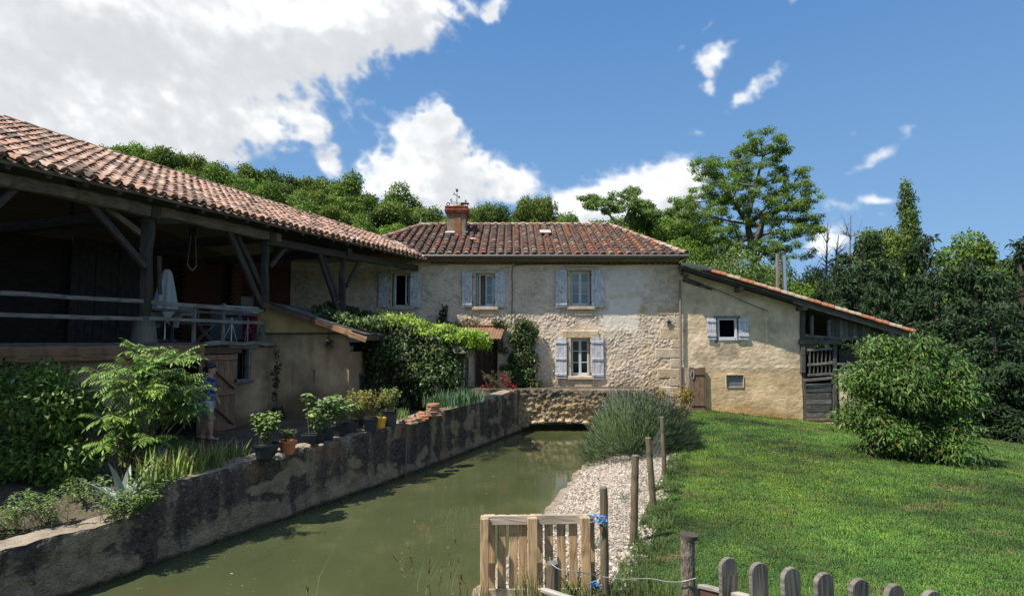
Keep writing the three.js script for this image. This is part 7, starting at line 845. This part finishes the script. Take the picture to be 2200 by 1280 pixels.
{
  const round = (name, label, cat, X, Y, y, r0, r1, h, mat, plant, rim = 0.012) => { const p = onY(X, Y, y), o = thing(name, label, cat, [p.x, y, p.z]); part('pot', new THREE.LatheGeometry([[0.001, 0], [r0, 0], [r0 * 1.02, 0.01], [r1, h - 0.05], [r1 + rim, h - 0.048], [r1 + rim, h - 0.004], [r1 + rim - 0.006, h], [r1 - 0.012, h - 0.004], [r1 - 0.02, h - 0.06], [0.001, h - 0.055]].map((q) => new THREE.Vector2(...q)), 28), mat, o); part('soil', put(new THREE.CylinderGeometry(r1 - 0.02, r1 - 0.02, 0.02, 20), 0, h - 0.05, 0), M.soil, o); if (plant) { const [s, l] = plant; part('stem', s.translate(0, h - 0.05, 0), S({ color: C(0.12, 0.11, 0.05) }), o); part('foliage', l.translate(0, h - 0.05, 0), M.leaf, o); } return o; };
  const sq = (label, X, Y, y, w, h, plant, turn = 0.2) => { const p = onY(X, Y, y), o = thing('potted_plant', label, 'potted plant', [p.x, y, p.z], turn); const k = w / 2, m = new MB(), rg = (t, s) => [V(-s, t, -s), V(s, t, -s), V(s, t, s), V(-s, t, s)], A = [rg(0, k * 0.8), rg(h, k), rg(h, k - 0.012), rg(h - 0.05, k - 0.014)]; for (let i = 0; i < 3; i++) for (let j = 0; j < 4; j++) m.quad(A[i][j], A[i][(j + 1) % 4], A[i + 1][(j + 1) % 4], A[i + 1][j]); m.quad(...A[0]); part('pot', m.geo(), M.plasticBlack, o); part('rim', [0, 1, 2, 3].map((j) => put(cbox(w + 0.02, 0.025, 0.02, 0.004), (j % 2 ? 0 : 0), h - 0.01, k, 0, 0).applyMatrix4(new THREE.Matrix4().makeRotationY(j * Math.PI / 2))), M.plasticBlack, o); part('soil', put(new THREE.BoxGeometry(w - 0.03, 0.01, w - 0.03), 0, h - 0.045, 0), M.soil, o); const [s, l] = plant; part('stem', s.translate(0, h - 0.05, 0), S({ color: C(0.16, 0.14, 0.06) }), o); part('foliage', l.translate(0, h - 0.05, 0), M.leaf, o); return o; };
  const LG = [[0.22, 0.34, 0.045], [0.27, 0.39, 0.055], [0.17, 0.28, 0.04]], YG = [[0.34, 0.37, 0.035], [0.40, 0.40, 0.04], [0.22, 0.30, 0.035], [0.4, 0.27, 0.04]], BG = [[0.15, 0.26, 0.05], [0.19, 0.31, 0.06], [0.23, 0.34, 0.07]];
  const wy = (X) => wallTop(canalAt(X)) + 0.012;
  round('potted_plant', 'black round pot with a tall bright leafy plant left of the terracotta pot', 'potted plant', 571, 984, wy(560), 0.15, 0.19, 0.24, M.plasticBlack, leafyStems(801, { stems: 34, spread: 0.25, base: 0.2, h: 0.56, rad: 0.006, leaves: 22, len: 0.085, wid: 0.045, cols: LG }));
  round('potted_plant', 'terracotta pot with a small round leafy plant on the canal wall', 'potted plant', 617, 976, wy(606), 0.105, 0.135, 0.24, M.terracotta, leafyStems(802, { stems: 46, spread: 0.15, base: 0.12, h: 0.23, rad: 0.003, leaves: 18, len: 0.03, wid: 0.018, cols: [[0.14, 0.17, 0.04], [0.18, 0.2, 0.05]] }), 0.02);
  sq('square black pot with one spindly sapling, nearest of the square pots', 664, 956, wy(640), 0.26, 0.2, leafyStems(803, { stems: 1, spread: 0.08, base: 0.03, h: 0.8, rad: 0.009, leaves: 34, len: 0.15, wid: 0.09, cols: LG, from: 0.35 }));
  sq('square black pot with broad pale leaves, second of the square pots', 700, 945, wy(670), 0.28, 0.22, leafyStems(804, { stems: 13, spread: 0.28, base: 0.14, h: 0.66, rad: 0.006, leaves: 20, len: 0.12, wid: 0.08, cols: BG }), 0.4); sq('square black pot with broad green leaves, third of the square pots', 728, 936, wy(700), 0.28, 0.22, leafyStems(805, { stems: 13, spread: 0.28, base: 0.14, h: 0.66, rad: 0.006, leaves: 20, len: 0.12, wid: 0.08, cols: BG }), 0.1); sq('square black pot half hidden between the spindly sapling and the broad leaves', 683, 951, wy(655), 0.25, 0.2, leafyStems(811, { stems: 10, spread: 0.22, base: 0.12, h: 0.5, rad: 0.006, leaves: 16, len: 0.11, wid: 0.07, cols: BG }), 0.3); sq('square black pot with a low green plant before the yellow shrubs', 752, 930, wy(725), 0.26, 0.22, leafyStems(806, { stems: 24, spread: 0.26, base: 0.16, h: 0.46, rad: 0.004, leaves: 16, len: 0.06, wid: 0.03, cols: BG }), 0.5);
  sq('black pot with a yellowing round shrub behind the green leaves', 768, 922, wy(742), 0.28, 0.24, leafyStems(807, { stems: 46, spread: 0.34, base: 0.22, h: 0.66, rad: 0.004, leaves: 20, len: 0.05, wid: 0.028, cols: YG }), 0.2); sq('black pot with a yellow green shrub left of the yellow bucket', 795, 925, wy(765), 0.28, 0.26, leafyStems(808, { stems: 46, spread: 0.32, base: 0.22, h: 0.64, rad: 0.004, leaves: 20, len: 0.05, wid: 0.028, cols: YG }), 0.3);
  round('bucket', 'bright yellow plastic bucket among the pots on the canal wall', 'bucket', 815, 919, wy(795), 0.11, 0.135, 0.22, M.yellow, leafyStems(809, { stems: 8, spread: 0.08, base: 0.08, h: 0.16, rad: 0.003, leaves: 8, len: 0.05, wid: 0.02, cols: LG }), 0.018);
  sq('tall black pot with a feathery yellow green plant right of the yellow bucket', 836, 914, wy(815), 0.34, 0.34, leafyStems(810, { stems: 40, spread: 0.28, base: 0.2, h: 0.55, rad: 0.004, leaves: 22, len: 0.055, wid: 0.022, cols: [...YG.slice(0, 3), ...LG] }), 0.1);
  // old bricks and tiles piled on the wall
  const r = rng(820), pil = (name, label, cat, list) => { const p0 = onY(list[0][0], list[0][1], wy(list[0][0] - 14) + 0.02), o = thing(name, label, cat, [p0.x, p0.y, p0.z], 0.4); return [o, p0]; };
  { const [o] = pil('tile_stack', 'stack of round reddish floor tiles on the canal wall', 'tile stack', [[931, 893]]); for (let k = 0; k < 6; k++) part('tile', put(cbox(0.34 - (k > 2 ? 0.08 : 0), 0.035, 0.3 - (k > 2 ? 0.06 : 0), 0.012), (r() - 0.5) * 0.04, 0.02 + k * 0.038, (r() - 0.5) * 0.04, 0, (r() - 0.5) * 0.5), k % 3 === 1 ? M.canalTop : M.clay, o); part('round_tile', put(new THREE.CylinderGeometry(0.15, 0.16, 0.05, 20), 0, 0.262, 0), M.clay, o); }
  { const [o] = pil('broken_pots', 'heap of broken orange terracotta shards on the wall beside the tile stack', 'shards', [[909, 896]]); for (let k = 0; k < 12; k++) part('shard', put(new THREE.CylinderGeometry(0.09, 0.08, 0.1, 8, 1, true, 0, 1.6), (r() - 0.5) * 0.28, 0.04 + r() * 0.06, (r() - 0.5) * 0.2, r() * 2, r() * 6, r() * 2), M.terracotta, o); }
  for (const [X, Y, l] of [[896, 907, 'flat old brick lying nearest the yellow bucket on the wall'], [882, 911, 'pale flat tile at the front edge of the brick row'], [905, 902, 'reddish flat brick next to the terracotta shards']]) { const p = onY(X, Y, wy(X - 12) + 0.01), o = thing('old_brick', l, 'brick', [p.x, p.y, p.z], X); part('brick', put(cbox(0.32, 0.05, 0.2, 0.012), 0, 0.03, 0), X === 882 ? M.canalTop : M.clay, o); part('brick', put(cbox(0.26, 0.045, 0.18, 0.012), 0.03, 0.08, -0.02, 0, 0.3), M.clay, o); }
  const rs = rng(830), rocks = []; for (const [X, Y, s] of [[598, 985, 0.1], [590, 978, 0.08], [640, 970, 0.1], [648, 962, 0.07], [655, 962, 0.08], [600, 975, 0.07], [690, 958, 0.05]]) { const p = onY(X, Y, wy(X - 10)), g = new THREE.IcosahedronGeometry(s, 2), q = g.attributes.position; for (let i = 0; i < q.count; i++) { const f = 0.8 + 0.5 * noise(q.getX(i) * 12 + X, q.getY(i) * 12 + q.getZ(i) * 8); q.setXYZ(i, q.getX(i) * f * 1.3, q.getY(i) * f * 0.7, q.getZ(i) * f); } g.computeVertexNormals(); const o = solo('rock', boxUV(g), M.canalTop, `rough stone on the canal wall, ${['left of the terracotta pot', 'smallest behind the terracotta pot', 'right of the terracotta pot', 'against the first square pot', 'in front of the first square pot', 'touching the terracotta pot', 'below the second square pot'][rocks.length]}`, 'stone'); o.position.set(p.x, p.y + s * 0.3, p.z); rocks.push(o); }
}
// blades: irises, agave, weeds, roses
const fan = (seed, n, h, w, spread, cols, tipc) => { const r = rng(seed), L = new Leaves(); for (let i = 0; i < n; i++) { const x = (r() - 0.5) * 2 * spread[0], z = (r() - 0.5) * 2 * spread[1], b = r() * 6.28, c = cols[Math.floor(r() * cols.length)], k = 0.7 + 0.6 * r(); L.blade(x, -0.02, z, Math.cos(b), Math.sin(b), h * (0.6 + 0.6 * r()), w * (0.7 + 0.6 * r()), 0.12 + r() * r() * 0.9, tint(c, k), r() < 0.35 ? tint(tipc, k) : tint(c, k * 1.1)); } return L.geo(); };
{
  const irisC = [[0.19, 0.28, 0.05], [0.24, 0.33, 0.06], [0.14, 0.235, 0.04]], dry = [0.34, 0.27, 0.12], put3 = (name, label, cat, X, Y, y, geo, turn = 1.16, extra) => { const p = onY(X, Y, y).add(V(-0.3, 0, -0.12)), o = thing(name, label, cat, [p.x, yardY(p.x, -p.z) > y - 0.3 ? y : y, p.z], turn); part('leaves', geo, M.blade, o); if (extra) extra(o); return o; };
  put3('iris_clump', 'long clump of sword shaped iris leaves along the near canal wall', 'iris', 415, 1035, 1.0, fan(841, 210, 0.5, 0.032, [0.65, 0.22], irisC, dry)); put3('iris_clump', 'sparser iris leaves with dry tips left of the black pot', 'iris', 505, 1002, 1.0, fan(842, 110, 0.38, 0.026, [0.5, 0.2], irisC.concat([dry]), dry)); put3('straw_tuft', 'tuft of yellow dry grass on the canal wall edge', 'grass tuft', 505, 1006, 1.06, fan(843, 150, 0.16, 0.008, [0.26, 0.12], [[0.42, 0.30, 0.10], [0.34, 0.26, 0.1]], dry)); put3('iris_bed', 'blue green iris leaves in the bed before the front door', 'iris', 1010, 868, 1.4, fan(844, 260, 0.42, 0.03, [0.95, 0.35], [[0.06, 0.13, 0.06], [0.08, 0.16, 0.07]], [0.1, 0.16, 0.07]), 1.2); put3('iris_bed', 'low iris leaves behind the tile stack', 'iris', 965, 872, 1.35, fan(845, 110, 0.34, 0.028, [0.4, 0.3], [[0.06, 0.12, 0.05], [0.08, 0.16, 0.06]], [0.1, 0.16, 0.07]), 1.2); put3('herb_clump', 'bright green low herb left of the brick pile', 'plant', 873, 902, 1.2, fan(846, 220, 0.26, 0.016, [0.3, 0.22], [[0.13, 0.22, 0.04], [0.16, 0.25, 0.05]], [0.2, 0.26, 0.06]));
  { const p = onY(263, 1092, 0.78), o = thing('agave', 'large blue grey agave with broad pointed leaves at the end of the canal wall', 'agave', [p.x, 0.74, p.z]), r = rng(850); const leafG = (az, len, tilt, w) => { const m = new MB(), u = V(Math.cos(az), 0, Math.sin(az)), s = V(-Math.sin(az), 0, Math.cos(az)), n = 9, P = (i, k) => { const t = i / n, ww = w * (t < 0.3 ? lerp(0.55, 1, t / 0.3) : 1 - Math.pow((t - 0.3) / 0.7, 1.6)), a = tilt - t * 0.25; return u.clone().multiplyScalar(len * t * Math.cos(a)).add(V(0, len * t * Math.sin(a) + Math.abs(k) * ww * 0.28, 0)).addScaledVector(s, k * ww / 2); }; for (let i = 0; i < n; i++) for (const [k0, k1] of [[-1, -0.4], [-0.4, 0], [0, 0.4], [0.4, 1]]) m.quad(P(i, k0), P(i, k1), P(i + 1, k1), P(i + 1, k0)); return m.geo(); }; const am = S({ color: C(0.24, 0.29, 0.25), roughness: 0.6 }); for (const [az, len, t, w] of [[1.7, 0.78, 1.42, 0.14], [0.1, 0.72, 0.95, 0.12], [-0.5, 0.66, 0.75, 0.11], [2.6, 0.7, 1.0, 0.13], [3.6, 0.7, 0.7, 0.13], [1.1, 0.5, 0.8, 0.11], [1.9, 0.5, 0.6, 0.12], [-1.2, 0.65, 1.0, 0.13], [4.3, 0.7, 1.15, 0.13], [2.2, 0.55, 0.9, 0.11], [5.3, 0.7, 1.25, 0.13]]) part('leaf', leafG(az, len, t, w), am, o); }
  const weed = (label, X, Y, y, s, seed, cols = GREEN.light) => { const p = onY(X, Y, y), o = thing('weed_plant', label, 'weeds', [p.x, y, p.z]); const [st, l] = leafyStems(seed, { stems: 34, spread: s, base: s, h: s * 1.15, rad: 0.004, leaves: 22, len: 0.055, wid: 0.022, cols, from: 0.2 }); part('stem', st, S({ color: C(0.09, 0.11, 0.04) }), o); part('foliage', l, M.leaf, o); return o; };
  weed('bushy green weeds between agave and canal wall', 325, 1075, 0.82, 0.34, 861); weed('fresh weeds hanging over the low end of the wall', 300, 1100, 0.76, 0.28, 862); weed('weeds below the agave at the edge of the frame', 256, 1120, 0.7, 0.34, 863); weed('small herb in front of the agave, right side', 352, 1058, 0.9, 0.2, 864); weed('tall weeds in the yard left of the agave', 190, 1090, 0.72, 0.4, 865); weed('weeds at the far left of the canal wall', 100, 1130, 0.7, 0.42, 866); weed('low weeds at the corner of the view above the wall', 20, 1150, 0.66, 0.4, 867);
  { const p = at(1070, 842, 20.3), o = thing('rose_bush', 'rose bush with red flowers before the front door', 'rose bush', [p.x, 1.42, p.z]), r = rng(870), [st, l] = leafyStems(871, { stems: 44, spread: 0.62, base: 0.7, h: 0.62, rad: 0.005, leaves: 12, len: 0.06, wid: 0.035, cols: [[0.07, 0.09, 0.03], [0.1, 0.1, 0.04], [0.12, 0.09, 0.05]] }); part('stem', st, S({ color: C(0.1, 0.09, 0.04) }), o); part('foliage', l, M.leaf, o); const L = new Leaves(); for (let i = 0; i < 30; i++) { const [X, Y] = [[1075, 812], [1082, 818], [1088, 828], [1098, 827], [1105, 830], [1048, 828], [1040, 832], [1078, 808], [1085, 809], [1064, 822], [1093, 822], [1110, 828]][i % 12], c = at(X + (r() - 0.5) * 9, Y + (r() - 0.5) * 7, 20.2 + (r() - 0.5) * 0.5).sub(V(p.x, 1.42, p.z)); for (let k = 0; k < 16; k++) { const d = onSphere(r); L.leaf(c.x, c.y, c.z, d, onSphere(r), 0.05, 0.045, tint([0.62, 0.022, 0.03], 0.6 + r() * 0.6), 0); } } part('flowers', L.geo(), M.petal, o); }
  // sapling with long feathered leaves
  { const d = 9.35, base = at(300, 985, 9.35), o = thing('ailanthus_sapling', 'young tree with long feathered leaves standing in the yard before the barn', 'sapling', [base.x - 0.2, 0.85, -d]), r = rng(880), L = new Leaves(), st = [], org = V(base.x - 0.2, 0.85, -d); const hubs = [...Array.from({ length: 26 }, () => { const a = r() * 6.28, q = Math.sqrt(r()); const X = 335 + Math.cos(a) * q * 100, Y = 860 + Math.sin(a) * q * 100; return [Y < 840 ? Math.min(X, 385) : X, Y]; }), [330, 770], [275, 790], [300, 830], [360, 800], [385, 815], [260, 850], [330, 870], [380, 850], [410, 870], [290, 900], [250, 800], [360, 900], [300, 760], [430, 880], [270, 920], [290, 955], [255, 965], [325, 940], [225, 950], [310, 800], [345, 840], [210, 800], [190, 850], [220, 900], [380, 770]]; for (const [X, Y] of hubs) { const h = at(X, Y, d + (r() - 0.5) * 1.1).sub(org), pts = bend(V((r() - 0.5) * 0.1, 0, (r() - 0.5) * 0.1), h, 0.3, r, 6); st.push(limb(pts, pts.map((_, k) => 0.014 - 0.0018 * k), 5)); for (let i = 0; i < 10; i++) { const a = r() * 6.28, len = 0.2 + r() * 0.18, e = h.clone().add(V(Math.cos(a) * len, 0.12 - r() * 0.3 + (Y < 800 ? 0.12 : 0), Math.sin(a) * len)), q = new THREE.QuadraticBezierCurve3(h, h.clone().lerp(e, 0.5).add(V(0, 0.07, 0)), e).getPoints(9); st.push(limb(q, q.map(() => 0.003), 3)); const c = [[0.16, 0.285, 0.035], [0.2, 0.33, 0.04], [0.13, 0.24, 0.03]][Math.floor(r() * 3)]; for (let k = 2; k <= 9; k++) { const dir = q[k].clone().sub(q[k - 1]).normalize(), sd = dir.clone().cross(V(0, 1, 0)).normalize(); for (const s of k === 9 ? [0] : [-1, 1]) { const dd = s ? sd.clone().multiplyScalar(s).addScaledVector(dir, 0.45).add(V(0, -0.35, 0)).normalize() : dir; L.leaf(q[k].x, q[k].y, q[k].z, dd, V((r() - 0.5) * 0.5, 1, (r() - 0.5) * 0.5).normalize(), 0.075 + r() * 0.04, 0.03, tint(c, (k > 6 ? 1.25 : 0.95) * (0.75 + r() * 0.5), 0), 0.25); } } } } part('stem', st, S({ color: C(0.12, 0.11, 0.06) }), o); part('foliage', L.geo(), M.leafGloss, o); }
  { const d = 9.6, o = thing('leafy_shrub', 'tall leafy shrub at the far left before the barn wall', 'shrub', [at(70, 900, d).x, 0.8, -d]), r = rng(893), lm = []; for (let i = 0; i < 46; i++) { const a = r() * 6.28, t = r(), w = 1.0 * Math.pow(Math.sin(Math.PI * lerp(0.15, 0.9, t)), 0.6) * r(); lm.push([Math.cos(a) * w * 1.3, 0.1 + t * 1.55, Math.sin(a) * w, 0.24 + r() * 0.14, 0.2 + r() * 0.12]); } part('foliage', crown(894, lm, { n: 13000, len: 0.09, wid: 0.04, cols: GREEN.light.concat([[0.09, 0.17, 0.03]]), shell: 0.3, nb: 0.55, droop: 0.4, stray: 0.2 }).geo(), M.leafGloss, o); const st = []; for (let i = 0; i < 12; i++) { const a = r() * 6.28; st.push(limb(bend(V(0, -0.05, 0), V(Math.cos(a) * 0.8, 0.8 + r() * 0.7, Math.sin(a) * 0.7), 0.2, r), [0.02, 0.018, 0.015, 0.012, 0.008, 0.005], 5)); } part('stem', st, M.bark, o); }
  const bk = at(345, 930, 11.9), bucket = thing('bucket', 'pale plastic bucket in the shade under the sapling', 'bucket', [bk.x, yardY(bk.x, 11.9), -11.9]); part('body', new THREE.LatheGeometry([[0.001, 0], [0.11, 0], [0.14, 0.26], [0.15, 0.26], [0.15, 0.275], [0.135, 0.275], [0.105, 0.02]].map((q) => new THREE.Vector2(...q)), 24), S({ color: C(0.32, 0.34, 0.33), roughness: 0.6 }), bucket); part('handle', put(new THREE.TorusGeometry(0.14, 0.005, 5, 20, Math.PI), 0, 0.26, 0, 0.6), M.steel, bucket);
}
// ---------- the woman by the barn door ----------
{
  const d = 13.05, foot = at(446, 945, d), org = V(foot.x, foot.y, -d);
  const woman = thing('person', 'woman with dark pinned up hair and blue patterned top standing by the barn door', 'person', org.toArray(), 0.15); // she looks along +x
  const skin = new THREE.MeshPhysicalMaterial({ color: C(0.42, 0.24, 0.16), roughness: 0.6 }), hairM = S({ color: C(0.012, 0.010, 0.010), roughness: 0.5 });
  const smin = (a, b, k) => { const h = clamp(0.5 + 0.5 * (b - a) / k, 0, 1); return lerp(b, a, h) - k * h * (1 - h); };
  const cap = (p, a, b, r0, r1, sz = 1) => { const bax = b[0] - a[0], bay = b[1] - a[1], baz = b[2] - a[2], pax = p[0] - a[0], pay = p[1] - a[1], paz = p[2] - a[2], h = clamp((pax * bax + pay * bay + paz * baz) / (bax * bax + bay * bay + baz * baz || 1e-9), 0, 1), x = pax - bax * h, y = pay - bay * h, z = (paz - baz * h) / sz; return Math.hypot(x, y, z) - lerp(r0, r1, h); };
  function solid(bones, lo, size, res, k) { const mc = new MarchingCubes(res, M.dark, false, false, 160000); for (let z = 0; z < res; z++) for (let y = 0; y < res; y++) for (let x = 0; x < res; x++) { const f = (q, i) => lo[i] + (q - res / 2) / (res / 2) * size / 2 + size / 2, p = [f(x, 0), f(y, 1), f(z, 2)]; let v = 9; for (const b of bones) v = smin(v, cap(p, ...b), b[5] ?? k); mc.field[x + y * res + z * res * res] = -v; } mc.isolation = 0; mc.update(); const n = mc.count, g = new THREE.BufferGeometry(), pos = mc.positionArray.slice(0, n * 3), nor = mc.normalArray.slice(0, n * 3); for (let i = 0; i < n; i++) for (let c = 0; c < 3; c++) pos[i * 3 + c] = lo[c] + (pos[i * 3 + c] + 1) / 2 * size; g.setAttribute('position', new THREE.BufferAttribute(pos, 3)); g.setAttribute('normal', new THREE.BufferAttribute(nor, 3)); g.computeVertexNormals(); g.setAttribute('uv', new THREE.BufferAttribute(new Float32Array(n * 2), 2)); return g; }
  // x forward, z to her right (towards the camera), y up; 1.62 m tall
  const hipY = 0.86, shY = 1.32, L = (p, q, a, b, sz) => [p, q, a, b, sz ?? 1];
  const legs = (s, fx, kx) => [L([0.0, hipY - 0.04, s * 0.085], [kx, 0.47, s * 0.085], 0.085, 0.055), L([kx, 0.47, s * 0.085], [fx - 0.02, 0.09, s * 0.085], 0.055, 0.035), L([kx - 0.02, 0.36, s * 0.085], [kx - 0.03, 0.26, s * 0.085], 0.053, 0.046), L([fx - 0.04, 0.05, s * 0.085], [fx + 0.13, 0.028, s * 0.09], 0.036, 0.024)];
  const handAt = (w, dir, s) => { const b = [], o = [dir[1] * 0, 0, 0]; const u = V(...dir).normalize(), side = V(0, 0, 1).cross(u).normalize(), up = u.clone().cross(side); b.push(L(w, V(...w).addScaledVector(u, 0.07).toArray(), 0.026, 0.03)); for (let i = 0; i < 4; i++) { const k0 = V(...w).addScaledVector(u, 0.08).addScaledVector(side, (i - 1.5) * 0.019), k1 = k0.clone().addScaledVector(u, [0.036, 0.042, 0.04, 0.03][i]).addScaledVector(up, 0.008 * s), k2 = k1.clone().addScaledVector(u, 0.028).addScaledVector(up, 0.022 * s); b.push([k0.toArray(), k1.toArray(), 0.0095, 0.009, 1, 0.008], [k1.toArray(), k2.toArray(), 0.009, 0.0075, 1, 0.006]); } const t0 = V(...w).addScaledVector(u, 0.03).addScaledVector(side, -0.03), t1 = t0.clone().addScaledVector(u, 0.03).addScaledVector(side, -0.02), t2 = t1.clone().addScaledVector(u, 0.03).addScaledVector(side, -0.004); b.push([t0.toArray(), t1.toArray(), 0.012, 0.01, 1, 0.01], [t1.toArray(), t2.toArray(), 0.01, 0.008, 1, 0.006]); return b; };
  const armN = [L([-0.01, shY - 0.02, 0.17], [-0.13, 1.08, 0.26], 0.045, 0.036), L([-0.13, 1.08, 0.26], [0.02, 0.93, 0.16], 0.036, 0.025)], armF = [L([0, shY - 0.02, -0.17], [0.0, 1.06, -0.21], 0.045, 0.036), L([0.0, 1.06, -0.21], [0.1, 0.85, -0.19], 0.036, 0.025)];
  const torso = [L([0, hipY, 0], [0.0, hipY + 0.06, 0], 0.115, 0.11, 1.35), L([0, hipY + 0.06, 0], [0.0, 1.06, 0], 0.105, 0.088, 1.3), L([0.0, 1.06, 0], [0.005, 1.24, 0], 0.09, 0.1, 1.4), L([-0.01, shY - 0.02, -0.13], [-0.01, shY - 0.02, 0.13], 0.052, 0.052), L([0.06, 1.18, -0.065], [0.06, 1.18, 0.065], 0.06, 0.06), L([-0.005, shY, 0], [0.015, 1.42, 0], 0.058, 0.047), L([-0.05, hipY - 0.02, -0.06], [-0.05, hipY - 0.02, 0.06], 0.1, 0.1)];
  const bodyBones = [...torso, ...legs(1, 0.1, 0.07), ...legs(-1, -0.13, -0.03), ...armN, ...armF, ...handAt([0.02, 0.93, 0.16], [0.5, -0.25, -0.6], 1).map((b) => b), ...handAt([0.1, 0.85, -0.19], [0.42, -0.9, 0.05], -1)];
  const body = solid(bodyBones, [-0.85, -0.06, -0.85], 1.7, 132, 0.035);
  const H0 = [0.03, 1.52, 0], headBones = [[[0.015, 1.53, 0], [0.0, 1.545, 0], 0.083, 0.088, 0.86], [[0.035, 1.49, 0], [0.06, 1.455, 0], 0.06, 0.042, 0.85, 0.04], [[0.1, 1.515, 0], [0.122, 1.487, 0], 0.012, 0.014, 0.9, 0.018], [[0.096, 1.458, -0.018], [0.096, 1.458, 0.018], 0.009, 0.009, 1, 0.012], [[0.094, 1.447, -0.015], [0.094, 1.447, 0.015], 0.009, 0.009, 1, 0.012], [[0.09, 1.535, -0.03], [0.09, 1.535, 0.03], 0.016, 0.016, 1, 0.02], [[0.08, 1.425, -0.008], [0.08, 1.425, 0.008], 0.018, 0.018, 1, 0.02], [[0.0, 1.51, 0.075], [-0.008, 1.488, 0.076], 0.014, 0.01, 0.6, 0.01], [[0.0, 1.51, -0.075], [-0.008, 1.488, -0.076], 0.014, 0.01, 0.6, 0.01], [[0.0, 1.44, 0], [0.015, 1.38, 0], 0.048, 0.05, 1, 0.03]];
  const head = solid(headBones, [-0.15, 1.36, -0.16], 0.32, 90, 0.03), ball = (x, y, z, r, sx = 1, sy = 1, sz = 1) => put(new THREE.SphereGeometry(r, 14, 10).scale(sx, sy, sz), x, y, z);
  part('body', merge([body, head]), skin, woman); part('eyes', [ball(0.098, 1.512, 0.03, 0.009), ball(0.098, 1.512, -0.03, 0.009)], S({ color: C(0.05, 0.03, 0.02), roughness: 0.2 }), woman);
  const hair = solid([[[-0.02, 1.56, 0], [0.02, 1.575, 0], 0.092, 0.088, 0.92], [[-0.04, 1.52, 0], [-0.05, 1.49, 0], 0.075, 0.06, 0.95], [[-0.115, 1.525, 0], [-0.125, 1.51, 0], 0.05, 0.046, 1, 0.015], [[0.075, 1.592, -0.03], [0.07, 1.59, 0.03], 0.03, 0.03, 1, 0.03]], [-0.22, 1.38, -0.2], 0.4, 72, 0.03); part('hair', hair, hairM, woman);
  const top = solid([...torso.slice(0, 5).map(([a, b, r0, r1, sz]) => L(a, b, r0 + 0.014, r1 + 0.014, sz)), L([-0.05, hipY, -0.06], [-0.05, hipY, 0.06], 0.112, 0.112), ...[armN[0], armF[0]].map(([a, b]) => L(a, V(...a).lerp(V(...b), 0.3).toArray(), 0.058, 0.056))], [-0.4, 0.75, -0.4], 0.8, 84, 0.035);
  { const p = top.attributes.position, c = new Float32Array(p.count * 3); for (let i = 0; i < p.count; i++) { const q = noise(p.getX(i) * 26 + p.getZ(i) * 13, p.getY(i) * 24); c.set(q > 0.12 ? [0.16, 0.18, 0.22] : [0.012, 0.028, 0.12], i * 3); } top.setAttribute('color', new THREE.BufferAttribute(c, 3)); } part('top', top, S({ vertexColors: true, roughness: 0.9 }), woman);
  const sh = solid([L([0, hipY + 0.04, 0], [0, hipY - 0.02, 0], 0.125, 0.125, 1.3), L([-0.05, hipY - 0.02, -0.06], [-0.05, hipY - 0.02, 0.06], 0.112, 0.112), ...[[1, 0.07], [-1, -0.03]].map(([s, kx]) => L([0, hipY - 0.06, s * 0.085], [kx * 0.5, 0.64, s * 0.09], 0.098, 0.09))], [-0.4, 0.5, -0.4], 0.8, 76, 0.03); part('shorts', sh, S({ color: C(0.36, 0.36, 0.34) }), woman);
  for (const [s, fx] of [[1, 0.1], [-1, -0.13]]) { part('sandal', [put(cbox(0.25, 0.022, 0.085, 0.01), fx + 0.035, 0.008, s * 0.087), tube([V(fx + 0.08, 0.02, s * 0.087 - 0.04), V(fx + 0.08, 0.062, s * 0.087), V(fx + 0.08, 0.02, s * 0.087 + 0.04)], 0.009, 5, 10)], M.hewnBrown, woman); }
}
renderer.render(scene, camera);
